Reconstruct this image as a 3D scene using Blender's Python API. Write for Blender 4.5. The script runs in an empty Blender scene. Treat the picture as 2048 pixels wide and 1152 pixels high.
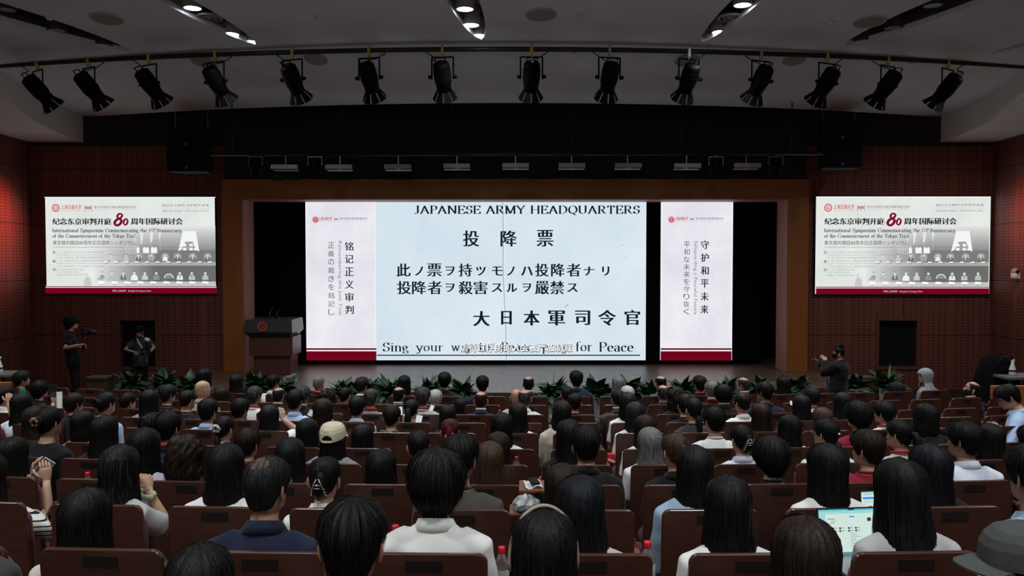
import bpy, bmesh, math, random
import numpy as np
from mathutils import Vector, Matrix, Euler

random.seed(7)
SC = bpy.context.scene
COL = SC.collection
R = math.radians

# ---------------------------------------------------------------- camera
FPX = 1650.0                      # focal length in pixels of the 2048 px frame
EYE = Vector((0.0, 0.0, 2.78))
PITCH = math.atan(51.0 / FPX)
cam_data = bpy.data.cameras.new('camera')
cam = bpy.data.objects.new('camera', cam_data)
COL.objects.link(cam)
cam.location = EYE
cam.rotation_euler = (math.pi / 2 - PITCH, 0, 0)
cam_data.sensor_width = 36.0
cam_data.lens = 36.0 * FPX / 2048.0
cam_data.clip_start = 0.05
cam_data.clip_end = 120
SC.camera = cam

# ---------------------------------------------------------------- world, exposure
W = bpy.data.worlds.new('world')
SC.world = W
W.use_nodes = True
W.node_tree.nodes['Background'].inputs[0].default_value = (0.0, 0.0, 0.0, 1)
W.node_tree.nodes['Background'].inputs[1].default_value = 0.0
SC.view_settings.view_transform = 'Standard'
SC.view_settings.look = 'None'
SC.view_settings.exposure = 0.0
SC.view_settings.gamma = 1.0
SC.view_settings.use_curve_mapping = False

# ---------------------------------------------------------------- lights of the room
def spot(name, loc, aim, energy, angle, color=(1, 1, 1), radius=0.12, blend=1.0):
    l = bpy.data.lights.new(name, 'SPOT')
    l.energy = energy; l.color = color; l.spot_size = R(angle); l.spot_blend = blend
    l.shadow_soft_size = radius
    o = bpy.data.objects.new(name, l)
    COL.objects.link(o)
    o.location = loc
    o.rotation_euler = (Vector(aim) - Vector(loc)).to_track_quat('-Z', 'Y').to_euler()
    return o

# dimmed house downlights over the seats (ceiling slots behind the picture's top edge)
HOUSE = []
for hx in (-6.6, -2.2, 2.2, 6.6):
    for hy, pw in ((-1.6, 560), (1.8, 560), (5.4, 540), (8.8, 780)):
        HOUSE.append((hx, hy))
        spot('house_downlight_beam', (hx, hy, 7.0), (hx, hy + 0.9, 0), pw, 104, (0.93, 0.98, 1.0), 0.22)
for hx in (-6.6, -2.2, 2.2, 6.6):
    HOUSE.append((hx, 11.3))
    spot('house_downlight_beam', (hx, 11.3, 6.74), (hx, 11.1, 0), 620, 92, (0.96, 0.98, 1.0), 0.22)
# added unseen fill behind the camera: spots bounced off the back wall
for hx in (-7.5, -2.5, 2.5, 7.5):
    spot('rear_bounce_fill', (hx, -3.6, 6.6), (hx, -6.0, 3.2), 1250, 110, (1.0, 0.97, 0.93), 0.25)
# red wall washers on both side walls, just outside the picture
for sx, pw in ((-1, 300), (1, 120)):
    spot('wall_washer_beam', (sx * 8.9, 16.45, 4.1), (sx * 10.4, 16.5, 3.55), pw, 84, (1.0, 0.15, 0.085), 0.12)


def ray(px, py):
    d = Vector(((px - 1024.0) / FPX, (576.0 - py) / FPX, -1.0))
    d.rotate(Euler((math.pi / 2 - PITCH, 0, 0)))
    return d

def at(px, py, Y):
    """the place in the hall, Y metres ahead, that the photo shows at px, py"""
    d = ray(px, py)
    return EYE + d * (Y / d.y)

# ---------------------------------------------------------------- helpers
def lin(c):
    c = c / 255.0
    return c / 12.92 if c <= 0.04045 else ((c + 0.055) / 1.055) ** 2.4

def rgb(r, g, b):
    return (lin(r), lin(g), lin(b), 1.0)

MATS = {}
def mat(name, color, rough=0.6, spec=0.3, metal=0.0, noise=0.0, nscale=8.0, bump=0.0, bscale=60.0, emit=None, estr=1.0, stretch=(1, 1, 1), trans=0.0, sheen=0.0, coat=0.0):
    if name in MATS:
        return MATS[name]
    m = bpy.data.materials.new(name)
    m.use_nodes = True
    nt = m.node_tree; N = nt.nodes; L = nt.links
    b = N['Principled BSDF']
    col = color if len(color) == 4 else (*color, 1)
    b.inputs['Base Color'].default_value = col
    b.inputs['Roughness'].default_value = rough
    b.inputs['Specular IOR Level'].default_value = spec
    b.inputs['Metallic'].default_value = metal
    b.inputs['Transmission Weight'].default_value = trans
    b.inputs['Sheen Weight'].default_value = sheen
    b.inputs['Coat Weight'].default_value = coat
    if emit is not None:
        b.inputs['Emission Color'].default_value = emit if len(emit) == 4 else (*emit, 1)
        b.inputs['Emission Strength'].default_value = estr
    if noise or bump:
        tc = N.new('ShaderNodeTexCoord'); mp = N.new('ShaderNodeMapping')
        mp.inputs['Scale'].default_value = stretch
        L.new(tc.outputs['Object'], mp.inputs['Vector'])
    if noise:
        n = N.new('ShaderNodeTexNoise'); n.inputs['Scale'].default_value = nscale; n.inputs['Detail'].default_value = 5
        L.new(mp.outputs[0], n.inputs['Vector'])
        mr = N.new('ShaderNodeMapRange')
        mr.inputs['From Min'].default_value = 0.3; mr.inputs['From Max'].default_value = 0.7
        mr.inputs['To Min'].default_value = 1 - noise; mr.inputs['To Max'].default_value = 1 + noise
        L.new(n.outputs['Fac'], mr.inputs['Value'])
        mx = N.new('ShaderNodeMix'); mx.data_type = 'RGBA'; mx.blend_type = 'MULTIPLY'
        mx.inputs['Factor'].default_value = 1
        mx.inputs['A'].default_value = col
        L.new(mr.outputs[0], mx.inputs['B'])
        L.new(mx.outputs['Result'], b.inputs['Base Color'])
    if bump:
        n2 = N.new('ShaderNodeTexNoise'); n2.inputs['Scale'].default_value = bscale; n2.inputs['Detail'].default_value = 4
        L.new(mp.outputs[0], n2.inputs['Vector'])
        bp = N.new('ShaderNodeBump'); bp.inputs['Strength'].default_value = bump; bp.inputs['Distance'].default_value = 0.02
        L.new(n2.outputs['Fac'], bp.inputs['Height'])
        L.new(bp.outputs[0], b.inputs['Normal'])
    MATS[name] = m
    return m

class MB:
    """collects shapes for ONE mesh object"""
    def __init__(self):
        self.v = []; self.f = []; self.mi = []
    def add(self, vs, fs, mi=0):
        o = len(self.v)
        self.v.extend([tuple(p) for p in vs])
        self.f.extend([tuple(i + o for i in f) for f in fs])
        self.mi.extend([mi] * len(fs))
        return self
    def box(self, c, s, rot=None, mi=0):
        c = Vector(c); hx, hy, hz = s[0] / 2, s[1] / 2, s[2] / 2
        vs = [Vector((x, y, z)) for x in (-hx, hx) for y in (-hy, hy) for z in (-hz, hz)]
        if rot is not None:
            vs = [rot @ p for p in vs]
        vs = [p + c for p in vs]
        return self.add(vs, [(0, 1, 3, 2), (4, 6, 7, 5), (0, 4, 5, 1), (2, 3, 7, 6), (0, 2, 6, 4), (1, 5, 7, 3)], mi)
    def quad(self, a, b, c, d, mi=0):
        return self.add([a, b, c, d], [(0, 1, 2, 3)], mi)
    def tube(self, pts, rad, n=8, mi=0, cap=True, flat=1.0, up=None):
        pts = [Vector(p) for p in pts]
        rs = rad if isinstance(rad, (list, tuple)) else [rad] * len(pts)
        vs = []; fs = []
        prev = None
        for i, p in enumerate(pts):
            t = (pts[min(i + 1, len(pts) - 1)] - pts[max(i - 1, 0)]).normalized()
            if prev is None:
                u = Vector(up) if up is not None else (Vector((0, 0, 1)) if abs(t.z) < 0.9 else Vector((0, 1, 0)))
            else:
                u = prev
            a = t.cross(u)
            if a.length < 1e-6:
                a = t.cross(Vector((1, 0.3, 0.2)))
            a.normalize(); b2 = a.cross(t).normalized(); prev = b2
            for k in range(n):
                an = 2 * math.pi * k / n
                vs.append(p + a * (math.cos(an) * rs[i]) + b2 * (math.sin(an) * rs[i] * flat))
        for i in range(len(pts) - 1):
            for k in range(n):
                fs.append((i * n + k, i * n + (k + 1) % n, (i + 1) * n + (k + 1) % n, (i + 1) * n + k))
        if cap:
            fs.append(tuple(range(n - 1, -1, -1)))
            fs.append(tuple((len(pts) - 1) * n + k for k in range(n)))
        return self.add(vs, fs, mi)
    def lathe(self, prof, c=(0, 0, 0), n=20, mi=0, axis=None, cap=False):
        c = Vector(c); vs = []; fs = []
        q = Vector((0, 0, 1)).rotation_difference(Vector(axis).normalized()) if axis is not None else None
        for r, z in prof:
            for k in range(n):
                an = 2 * math.pi * k / n
                p = Vector((r * math.cos(an), r * math.sin(an), z))
                if q is not None:
                    p = q @ p
                vs.append(p + c)
        for i in range(len(prof) - 1):
            for k in range(n):
                fs.append((i * n + k, i * n + (k + 1) % n, (i + 1) * n + (k + 1) % n, (i + 1) * n + k))
        if cap and prof[0][0] > 1e-6:
            fs.append(tuple(range(n - 1, -1, -1)))
        if cap and prof[-1][0] > 1e-6:
            fs.append(tuple((len(prof) - 1) * n + k for k in range(n)))
        return self.add(vs, fs, mi)
    def ball(self, c, r, n=14, m=9, mi=0, rot=None):
        c = Vector(c); r = (r, r, r) if not isinstance(r, (tuple, list)) else r
        vs = []; fs = []
        for i in range(m + 1):
            ph = math.pi * i / m
            for k in range(n):
                th = 2 * math.pi * k / n
                p = Vector((r[0] * math.sin(ph) * math.cos(th), r[1] * math.sin(ph) * math.sin(th), r[2] * math.cos(ph)))
                if rot is not None:
                    p = rot @ p
                vs.append(c + p)
        for i in range(m):
            for k in range(n):
                fs.append((i * n + k, (i + 1) * n + k, (i + 1) * n + (k + 1) % n, i * n + (k + 1) % n))
        return self.add(vs, fs, mi)
    def mesh(self, name, smooth=False, angle=None):
        me = bpy.data.meshes.new(name)
        me.from_pydata(self.v, [], self.f)
        if self.mi and max(self.mi) > 0:
            me.polygons.foreach_set('material_index', self.mi)
        if smooth:
            me.polygons.foreach_set('use_smooth', [True] * len(me.polygons))
        me.validate()
        me.update()
        return me
    def build(self, name, m, parent=None, smooth=False, bevel=0.0, seg=2, weld=False):
        me = self.mesh(name, smooth)
        return put(name, me, m, parent, bevel, seg)

def put(name, me, m=None, parent=None, bevel=0.0, seg=2):
    if m is not None and len(me.materials) == 0:
        for x in (m if isinstance(m, (list, tuple)) else [m]):
            me.materials.append(x)
    o = bpy.data.objects.new(name, me)
    COL.objects.link(o)
    if parent is not None:
        o.parent = parent
    if bevel:
        md = o.modifiers.new('bevel', 'BEVEL'); md.width = bevel; md.segments = seg; md.limit_method = 'ANGLE'; md.angle_limit = R(40)
        md.harden_normals = False
    return o

def tag(o, label, cat, group=None, kind=None):
    if label: o['label'] = label
    if cat: o['category'] = cat
    if group: o['group'] = group
    if kind: o['kind'] = kind
    return o

def struct(o):
    o['kind'] = 'structure'
    return o

def thing(name, loc, label, cat, group=None, rotz=0.0):
    o = bpy.data.objects.new(name, None)
    COL.objects.link(o)
    o.empty_display_size = 0.05
    o.location = loc; o.rotation_euler = (0, 0, rotz)
    return tag(o, label, cat, group)

def evaluated_mesh(o, name):
    dg = bpy.context.evaluated_depsgraph_get()
    me = bpy.data.meshes.new_from_object(o.evaluated_get(dg))
    me.name = name
    return me

# ---------------------------------------------------------------- shared materials
M_ceil = mat('ceiling_paint', rgb(212, 220, 226), 0.85, 0.2, noise=0.05, nscale=1.2)
M_dark = mat('black_paint', (0.006, 0.006, 0.008), 0.6, 0.25)
M_blackcloth = mat('black_velvet', (0.004, 0.004, 0.005), 0.95, 0.05)
M_metal = mat('black_metal', (0.010, 0.010, 0.012), 0.42, 0.35)
M_steel = mat('steel', (0.45, 0.45, 0.46), 0.3, 0.5, 1.0)
M_yellow = mat('yellow_clamp_paint', (0.55, 0.42, 0.10), 0.45, 0.4)
M_white = mat('white_plastic', (0.75, 0.75, 0.74), 0.5, 0.3)
M_darkgrey = mat('slot_shade_grey', (0.05, 0.052, 0.055), 0.8, 0.2)  # shade of the unlit slots put into the colour

def panel_material():
    """perforated red-brown acoustic wood panels"""
    m = bpy.data.materials.new('perforated_wood_panel')
    m.use_nodes = True
    nt = m.node_tree; N = nt.nodes; L = nt.links
    b = N['Principled BSDF']
    b.inputs['Roughness'].default_value = 0.55
    b.inputs['Specular IOR Level'].default_value = 0.25
    tc = N.new('ShaderNodeTexCoord')
    sep = N.new('ShaderNodeSeparateXYZ'); L.new(tc.outputs['Object'], sep.inputs[0])
    ad = N.new('ShaderNodeMath'); ad.operation = 'ADD'
    L.new(sep.outputs['X'], ad.inputs[0]); L.new(sep.outputs['Y'], ad.inputs[1])
    cmb = N.new('ShaderNodeCombineXYZ')
    L.new(ad.outputs[0], cmb.inputs['X']); L.new(sep.outputs['Z'], cmb.inputs['Y'])
    def brick(w, h, mort, off):
        t = N.new('ShaderNodeTexBrick')
        t.inputs['Scale'].default_value = 1.0
        t.inputs['Brick Width'].default_value = w; t.inputs['Row Height'].default_value = h
        t.inputs['Mortar Size'].default_value = mort; t.inputs['Mortar Smooth'].default_value = 0.1
        t.offset = off
        t.inputs['Color1'].default_value = (1, 1, 1, 1); t.inputs['Color2'].default_value = (1, 1, 1, 1)
        t.inputs['Mortar'].default_value = (0, 0, 0, 1)
        L.new(cmb.outputs[0], t.inputs['Vector'])
        return t
    slots = brick(0.125, 0.062, 0.021, 0.0)
    strips = brick(0.56, 9.0, 0.055, 0.0)
    seams = brick(2.4, 1.2, 0.008, 0.0)
    wn = N.new('ShaderNodeTexNoise'); wn.inputs['Scale'].default_value = 2.0; wn.inputs['Detail'].default_value = 6
    mp = N.new('ShaderNodeMapping'); mp.inputs['Scale'].default_value = (6, 6, 0.7)
    L.new(tc.outputs['Object'], mp.inputs[0]); L.new(mp.outputs[0], wn.inputs['Vector'])
    wood = N.new('ShaderNodeMix'); wood.data_type = 'RGBA'
    wood.inputs['A'].default_value = (0.140, 0.043, 0.031, 1); wood.inputs['B'].default_value = (0.192, 0.062, 0.043, 1)
    L.new(wn.outputs['Fac'], wood.inputs['Factor'])
    mul = N.new('ShaderNodeMath'); mul.operation = 'MULTIPLY'
    L.new(slots.outputs['Color'], mul.inputs[0]); L.new(strips.outputs['Color'], mul.inputs[1])
    hole = N.new('ShaderNodeMix'); hole.data_type = 'RGBA'
    L.new(mul.outputs[0], hole.inputs['Factor'])
    L.new(wood.outputs['Result'], hole.inputs['A']); hole.inputs['B'].default_value = (0.062, 0.022, 0.016, 1)
    seam = N.new('ShaderNodeMix'); seam.data_type = 'RGBA'
    L.new(seams.outputs['Color'], seam.inputs['Factor'])
    seam.inputs['A'].default_value = (0.015, 0.006, 0.005, 1); L.new(hole.outputs['Result'], seam.inputs['B'])
    L.new(seam.outputs['Result'], b.inputs['Base Color'])
    return m
M_panel = panel_material()
M_pillar = mat('pillar_wood', (0.27, 0.092, 0.022), 0.5, 0.3, noise=0.12, nscale=2.5, stretch=(6, 6, 0.6))
M_jamb = mat('jamb_wood', (0.34, 0.15, 0.12), 0.5, 0.3, noise=0.1, nscale=2.5, stretch=(6, 6, 0.6))
# ================================================================ seat rows (measured), from the photo's bottom to the stage
CHAIR_H = 0.95
PITCHX = 0.58
ROWDEF = [  # name, distance of the chair backs, photo height of their tops, photo x of the seat gap right of the middle
    ('Z', 1.93, None, 1443.0), ('A', 2.857, 1110, 1345.0), ('B', 3.787, 1021, 1299.0), ('C', 4.72, 971, 1267.0),
    ('D', 5.65, 931, 1244.5), ('E', 6.58, 899, 1231.0), ('F', 7.5, 867, 1219.0), ('G', 8.44, 846.5, 1210.5),
    ('H', 9.37, 830, 1202.0), ('I', 10.3, 817, 1196.5), ('J', 11.2, 795.5, 1191.0)]
ROWS = {}
for nm, d, yt, gx in ROWDEF:
    z = at(1150, yt, d).z - CHAIR_H if yt else None
    ROWS[nm] = dict(d=d, floor=z, gap=at(gx, 800, d).x)
ROWS['Z']['floor'] = ROWS['A']['floor'] + 0.125
ROWS['I']['floor'] = 0.04
ROWS['J']['floor'] = 0.0
XC = 0.3
def rowY(d, X):
    return d + (X - XC) ** 2 / 60.0
def rowYaw(X):
    return math.atan((X - XC) / 30.0)

# ================================================================ the hall's shell
WALL_X = 10.4
FRONT_Y = 17.9
BACK_Y = -6.0
ROOF = 8.2

# raked floor: flat front floor and one curved step per row
def floor_mesh():
    b = MB()
    xs = np.linspace(-WALL_X, WALL_X, 41)
    names = [r[0] for r in ROWDEF]
    edges = [(FRONT_Y + 0.3, 0.0)]
    for nm in reversed(names):
        edges.append((ROWS[nm]['d'] - 0.15, ROWS[nm]['floor']))
    # edges[k] = far edge ... walk from the stage towards the camera
    prevY = None
    strips = []
    start = FRONT_Y + 0.3
    for i, nm in enumerate(reversed(names)):
        near = ROWS[nm]['d'] - 0.15
        strips.append((start, near, ROWS[nm]['floor'], i == 0))
        start = near
    z = ROWS['Z']['floor']
    for k in range(6):
        z += 0.125
        strips.append((start, start - 0.93 if k < 5 else BACK_Y, z, False)); start -= 0.93
    pz = None
    for far, near, z, first in strips:
        def Y(v, X, flat):
            return v if flat else rowY(v, X)
        far_flat = first; near_flat = near == BACK_Y
        for j in range(len(xs) - 1):
            x0, x1 = xs[j], xs[j + 1]
            a = (x0, Y(near, x0, near_flat), z); c = (x1, Y(near, x1, near_flat), z)
            e = (x1, Y(far, x1, far_flat), z); f = (x0, Y(far, x0, far_flat), z)
            b.quad(a, c, e, f)
            if pz is not None:
                b.quad((x0, f[1], pz), (x1, e[1], pz), e, f)
        pz = z
    return b
M_floor = mat('carpet_floor', (0.030, 0.016, 0.015), 0.9, 0.1, noise=0.2, nscale=30)
struct(floor_mesh().build('floor', M_floor))

# walls
b = MB(); b.box((-WALL_X - 0.1, (BACK_Y + FRONT_Y) / 2 + 0.5, ROOF / 2), (0.2, FRONT_Y - BACK_Y + 1.4, ROOF)); struct(b.build('wall_left', M_panel))
b = MB(); b.box((WALL_X + 0.1, (BACK_Y + FRONT_Y) / 2 + 0.5, ROOF / 2), (0.2, FRONT_Y - BACK_Y + 1.4, ROOF)); struct(b.build('wall_right', M_panel))
b = MB(); b.box((0, BACK_Y - 0.1, ROOF / 2), (2 * WALL_X + 0.4, 0.2, ROOF)); struct(b.build('wall_back', mat('rear_wall_bounce', (.55, .52, .48), .9, .1)))  # unseen wall, coloured pale so that it bounces the added fill forward

# front wall with the stage opening and two speaker niches
OPL = at(485, 560, 17.7).x; OPR = at(1577, 560, 17.7).x
OPT = at(1024, 397, 17.7).z
STAGE_Z = 0.42
niches = []
for (x0, x1, y0, y1) in ((240, 312, 641, 734), (1758, 1832, 641, 733)):
    p = at(x0, y0, FRONT_Y); q = at(x1, y1, FRONT_Y)
    niches.append((p.x, q.x, q.z, p.z))
def front_wall():
    b = MB()
    t = 0.3
    def blk(x0, x1, z0, z1):
        b.box(((x0 + x1) / 2, FRONT_Y + t / 2, (z0 + z1) / 2), (x1 - x0, t, z1 - z0))
    for side, (n0, n1, z0, z1) in zip((-1, 1), niches):
        a, c = (-WALL_X, OPL) if side < 0 else (OPR, WALL_X)
        blk(a, n0, 0, OPT); blk(n1, c, 0, OPT)
        blk(n0, n1, 0, z0); blk(n0, n1, z1, OPT)
    blk(-WALL_X, WALL_X, OPT, ROOF)
    return b
struct(front_wall().build('wall_front', M_panel))

# matt black zone of the front wall above the panels and over the opening
M_upper = mat('matt_black_wall', (.030, .028, .028), .9, .08)
zu = at(1024, 292, FRONT_Y).z
b = MB()
b.box((0, FRONT_Y - .011, (zu + ROOF) / 2), (2 * WALL_X, .02, ROOF - zu))
zh_ = at(1024, 358, 17.7).z
b.box(((at(445, 560, 17.7).x + at(1617, 560, 17.7).x) / 2, FRONT_Y - .011, (zu + zh_ - .1) / 2), (at(1617, 560, 17.7).x - at(445, 560, 17.7).x, .02, zu - zh_ + .1))
struct(b.build('wall_upper', M_upper))
# proscenium frame: pillars, header and deep jambs
PW = at(445, 560, 17.7).x
pl0, pl1 = at(445, 560, 17.7).x, OPL
pr0, pr1 = OPR, at(1617, 560, 17.7).x
ht = at(1024, 358, 17.7).z
for name, x0, x1 in (('pillar', pl0, pl1), ('pillar', pr0, pr1)):
    b = MB(); b.box(((x0 + x1) / 2, 17.7 + 0.099, (STAGE_Z + OPT) / 2), (x1 - x0, 0.196, OPT - STAGE_Z))
    struct(b.build(name, M_pillar, bevel=0.008))
b = MB(); b.box(((pl0 + pr1) / 2, 17.7 + 0.099, (OPT + ht) / 2), (pr1 - pl0, 0.196, ht - OPT)); struct(b.build('header_beam', M_pillar, bevel=0.008))
JD = 18.45
b = MB()
b.box((OPL - 0.02, (17.74 + JD) / 2, (STAGE_Z + OPT) / 2), (0.08, JD - 17.74, OPT - STAGE_Z))
b.box((OPR + 0.02, (17.74 + JD) / 2, (STAGE_Z + OPT) / 2), (0.08, JD - 17.74, OPT - STAGE_Z))
b.box(((OPL + OPR) / 2, (17.74 + JD) / 2, OPT + 0.02), (OPR - OPL, JD - 17.74, 0.08))
struct(b.build('trim_1', M_jamb))
# black stage house behind
b = MB()
b.box((0, 20.4, 2.6), (14.4, 0.1, 5.2)); b.box((-6.9, 19.5, 2.6), (0.1, 2.0, 5.2)); b.box((6.9, 19.5, 2.6), (0.1, 2.0, 5.2)); b.box((0, 19.5, 5.1), (14.4, 2.0, 0.1))
struct(b.build('wall_stage', M_blackcloth))

# stage platform with a gently curved front edge
def wood_floor_material():
    m = bpy.data.materials.new('stage_planks'); m.use_nodes = True
    nt = m.node_tree; N = nt.nodes; L = nt.links; b = N['Principled BSDF']
    tc = N.new('ShaderNodeTexCoord')
    mp = N.new('ShaderNodeMapping'); mp.inputs['Rotation'].default_value = (0, 0, R(90))
    L.new(tc.outputs['Object'], mp.inputs[0])
    t = N.new('ShaderNodeTexBrick'); t.inputs['Scale'].default_value = 1
    t.inputs['Brick Width'].default_value = 1.8; t.inputs['Row Height'].default_value = 0.14
    t.inputs['Mortar Size'].default_value = 0.004
    t.inputs['Color1'].default_value = (0.085, 0.048, 0.032, 1); t.inputs['Color2'].default_value = (0.120, 0.072, 0.050, 1)
    t.inputs['Mortar'].default_value = (0.012, 0.008, 0.006, 1)
    L.new(mp.outputs[0], t.inputs['Vector']); L.new(t.outputs['Color'], b.inputs['Base Color'])
    n = N.new('ShaderNodeTexNoise'); n.inputs['Scale'].default_value = 3; n.inputs['Detail'].default_value = 6
    mp2 = N.new('ShaderNodeMapping'); mp2.inputs['Scale'].default_value = (14, 1.2, 1)
    L.new(tc.outputs['Object'], mp2.inputs[0]); L.new(mp2.outputs[0], n.inputs['Vector'])
    mr = N.new('ShaderNodeMapRange'); mr.inputs['To Min'].default_value = 0.30; mr.inputs['To Max'].default_value = 0.46
    L.new(n.outputs['Fac'], mr.inputs['Value']); L.new(mr.outputs[0], b.inputs['Roughness'])
    b.inputs['Specular IOR Level'].default_value = 0.6
    return m
M_stage = wood_floor_material()
M_fascia = mat('stage_fascia_wood', (0.065, 0.030, 0.020), 0.5, 0.3, noise=0.1)
def stage():
    b = MB()
    xs = np.linspace(-6.6, 6.6, 45)
    fy = lambda x: 14.9 + x * x / 60.0
    for i in range(len(xs) - 1):
        a, c = xs[i], xs[i + 1]
        b.quad((a, fy(a), STAGE_Z), (c, fy(c), STAGE_Z), (c, 20.4, STAGE_Z), (a, 20.4, STAGE_Z), 0)
        b.quad((a, fy(a), 0), (c, fy(c), 0), (c, fy(c), STAGE_Z), (a, fy(a), STAGE_Z), 1)
    for s in (-6.6, 6.6):
        b.quad((s, fy(s), 0), (s, 20.4, 0), (s, 20.4, STAGE_Z), (s, fy(s), STAGE_Z), 1)
    return b
struct(stage().build('floor_stage', [M_stage, M_fascia]))

# ---------------------------------------------------------------- ceiling with lens-shaped light slots
CE_Y, CE_Z, CE_S = 14.3, at(1024, 99, 14.3).z, 0.105
def ceil_z(Y):
    return CE_Z + CE_S * (CE_Y - Y) if Y > 0 else CE_Z + CE_S * CE_Y
def on_ceiling(px, py):
    """where the line of sight meets the sloping ceiling"""
    d = ray(px, py)
    t = (CE_Z + CE_S * CE_Y - EYE.z) / (d.z + CE_S * d.y)
    return EYE + d * t
def lens_outline(tip, far, wl, wr, n=24):
    """two arcs from the tip to the far end, bulging wl to the left and wr to the right"""
    tip = Vector(tip[:2]); far = Vector(far[:2])
    ax = far - tip; nrm = Vector((-ax.y, ax.x)).normalized()
    pts = []
    for i in range(n):
        u = i / n
        pts.append(tip + ax * u + nrm * (wl * (4 * u * (1 - u)) ** .62))
    for i in range(n):
        u = 1 - i / n
        pts.append(tip + ax * u - nrm * (wr * (4 * u * (1 - u)) ** .62))
    return pts
t_mid = on_ceiling(963, 79); t_l = on_ceiling(512, 89); t_r = on_ceiling(1404, 84)
t_ol = on_ceiling(262, 104); t_or = on_ceiling(1690, 92); t_fr = on_ceiling(1975, 109)
SLOTS = [  # tip, far end, bulge towards -X, bulge towards +X
    (t_mid, t_mid + Vector((-0.42, -3.2, 0)), -0.25, -0.22),
    (t_l, t_l + Vector((-1.15, -3.2, 0)), -0.24, -0.24),
    (t_r, t_r + Vector((0.55, -3.2, 0)), -0.22, -0.22),
    (t_ol, t_ol + Vector((-2.7, -3.6, 0)), -0.30, -0.42),
    (t_or, t_or + Vector((2.0, -3.6, 0)), -0.42, -0.30),
    (t_fr, t_fr + Vector((2.0, -2.6, 0)), -0.16, -0.16)]
def ceiling():
    cu = bpy.data.curves.new('ceiling_outline', 'CURVE'); cu.dimensions = '2D'; cu.fill_mode = 'BOTH'; cu.extrude = 0.04
    outer = [(-WALL_X, BACK_Y)] + [(WALL_X, BACK_Y)]
    arc = [(x, CE_Y + x * x / 82.0) for x in np.linspace(WALL_X, -WALL_X, 41)]
    loops = [outer + arc] + [lens_outline(*s) for s in SLOTS]
    # straight long edges need cuts so that the slab can bend with the ceiling
    for lp in loops:
        sp = cu.splines.new('POLY'); sp.points.add(len(lp) - 1)
        for p, q in zip(sp.points, lp):
            p.co = (q[0], q[1], 0, 1)
        sp.use_cyclic_u = True
    o = bpy.data.objects.new('tmp', cu); COL.objects.link(o)
    me = evaluated_mesh(o, 'ceiling')
    bpy.data.objects.remove(o)
    bm = bmesh.new(); bm.from_mesh(me)
    for v in bm.verts:
        v.co.z += CE_Z + CE_S * (CE_Y - v.co.y) + 0.04
    bm.to_mesh(me); bm.free()
    me.materials.clear()
    return put('ceiling', me, M_ceil)
struct(ceiling())
M_slot = mat('lit_slot_grey', (.20, .215, .22), .8, .2)  # lighter grey for the slots whose lamps are on
for i_, s in enumerate(SLOTS):
    b = MB()
    lp = lens_outline(*s)
    n = len(lp)
    dark = i_ in (3, 4)  # unlit slots: shade painted in as darker walls and black caps
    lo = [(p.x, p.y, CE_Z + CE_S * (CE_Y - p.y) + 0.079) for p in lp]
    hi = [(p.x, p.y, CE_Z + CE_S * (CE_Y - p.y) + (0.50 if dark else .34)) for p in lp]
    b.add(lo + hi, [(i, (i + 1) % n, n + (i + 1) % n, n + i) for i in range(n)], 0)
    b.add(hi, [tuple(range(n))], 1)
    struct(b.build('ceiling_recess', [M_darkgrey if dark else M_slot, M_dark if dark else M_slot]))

# lower curved ceiling panel between the lighting pipe and the stage wall
PB_Z = at(1024, 206, 16.4).z
def low_panel():
    b = MB()
    xs = np.linspace(-WALL_X, WALL_X, 61)
    def p0(x): return (x, CE_Y + x * x / 82.0 + 0.005, CE_Z - CE_S * x * x / 82.0 + .004)
    def p1(x): return (x, min(16.4 + x * x / 53.6, FRONT_Y), PB_Z)
    m = 8
    for i in range(len(xs) - 1):
        for j in range(m):
            def P(x, u):
                a, c = Vector(p0(x)), Vector(p1(x))
                v = a.lerp(c, u); v.z -= 0.10 * 4 * u * (1 - u) * 0.35
                return v
            b.quad(P(xs[i], j / m), P(xs[i + 1], j / m), P(xs[i + 1], (j + 1) / m), P(xs[i], (j + 1) / m))
        a, c = Vector(p1(xs[i])), Vector(p1(xs[i + 1]))
        up = Vector((0, 0.0, 0.10)); bk = Vector((0, 0, 1.5))
        b.quad(a, c, c + bk, a + bk)
    return b
struct(low_panel().build('ceiling_stage', M_ceil, smooth=False))
b = MB(); b.box((0, (CE_Y + FRONT_Y) / 2 + 1.0, ROOF - 0.05), (2 * WALL_X, 9.0, 0.1)); struct(b.build('ceiling_void', M_dark))

# sloping soffits over the side walls: underside, and the shaded end towards the stage
M_soffit = mat('soffit_paint', rgb(212, 210, 208), 0.85, 0.2)
for s in (-1, 1):
    zw = at(60, 285, FRONT_Y).z
    b = MB()
    prof = [(6.0, -9.9, 1.62), (11.0, -9.75, 1.42), (13.6, -9.6, 1.0), (15.2, -9.5, .58), (16.4, -9.43, .19), (17.2, -9.34, .07), (FRONT_Y - .002, -9.24, 0.0)]
    for i in range(len(prof) - 1):
        (y0, x0, u0), (y1, x1, u1) = prof[i], prof[i + 1]
        wl0, wl1 = zw + .25 * u0, zw + .25 * u1
        b.quad((-s * WALL_X, y0, wl0), (-s * WALL_X, y1, wl1), (s * x1, y1, zw + u1), (s * x0, y0, zw + u0))
        b.quad((s * x0, y0, zw + u0), (s * x1, y1, zw + u1), (s * x1, y1, zw + 1.9), (s * x0, y0, zw + 1.9))
    struct(b.build('ceiling_soffit_left' if s > 0 else 'ceiling_soffit_right', M_soffit))
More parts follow.
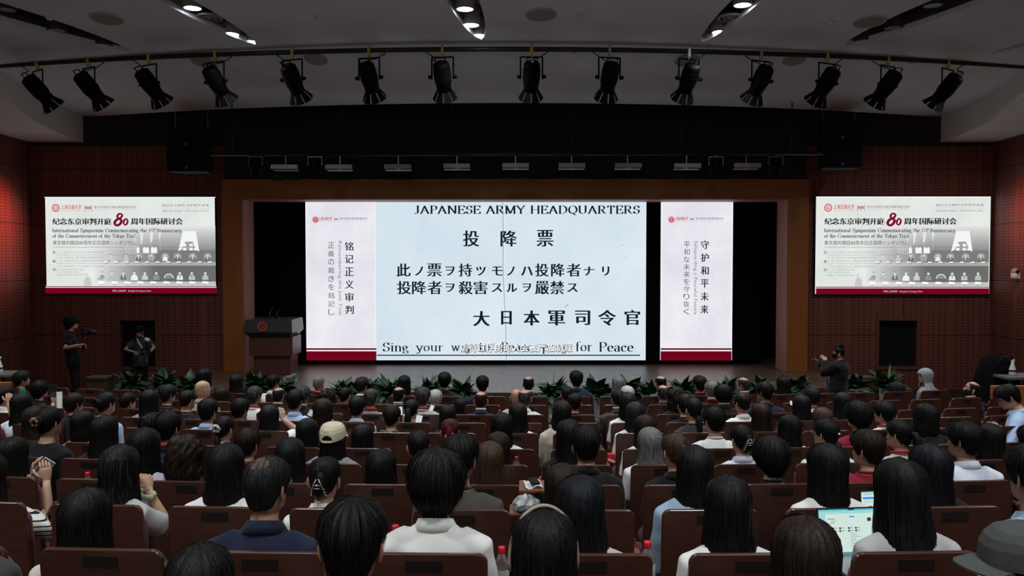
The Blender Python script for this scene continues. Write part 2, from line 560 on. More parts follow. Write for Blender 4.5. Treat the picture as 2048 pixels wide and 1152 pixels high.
# ================================================================ lettering tools
def text_polys(s, bold=0.0):
    """outline of a line of text in the built-in typeface: verts (x, y) and faces"""
    cu = bpy.data.curves.new('txt', 'FONT'); cu.body = s; cu.size = 1.0; cu.offset = bold; cu.resolution_u = 3
    o = bpy.data.objects.new('txt', cu); COL.objects.link(o)
    me = evaluated_mesh(o, 'txt')
    vs = [(v.co.x, v.co.y) for v in me.vertices]; fs = [tuple(p.vertices) for p in me.polygons]
    bpy.data.objects.remove(o); bpy.data.curves.remove(cu); bpy.data.meshes.remove(me)
    return vs, fs

# a thick-and-thin serif alphabet drawn with a broad nib. Strokes: L line, A arc (cx, cy, rx, ry, from, to), S serif at (x, y)
def _arc(cx, cy, rx, ry, a0, a1, n=14):
    return [(cx + rx * math.cos(R(a0 + (a1 - a0) * i / n)), cy + ry * math.sin(R(a0 + (a1 - a0) * i / n))) for i in range(n + 1)]
X = 0.64   # height of small letters
G = {}
def g(ch, w, strokes, serifs=()):
    G[ch] = (w, strokes, serifs)
V = lambda x, y0, y1: [(x, y0), (x, y1)]
g('I', .36, [V(.18, 0, 1)], [(.18, 0), (.18, 1)])
g('J', .46, [[(.30, 1), (.30, .18)] + _arc(.17, .16, .13, .16, 0, -150)], [(.30, 1)])
g('A', .78, [[(.08, 0), (.38, 1)], [(.36, 1), (.68, 0)], [(.19, .34), (.57, .34)]], [(.08, 0), (.68, 0)])
g('P', .62, [V(.14, 0, 1), [(.14, 1), (.34, 1)] + _arc(.34, .74, .22, .26, 90, -90) + [(.14, .48)]], [(.14, 0), (.14, 1)])
g('N', .82, [V(.14, 0, 1), [(.14, 1), (.68, 0)], V(.68, 0, 1)], [(.14, 0), (.10, 1), (.68, 1)])
g('E', .66, [V(.14, 0, 1), [(.14, 1), (.56, 1), (.57, .8)], [(.14, .52), (.44, .52)], [(.44, .42), (.44, .62)], [(.14, 0), (.58, 0), (.60, .22)]], [(.14, 0), (.14, 1)])
g('S', .58, [[(.48, .74), (.47, .98)], _arc(.29, .75, .19, .25, 25, 235) + _arc(.29, .27, .21, .27, 60, -150), [(.09, .28), (.09, .02)]])
g('R', .74, [V(.14, 0, 1), [(.14, 1), (.34, 1)] + _arc(.34, .75, .21, .25, 90, -90) + [(.14, .50)], [(.36, .50), (.52, .12), (.68, .0)]], [(.14, 0), (.14, 1)])
g('M', .94, [V(.14, 0, 1), [(.14, 1), (.46, .0)], [(.46, 0), (.78, 1)], V(.80, 0, 1)], [(.14, 0), (.12, 1), (.80, 0), (.82, 1)])
g('Y', .74, [[(.06, 1), (.37, .45)], [(.37, .45), (.66, 1)], V(.37, 0, .46)], [(.08, 1), (.66, 1), (.37, 0)])
g('H', .82, [V(.14, 0, 1), V(.68, 0, 1), [(.14, .52), (.68, .52)]], [(.14, 0), (.14, 1), (.68, 0), (.68, 1)])
g('D', .78, [V(.14, 0, 1), [(.14, 1), (.32, 1)] + _arc(.32, .5, .36, .5, 90, -90) + [(.14, 0)]], [(.14, 0), (.14, 1)])
g('Q', .80, [_arc(.40, .5, .32, .5, 0, 360, 28), [(.36, .10), (.46, .02), (.54, -.16), (.68, -.18)]])
g('U', .80, [[(.14, 1), (.14, .3)] + _arc(.39, .30, .25, .30, 180, 360) + [(.64, 1)]], [(.14, 1), (.64, 1)])
g('T', .70, [V(.35, 0, 1), [(.08, .78), (.09, 1), (.61, 1), (.62, .78)]], [(.35, 0)])
g('C', .72, [_arc(.40, .5, .32, .5, 38, 322, 24), [(.65, .72), (.65, .98)]])
g('O', .80, [_arc(.40, .5, .32, .5, 0, 360, 28)])
g('a', .50, [_arc(.22, .47, .15, .17, 170, 0) + [(.37, .12)] + _arc(.44, .10, .07, .10, 180, 300, 5), _arc(.20, .19, .13, .19, 60, 330), [(.37, .36), (.26, .36)]])
g('c', .46, [_arc(.25, .32, .19, .32, 45, 320, 20), _arc(.35, .50, .05, .06, 0, 300, 8)])
g('e', .48, [[(.07, .36), (.41, .36)] + _arc(.24, .32, .18, .32, 8, 320, 20)])
g('f', .34, [[(.14, 0), (.14, .82)] + _arc(.27, .82, .13, .18, 180, 40, 7), [(.03, X), (.29, X)]], [(.14, 0)])
g('g', .50, [_arc(.21, .43, .14, .20, 0, 360, 20), [(.12, .27), (.09, .16), (.16, .09), (.34, .07)] + _arc(.26, -.09, .18, .14, 60, -240), [(.33, .55), (.47, .60)]])
g('h', .56, [V(.12, 0, 1), [(.12, .48)] + _arc(.28, .44, .15, .20, 140, 0, 8) + [(.43, 0)]], [(.12, 0), (.09, 1), (.43, 0)])
g('i', .28, [V(.14, 0, X), [(.14, .84), (.14, .94)]], [(.14, 0), (.11, X)])
g('k', .56, [V(.12, 0, 1), [(.12, .24), (.42, X)], [(.24, .36), (.46, 0)]], [(.12, 0), (.09, 1), (.42, X), (.46, 0)])
g('l', .28, [V(.14, 0, 1)], [(.14, 0), (.11, 1)])
g('m', .82, [V(.12, 0, X), [(.12, .48)] + _arc(.265, .44, .135, .20, 140, 0, 8) + [(.40, 0)], [(.40, .48)] + _arc(.545, .44, .135, .20, 140, 0, 8) + [(.68, 0)]], [(.12, 0), (.09, X), (.40, 0), (.68, 0)])
g('n', .56, [V(.12, 0, X), [(.12, .48)] + _arc(.28, .44, .15, .20, 140, 0, 8) + [(.43, 0)]], [(.12, 0), (.09, X), (.43, 0)])
g('o', .50, [_arc(.25, .32, .18, .32, 0, 360, 24)])
g('p', .54, [V(.12, -.3, X), [(.12, .5)] + _arc(.29, .32, .17, .31, 140, -140, 16)], [(.12, -.3), (.09, X)])
g('r', .42, [V(.12, 0, X), [(.12, .44), (.20, .60), (.30, .63), (.34, .54)]], [(.12, 0), (.09, X)])
g('s', .42, [[(.34, .46), (.34, .62)], _arc(.20, .48, .13, .16, 30, 240) + _arc(.20, .165, .15, .165, 60, -150), [(.06, .18), (.06, .02)]])
g('t', .34, [[(.14, .84), (.14, .14)] + _arc(.23, .12, .09, .12, 180, 330, 6), [(.03, X), (.29, X)]])
g('u', .56, [[(.12, X), (.12, .18)] + _arc(.27, .18, .15, .18, 180, 340, 8), V(.43, 0, X)], [(.09, X), (.40, X), (.46, 0)])
g('v', .52, [[(.06, X), (.27, 0)], [(.27, 0), (.46, X)]], [(.07, X), (.46, X)])
g('w', .74, [[(.05, X), (.22, 0)], [(.22, 0), (.38, X)], [(.36, X), (.52, 0)], [(.52, 0), (.68, X)]], [(.06, X), (.36, X), (.68, X)])
g('y', .52, [[(.06, X), (.27, 0)], [(.46, X), (.22, -.22)] + _arc(.13, -.22, .08, .08, 0, -200, 7)], [(.07, X), (.46, X)])
g('8', .54, [_arc(.27, .75, .17, .24, 0, 360, 20), _arc(.27, .26, .21, .26, 0, 360, 20)])
g('0', .54, [_arc(.27, .5, .20, .5, 0, 360, 24)])
g(' ', .36, [])
def serif_polys(s, thick=0.125, thin=0.045, gap=0.03, serif=0.10):
    vs, fs = [], []
    nib = Vector((math.cos(R(12)), math.sin(R(12))))
    x0 = 0.0
    def sweep(pts, minw, maxw):
        o = len(vs)
        n = len(pts)
        for i, p in enumerate(pts):
            a = Vector(pts[max(i - 1, 0)]); c = Vector(pts[min(i + 1, n - 1)])
            t = (c - a)
            if t.length < 1e-9: t = Vector((1, 0))
            t.normalize()
            nn = Vector((-t.y, t.x))
            h = max(minw, abs(nn.dot(nib)) ** 1.5 * maxw) / 2
            vs.append((x0 + p[0] - nn.x * h, p[1] - nn.y * h)); vs.append((x0 + p[0] + nn.x * h, p[1] + nn.y * h))
        for i in range(n - 1):
            k = o + 2 * i
            fs.append((k, k + 2, k + 3, k + 1))
    for ch in s:
        w, strokes, serifs = G[ch]
        for st in strokes:
            if len(st) > 2 and all(abs(st[i][0] - st[i - 1][0]) + abs(st[i][1] - st[i - 1][1]) > .16 for i in range(1, len(st))):
                for i in range(len(st) - 1):
                    sweep([st[i], st[i + 1]], thin, thick)
            else:
                sweep(st, thin, thick)
        for (sx, sy) in serifs:
            sweep([(sx - serif, sy), (sx + serif, sy)], thin * 1.2, thin)
        x0 += w + gap
    return vs, fs

class Display:
    """flat lettering and artwork of one screen, laid out in the photo's pixels and placed on the screen's own plane"""
    def __init__(self, Y, conv=None, ymid=562):
        self.Y = Y; self.ymid = ymid; self.conv = conv or (lambda x, y: (x, y))
        self.v = []; self.f = []; self.c = []
    def add(self, vs, fs, col, lay):
        o = len(self.v)
        for (x, y) in vs:
            X_, Y_ = self.conv(x, y)
            p = at(X_, self.ymid, self.Y); p.z = at(X_, Y_, self.Y).z; p.y = self.Y - 0.004 - 0.0015 * lay
            self.v.append(tuple(p))
        self.f.extend([tuple(i + o for i in f) for f in fs]); self.c.extend([col] * len(fs))
    def poly(self, pts, col, lay=1):
        self.add(pts, [tuple(range(len(pts)))], col, lay)
    def rect(self, x0, y0, x1, y1, col, lay=1):
        self.poly([(x0, y1), (x1, y1), (x1, y0), (x0, y0)], col, lay)
    def ell(self, cx, cy, rx, ry, col, lay=1, n=14, a0=0, a1=360):
        pts = [(cx + rx * math.cos(R(a0 + (a1 - a0) * i / n)), cy - ry * math.sin(R(a0 + (a1 - a0) * i / n))) for i in range(n + (0 if a1 - a0 == 360 else 1))]
        self.poly(pts, col, lay)
    def ring(self, cx, cy, r0, r1, col, lay=1, n=20):
        vs = []
        for i in range(n):
            a = 2 * math.pi * i / n
            vs.append((cx + r0 * math.cos(a), cy + r0 * math.sin(a))); vs.append((cx + r1 * math.cos(a), cy + r1 * math.sin(a)))
        self.add(vs, [(2 * i, 2 * i + 1, (2 * i + 3) % (2 * n), (2 * i + 2) % (2 * n)) for i in range(n)], col, lay)
    def fit(self, polys, box, col, lay=2, keep=None, rot=False):
        """stretch outlines into the pixel box x0, y0, x1, y1"""
        vs, fs = polys
        if not vs: return
        xs = [p[0] for p in vs]; ys = [p[1] for p in vs]
        ax, bx, ay, by = min(xs), max(xs), min(ys), max(ys)
        x0, y0, x1, y1 = box
        out = []
        for (x, y) in vs:
            u = (x - ax) / max(bx - ax, 1e-6); w = (y - ay) / max(by - ay, 1e-6)
            if rot:      # reads downwards
                out.append((x0 + (x1 - x0) * w, y0 + (y1 - y0) * u))
            else:
                out.append((x0 + (x1 - x0) * u, y1 + (y0 - y1) * w))
        self.add(out, fs, col, lay)
    def text(self, s, box, col, lay=2, bold=0.0, ming=0.0, rot=False):
        p = text_polys(s, bold)
        self.fit(p, box, col, lay, rot=rot)
        if ming:   # heavier upright strokes, as in printed book type
            x0, y0, x1, y1 = box
            self.fit(p, (x0 + ming * .5, y0, x1 + ming * .5, y1), col, lay + 0.3)
            self.fit(p, (x0 + ming, y0, x1 + ming, y1), col, lay + 0.6)
    def chars(self, s, boxes, col, lay=2, bold=0.0, ming=0.0):
        for ch, bx in zip(s, boxes):
            self.text(ch, bx, col, lay, bold, ming)
    def serif(self, s, box, col, lay=2, **k):
        self.fit(serif_polys(s, **k), box, col, lay)
    def build(self, name, parent, m):
        me = bpy.data.meshes.new(name)
        inv = parent.matrix_world.inverted() if parent else Matrix()
        base = parent.location if parent else Vector()
        me.from_pydata([tuple(Vector(p) - base) for p in self.v], [], self.f)
        at_ = me.color_attributes.new('picture', 'FLOAT_COLOR', 'CORNER')
        buf = []
        for f, c in zip(self.f, self.c):
            buf.extend([*c[:3], 1.0] * len(f))
        at_.data.foreach_set('color', buf)
        me.materials.append(m)
        o = put(name, me, None, parent)
        return o

def picture_material():
    m = bpy.data.materials.new('screen_picture'); m.use_nodes = True
    nt = m.node_tree; N = nt.nodes; L = nt.links
    N.remove(N['Principled BSDF'])
    e = N.new('ShaderNodeEmission'); a = N.new('ShaderNodeAttribute'); a.attribute_name = 'picture'
    L.new(a.outputs['Color'], e.inputs['Color']); L.new(e.outputs[0], N['Material Output'].inputs[0])
    m.cycles.emission_sampling = 'NONE'
    return m
M_pic = picture_material()
def paper_material(name, c1, c2, scale, strength=1.0, grain=0.05):
    """a lit screen that shows a sheet of mottled paper"""
    m = bpy.data.materials.new(name); m.use_nodes = True
    nt = m.node_tree; N = nt.nodes; L = nt.links
    N.remove(N['Principled BSDF'])
    e = N.new('ShaderNodeEmission'); e.inputs['Strength'].default_value = strength
    tc = N.new('ShaderNodeTexCoord')
    n1 = N.new('ShaderNodeTexNoise'); n1.inputs['Scale'].default_value = scale; n1.inputs['Detail'].default_value = 8; n1.inputs['Roughness'].default_value = 0.6
    n2 = N.new('ShaderNodeTexNoise'); n2.inputs['Scale'].default_value = 38; n2.inputs['Detail'].default_value = 2
    L.new(tc.outputs['Object'], n1.inputs[0]); L.new(tc.outputs['Object'], n2.inputs[0])
    mr = N.new('ShaderNodeMapRange'); mr.inputs['From Min'].default_value = 0.32; mr.inputs['From Max'].default_value = 0.68
    L.new(n1.outputs['Fac'], mr.inputs['Value'])
    mx = N.new('ShaderNodeMix'); mx.data_type = 'RGBA'; mx.inputs['A'].default_value = c1; mx.inputs['B'].default_value = c2
    L.new(mr.outputs[0], mx.inputs['Factor'])
    mr2 = N.new('ShaderNodeMapRange'); mr2.inputs['From Min'].default_value = 0.3; mr2.inputs['From Max'].default_value = 0.7
    mr2.inputs['To Min'].default_value = 1 - grain; mr2.inputs['To Max'].default_value = 1 + grain
    L.new(n2.outputs['Fac'], mr2.inputs['Value'])
    mu = N.new('ShaderNodeMix'); mu.data_type = 'RGBA'; mu.blend_type = 'MULTIPLY'; mu.inputs['Factor'].default_value = 1
    L.new(mx.outputs['Result'], mu.inputs['A']); L.new(mr2.outputs[0], mu.inputs['B'])
    L.new(mu.outputs['Result'], e.inputs['Color']); L.new(e.outputs[0], N['Material Output'].inputs[0])
    return m

INK = rgb(22, 28, 36); GREYINK = rgb(70, 72, 78); RED = rgb(196, 40, 60); WINE = rgb(112, 8, 30); WHITE = rgb(250, 246, 248)

def screen_thing(name, label, cat, x0, y0, x1, y1, Y, m, depth=0.06, bez=0.0):
    """a lit panel with its housing; returns the root"""
    c = at((x0 + x1) / 2, (y0 + y1) / 2, Y)
    a = at(x0, y0, Y); d = at(x1, y1, Y)
    w, h = d.x - a.x, a.z - d.z
    root = thing(name, c, label, cat)
    b = MB(); b.box((0, depth / 2 + 0.002, 0), (w + 2 * bez, depth, h + 2 * bez))
    b.build('housing', M_dark, root)
    b = MB(); b.quad((-w / 2, 0, -h / 2), (w / 2, 0, -h / 2), (w / 2, 0, h / 2), (-w / 2, 0, h / 2))
    b.build('display_panel', m, root)
    return root

# ================================================================ the stage's LED wall: left banner, slide, right banner
LED_Y = 19.0
b = MB()
a, c = at(560, 400, LED_Y + 0.1), at(1520, 730, LED_Y + 0.1)
b.box(((a.x + c.x) / 2, LED_Y + 0.2, (OPT + STAGE_Z) / 2 + 0.2), (c.x - a.x, 0.2, OPT - STAGE_Z + 0.4))
tag(b.build('screen_support_frame', M_blackcloth), 'black frame behind the lit screens at the back of the stage', 'frame')

M_slide = paper_material('slide_paper', rgb(206, 222, 234), rgb(223, 234, 243), 0.55, grain=0.035)
M_banner = paper_material('banner_paper', rgb(221, 220, 230), rgb(241, 239, 245), 0.9, grain=0.05)

def banner(x0, x1, tag_label, left):
    root = screen_thing('banner_screen', tag_label, 'screen', x0, 403, x1, 721, LED_Y, M_banner)
    D = Display(LED_Y)
    D.rect(x0, 403, x0 + 1.6, 696, WHITE); D.rect(x1 - 1.6, 403, x1, 696, WHITE); D.rect(x0, 403, x1, 404.5, WHITE)
    D.rect(x0, 696, x1, 721, WHITE, 1)
    D.rect(x0, 696.4, x1, 699.8, WINE, 2); D.rect(x0, 702.4, x1, 721, rgb(110, 6, 30), 2)
    D.build('wine_red_stripe', root, M_pic)
    T = Display(LED_Y); Lg = Display(LED_Y)
    ox = x0 - 612 if left else x0 - 1322
    lx = x0 + 14
    ly = 439
    Lg.ring(lx + 6, ly + .5, 4.6, 6.0, RED); Lg.ell(lx + 6, ly + .5, 3.9, 3.9, RED); Lg.rect(lx + 4.2, ly - .4, lx + 7.8, ly + .2, WHITE, 3); Lg.rect(lx + 5.6, ly - 2, lx + 6.4, ly + 3, WHITE, 3)
    for k in range(12):
        an = k * math.pi / 6
        Lg.ell(lx + 6 + 5.6 * math.cos(an), ly + .5 + 5.6 * math.sin(an), .8, .8, RED, 1, 6)
    T.text('上海交通大学', (lx + 12.5, ly - 5.5, lx + 38.5, ly + 1.2), RED, ming=.3)
    T.text('SHANGHAI JIAO TONG UNIVERSITY', (lx + 12.5, ly + 2.4, lx + 38.5, ly + 4.0), RED)
    Lg.rect(lx + 43, ly - 2, lx + 51, ly + .3, rgb(176, 96, 106))
    for k in (0, 4, 8):
        Lg.rect(lx + 43 + k, ly + 2, lx + 43.8 + k, ly + 3.4, GREYINK)
    T.text('侵华日军南京大屠杀遇难同胞纪念馆', (lx + 54.5, ly - 4.2, lx + 109, ly + .2), GREYINK)
    T.text('The Memorial Hall of the Victims in Nanjing Massacre by Japanese Invaders', (lx + 54.5, ly + 1.6, lx + 109, ly + 2.9), rgb(130, 130, 136))
    if left:
        T.chars('铭记正义审判', [(690, 484 + 25.4 * k, 706.5, 501 + 25.4 * k) for k in range(6)], rgb(40, 42, 48), ming=.9)
        T.text('Remembering the Just Trial', (675.5, 482, 684, 630), rgb(128, 128, 134), rot='down')
        T.chars('正義の裁きを銘記し', [(656.5, 484.5 + 16.7 * k, 669, 496.5 + 16.7 * k) for k in range(9)], rgb(78, 80, 86))
    else:
        T.chars('守护和平未来', [(1401, 481 + 25.8 * k, 1416.5, 498 + 25.8 * k) for k in range(6)], rgb(40, 42, 48), ming=.9)
        T.text('Safeguarding a Peaceful Future', (1386, 482, 1394.5, 629), rgb(128, 128, 134), rot='down')
        T.chars('平和な未来を守り抜く', [(1367, 483 + 14.9 * k, 1379, 495 + 14.9 * k) for k in range(10)], rgb(78, 80, 86))
    T.build('lettering', root, M_pic); Lg.build('logo', root, M_pic)
banner(612, 752, 'tall pale banner screen at the left of the surrender ticket slide', True)
banner(1322, 1464, 'tall pale banner screen beyond a black gap right of the slide', False)

slide = screen_thing('slide_screen', 'large pale blue slide screen showing a Japanese surrender ticket in black type', 'screen', 752, 403, 1292, 721, LED_Y, M_slide)
T = Display(LED_Y)
BLK = rgb(20, 30, 40)
T.serif('JAPANESE ARMY HEADQUARTERS', (829, 411, 1279, 430.5), BLK, thick=.16, thin=.065)
T.chars('投降票', [(926, 461, 957, 493), (1001, 461, 1032, 493), (1073, 460, 1105, 493)], BLK, ming=1.8)
l1 = '此ノ票ヲ持ツモノハ投降者ナリ'
x1_ = [793, 830, 854, 891, 917, 952, 984, 1014, 1042, 1070, 1102, 1133, 1167, 1204]
w1_ = [27, 15, 28, 17, 26, 18, 20, 14, 22, 26, 26, 27, 20, 13]
big = set('此票持投降者殺害嚴禁嚴')
T.chars(l1, [(x, 527 if ch in big else 533, x + w, 553 if ch in big else 551) for ch, x, w in zip(l1, x1_, w1_)], BLK, ming=1.6)
l2 = '投降者ヲ殺害スルヲ嚴禁ス'
x2_ = [794, 824, 855, 891, 917, 947, 983, 1013, 1045, 1070, 1100, 1134]
w2_ = [27, 27, 27, 17, 27, 27, 20, 20, 16, 27, 27, 20]
T.chars(l2, [(x, 562 if ch in big else 567, x + w, 588.5 if ch in big else 584) for ch, x, w in zip(l2, x2_, w2_)], BLK, ming=1.6)
T.chars('大日本軍司令官', [(946, 622, 977, 652), (1002, 622, 1021, 649), (1047, 621, 1077, 651), (1096, 621, 1128, 651), (1150, 621, 1178, 650), (1196, 620, 1230, 651), (1249, 620, 1278, 650)], BLK, ming=2.6)
T.serif('Sing', (765, 685, 817, 707), BLK, thick=.13, thin=.045)
T.serif('your', (831, 691, 886, 707.5), BLK, thick=.11, thin=.045)
T.serif('way', (902, 691, 944, 707.5), BLK, thick=.11, thin=.045)
T.serif('to', (958, 686, 980, 702.5), BLK, thick=.11, thin=.045)
T.serif('Peace', (1003, 684.5, 1066, 702.5), BLK, thick=.13, thin=.045)
T.serif('pray', (1084, 691, 1139, 707.5), BLK, thick=.11, thin=.045)
T.serif('for', (1152, 683.5, 1185, 702.5), BLK, thick=.12, thin=.045)
T.serif('Peace', (1199, 684, 1268, 703.5), BLK, thick=.14, thin=.045)
T.rect(753, 709.4, 1281, 711.6, BLK, 2)
sub = text_polys('虐待过俘虏的人会被严加制裁', 0.0)
T.fit(sub, (921.5, 686.5, 1145.5, 704.5), rgb(30, 34, 40), 3)
T.fit(sub, (920.4, 687.2, 1144.4, 705.2), rgb(30, 34, 40), 3.2)
T.fit(sub, (920, 685.4, 1144, 703.4), rgb(244, 248, 252), 4.2)
T.fit(sub, (920.7, 685.6, 1144.7, 703.6), rgb(244, 248, 252), 4.5)
T.build('lettering', slide, M_pic)
T = Display(LED_Y)
fold = [(1005.6, 403), (1006.8, 470), (1006.2, 540), (1009, 600), (1011.5, 650), (1013, 721)]
for k in range(5):
    (ax, ay), (cx, cy) = fold[k], fold[k + 1]
    T.poly([(ax - .7, ay), (cx - .7, cy), (cx + .5, cy), (ax + .5, ay)], rgb(120, 136, 148), 1)
    T.poly([(ax + .5, ay), (cx + .5, cy), (cx + 1.8, cy), (ax + 1.8, ay)], rgb(232, 241, 246), 1)
T.build('fold_crease', slide, M_pic)
T = Display(LED_Y)
rs = random.Random(3)
for k in range(26):
    x, y = rs.uniform(760, 1285), rs.uniform(408, 715)
    T.ell(x, y, rs.uniform(.3, .8), rs.uniform(.4, 1.3), rgb(150, 168, 182), 1, 6)
for (x, y, s) in ((1134, 610, 3.2), (1131, 614, 2), (827, 478, 1.2), (842, 498, 1.6), (1244, 490, 2.2), (1250, 515, 1.8)):
    T.poly([(x - s, y + s * .7), (x + s * .2, y + s * .5), (x + s, y - s * .8), (x, y - .3)], rgb(120, 140, 160) if s > 1.9 else rgb(150, 168, 182), 1)
T.build('paper_speck', slide, M_pic)

# ================================================================ the two wall screens with the symposium title
M_title = paper_material('title_paper', rgb(218, 224, 220), rgb(235, 238, 234), 1.1, grain=0.03)
SIDE_Y = 17.84
def title_screen(X0, Y0, X1, Y1, label):
    root = screen_thing('wall_screen', label, 'screen', X0, Y0, X1, Y1, SIDE_Y, M_title, depth=0.05, bez=0.02)
    conv = lambda x, y: (X0 + (x - 90.5) / 341.0 * (X1 - X0), Y0 + (y - 394.0) / 192.5 * (Y1 - Y0))
    D = Display(SIDE_Y, conv, (Y0 + Y1) / 2)
    g_ = lambda v: rgb(v, v + 2, v)
    # the black-and-white courtroom picture: wall, flags, window, two benches with people
    for k in range(52):                     # panelled wall fading in from the left
        x = 188 + k * 4.67
        f_ = min(1, k / 26)
        v = int(224 - f_ * 64)
        k = k / 2
        for q in range(12):
            D.rect(x, 452 + q * 4, x + 4.72, 456 + q * 4, g_(int(226 - f_ * (2 + q * 7.2))), 1)
        D.rect(x, 500, x + 4.72, 524, g_(int(226 - f_ * 104)), 1.5)
        D.rect(x, 531, x + 4.72, 566, g_(int(226 - f_ * 118)), 1.5)
        D.rect(x, 524, x + 4.72, 531, g_(int(226 - f_ * 54)), 1.5)
        D.rect(x, 563, x + 4.72, 578, g_(int(228 - f_ * 34)), 1.7)
    for (x, w, t, l) in ((281, 6, 462, 488), (300, 7, 458, 486), (318, 5, 462, 480), (268, 4, 470, 490)):
        D.poly([(x, t), (x + w, t), (x + w - 2, l - 6), (x + 1, l)], g_(236), 2); D.rect(x + w * .4, t, x + w * .4 + .6, 500, g_(205), 2.3)
    D.rect(280, 490, 317, 507, g_(150), 2.2)
    for x in (273, 286, 292, 302, 308):
        D.poly([(x, 506), (x, 496), (x + 3, 493), (x + 6, 497), (x + 6, 506)], g_(244), 2.6)
    for k in range(6):
        D.poly([(254 + k * 4, 508), (255 + k * 4, 508), (251 + k * 5, 492), (250 + k * 5, 492)], g_(228), 2.2)
    # tall window with curtains
    D.poly([(366, 462), (392, 462), (398.5, 503), (393, 500), (385, 483), (371, 483), (363, 499), (356, 503)], g_(243), 2)
    D.poly([(371, 483), (385, 483), (392, 501), (363, 501)], g_(160), 2.2)
    for (x, y) in ((366, 487.5), (379, 487.5), (388, 487.5), (366, 495.5), (379, 495.5), (388, 495.5)):
        D.rect(x, y, x + 6.5, y + 5, g_(246), 2.6)
    def man(x, y, s, coat, tie=False, lean=0):
        D.ell(x, y - 3.3 * s, 2.5 * s, 3.2 * s, g_(222), 3)
        D.ell(x, y - 5.2 * s, 2.5 * s, 1.7 * s, g_(120), 3.3, 10, 0, 180)
        D.poly([(x - 6.6 * s + lean, y + 10 * s), (x - 5.6 * s, y + 2.6 * s), (x - 2 * s, y - .1 * s), (x + 2 * s, y - .1 * s), (x + 5.6 * s, y + 2.6 * s), (x + 6.6 * s + lean, y + 10 * s)], g_(coat), 3)
        if tie:
            D.poly([(x - 1.3 * s, y + .1), (x + 1.3 * s, y + .1), (x + .6 * s, y + 7 * s), (x - .6 * s, y + 7 * s)], g_(232 if coat < 150 else 120), 3.4)
        D.poly([(x - 3.6 * s, y + 8 * s), (x - 3 * s, y + 5 * s), (x - 2.6 * s, y + 8 * s)], g_(max(90, coat - 46)), 3.4)
        D.poly([(x + 3.6 * s, y + 8 * s), (x + 3 * s, y + 5 * s), (x + 2.6 * s, y + 8 * s)], g_(max(90, coat - 46)), 3.4)
    for (x, c) in ((222, 205), (252, 196), (277, 112), (302, 176), (330, 236), (355, 110), (385, 128), (415, 118)):
        if x > 240:
            D.poly([(x - 8, 516), (x - 6, 508), (x, 505.5), (x + 6, 508), (x + 8, 516)], g_(170), 2.4)
        man(x, 513.4, .82, c, c < 190)
    for k in range(11):
        x = 205 + k * 21
        D.poly([(x, 525), (x + 9, 525), (x + 8, 522.5), (x + 1, 522.8)], g_(246), 3.6)
        D.rect(x + 12, 519.5, x + 13.4, 524, g_(130), 3.6); D.rect(x + 2, 526, x + 12, 527, g_(120), 3.7)
    D.ell(335 + 2, 556, 9.8, 9, g_(235), 2.6, 14, 0, 180); D.ell(337, 556, 8.2, 7.4, g_(142), 2.8, 14, 0, 180)
    D.poly([(165, 578), (168, 560), (172, 552), (180, 556), (184, 578)], g_(200), 2.6); D.ell(173, 549, 2.6, 3.4, g_(210), 3)
    for (x, c, t, ln) in ((204, 178, 1, -4), (223, 190, 0, 0), (246, 120, 1, 0), (268, 243, 0, 0), (289, 206, 0, 0), (312, 150, 1, 0), (359, 234, 1, 0), (383, 200, 1, 0), (410, 188, 0, 0), (431, 200, 0, 0)):
        if x < 428:
            man(x, 549.5, .98 if x != 268 else 1.08, c, t, ln)
    for k in range(9):
        x = 195 + k * 26
        D.poly([(x, 566.5), (x + 12, 567), (x + 14, 563), (x + 2, 562)], g_(250), 3.8); D.rect(x + 4, 569, x + 10, 569.8, g_(140), 3.8)
    D.build('courtroom_picture', root, M_pic)
    S = Display(SIDE_Y, conv, (Y0 + Y1) / 2)
    S.rect(90.5, 394, 432, 395.4, WHITE, 1)
    S.rect(90.5, 571.4, 432, 586.5, WHITE, 5)
    S.rect(90.5, 572.2, 432, 574.0, rgb(90, 4, 26), 6); S.rect(90.5, 575.2, 432, 586.5, rgb(116, 4, 28), 6)
    S.build('wine_red_stripe', root, M_pic)
    T = Display(SIDE_Y, conv, (Y0 + Y1) / 2); Lg = Display(SIDE_Y, conv, (Y0 + Y1) / 2)
    LR = rgb(214, 70, 84)
    Lg.ring(113, 416, 6.2, 7.9, LR); Lg.ring(113, 416, 4.6, 5.4, LR); Lg.ell(113, 416, 3.2, 3.2, LR); Lg.rect(110.5, 415, 115.5, 415.8, WHITE, 3); Lg.rect(112.5, 413.4, 113.5, 419, WHITE, 3)
    for k in range(12):
        an = k * math.pi / 6
        Lg.ell(113 + 7.4 * math.cos(an), 416 + 7.4 * math.sin(an), .9, .9, LR, 1, 6)
    T.text('上海交通大学', (123.5, 409.5, 164, 418.8), LR, ming=.3)
    T.text('SHANGHAI JIAO TONG UNIVERSITY', (123.5, 420.6, 164, 422.4), LR)
    Lg.rect(170, 413, 185, 418, rgb(186, 120, 124)); Lg.rect(170, 415.2, 185, 415.9, rgb(226, 214, 214), 3)
    for k in (0, 7, 14):
        Lg.rect(170 + k, 419.5, 171.2 + k, 422, GREYINK)
        if k != 7: Lg.rect(170 + k, 409.3, 171.2 + k, 411.8, rgb(150, 150, 150))
    T.text('侵华日军南京大屠杀遇难同胞纪念馆', (189, 411.5, 272.5, 417), rgb(96, 100, 100))
    T.text('THE MEMORIAL HALL OF THE VICTIMS IN NANJING MASSACRE BY JAPANESE INVADERS', (189, 418.7, 272.5, 420), rgb(140, 144, 142))
    T.text('铭记正义审判 守护和平未来', (325, 408.3, 419, 413), rgb(88, 90, 90))
    T.text('Remembering the Just Trial  Safeguarding a Peaceful Future', (325, 415.6, 419, 417.4), rgb(160, 164, 162))
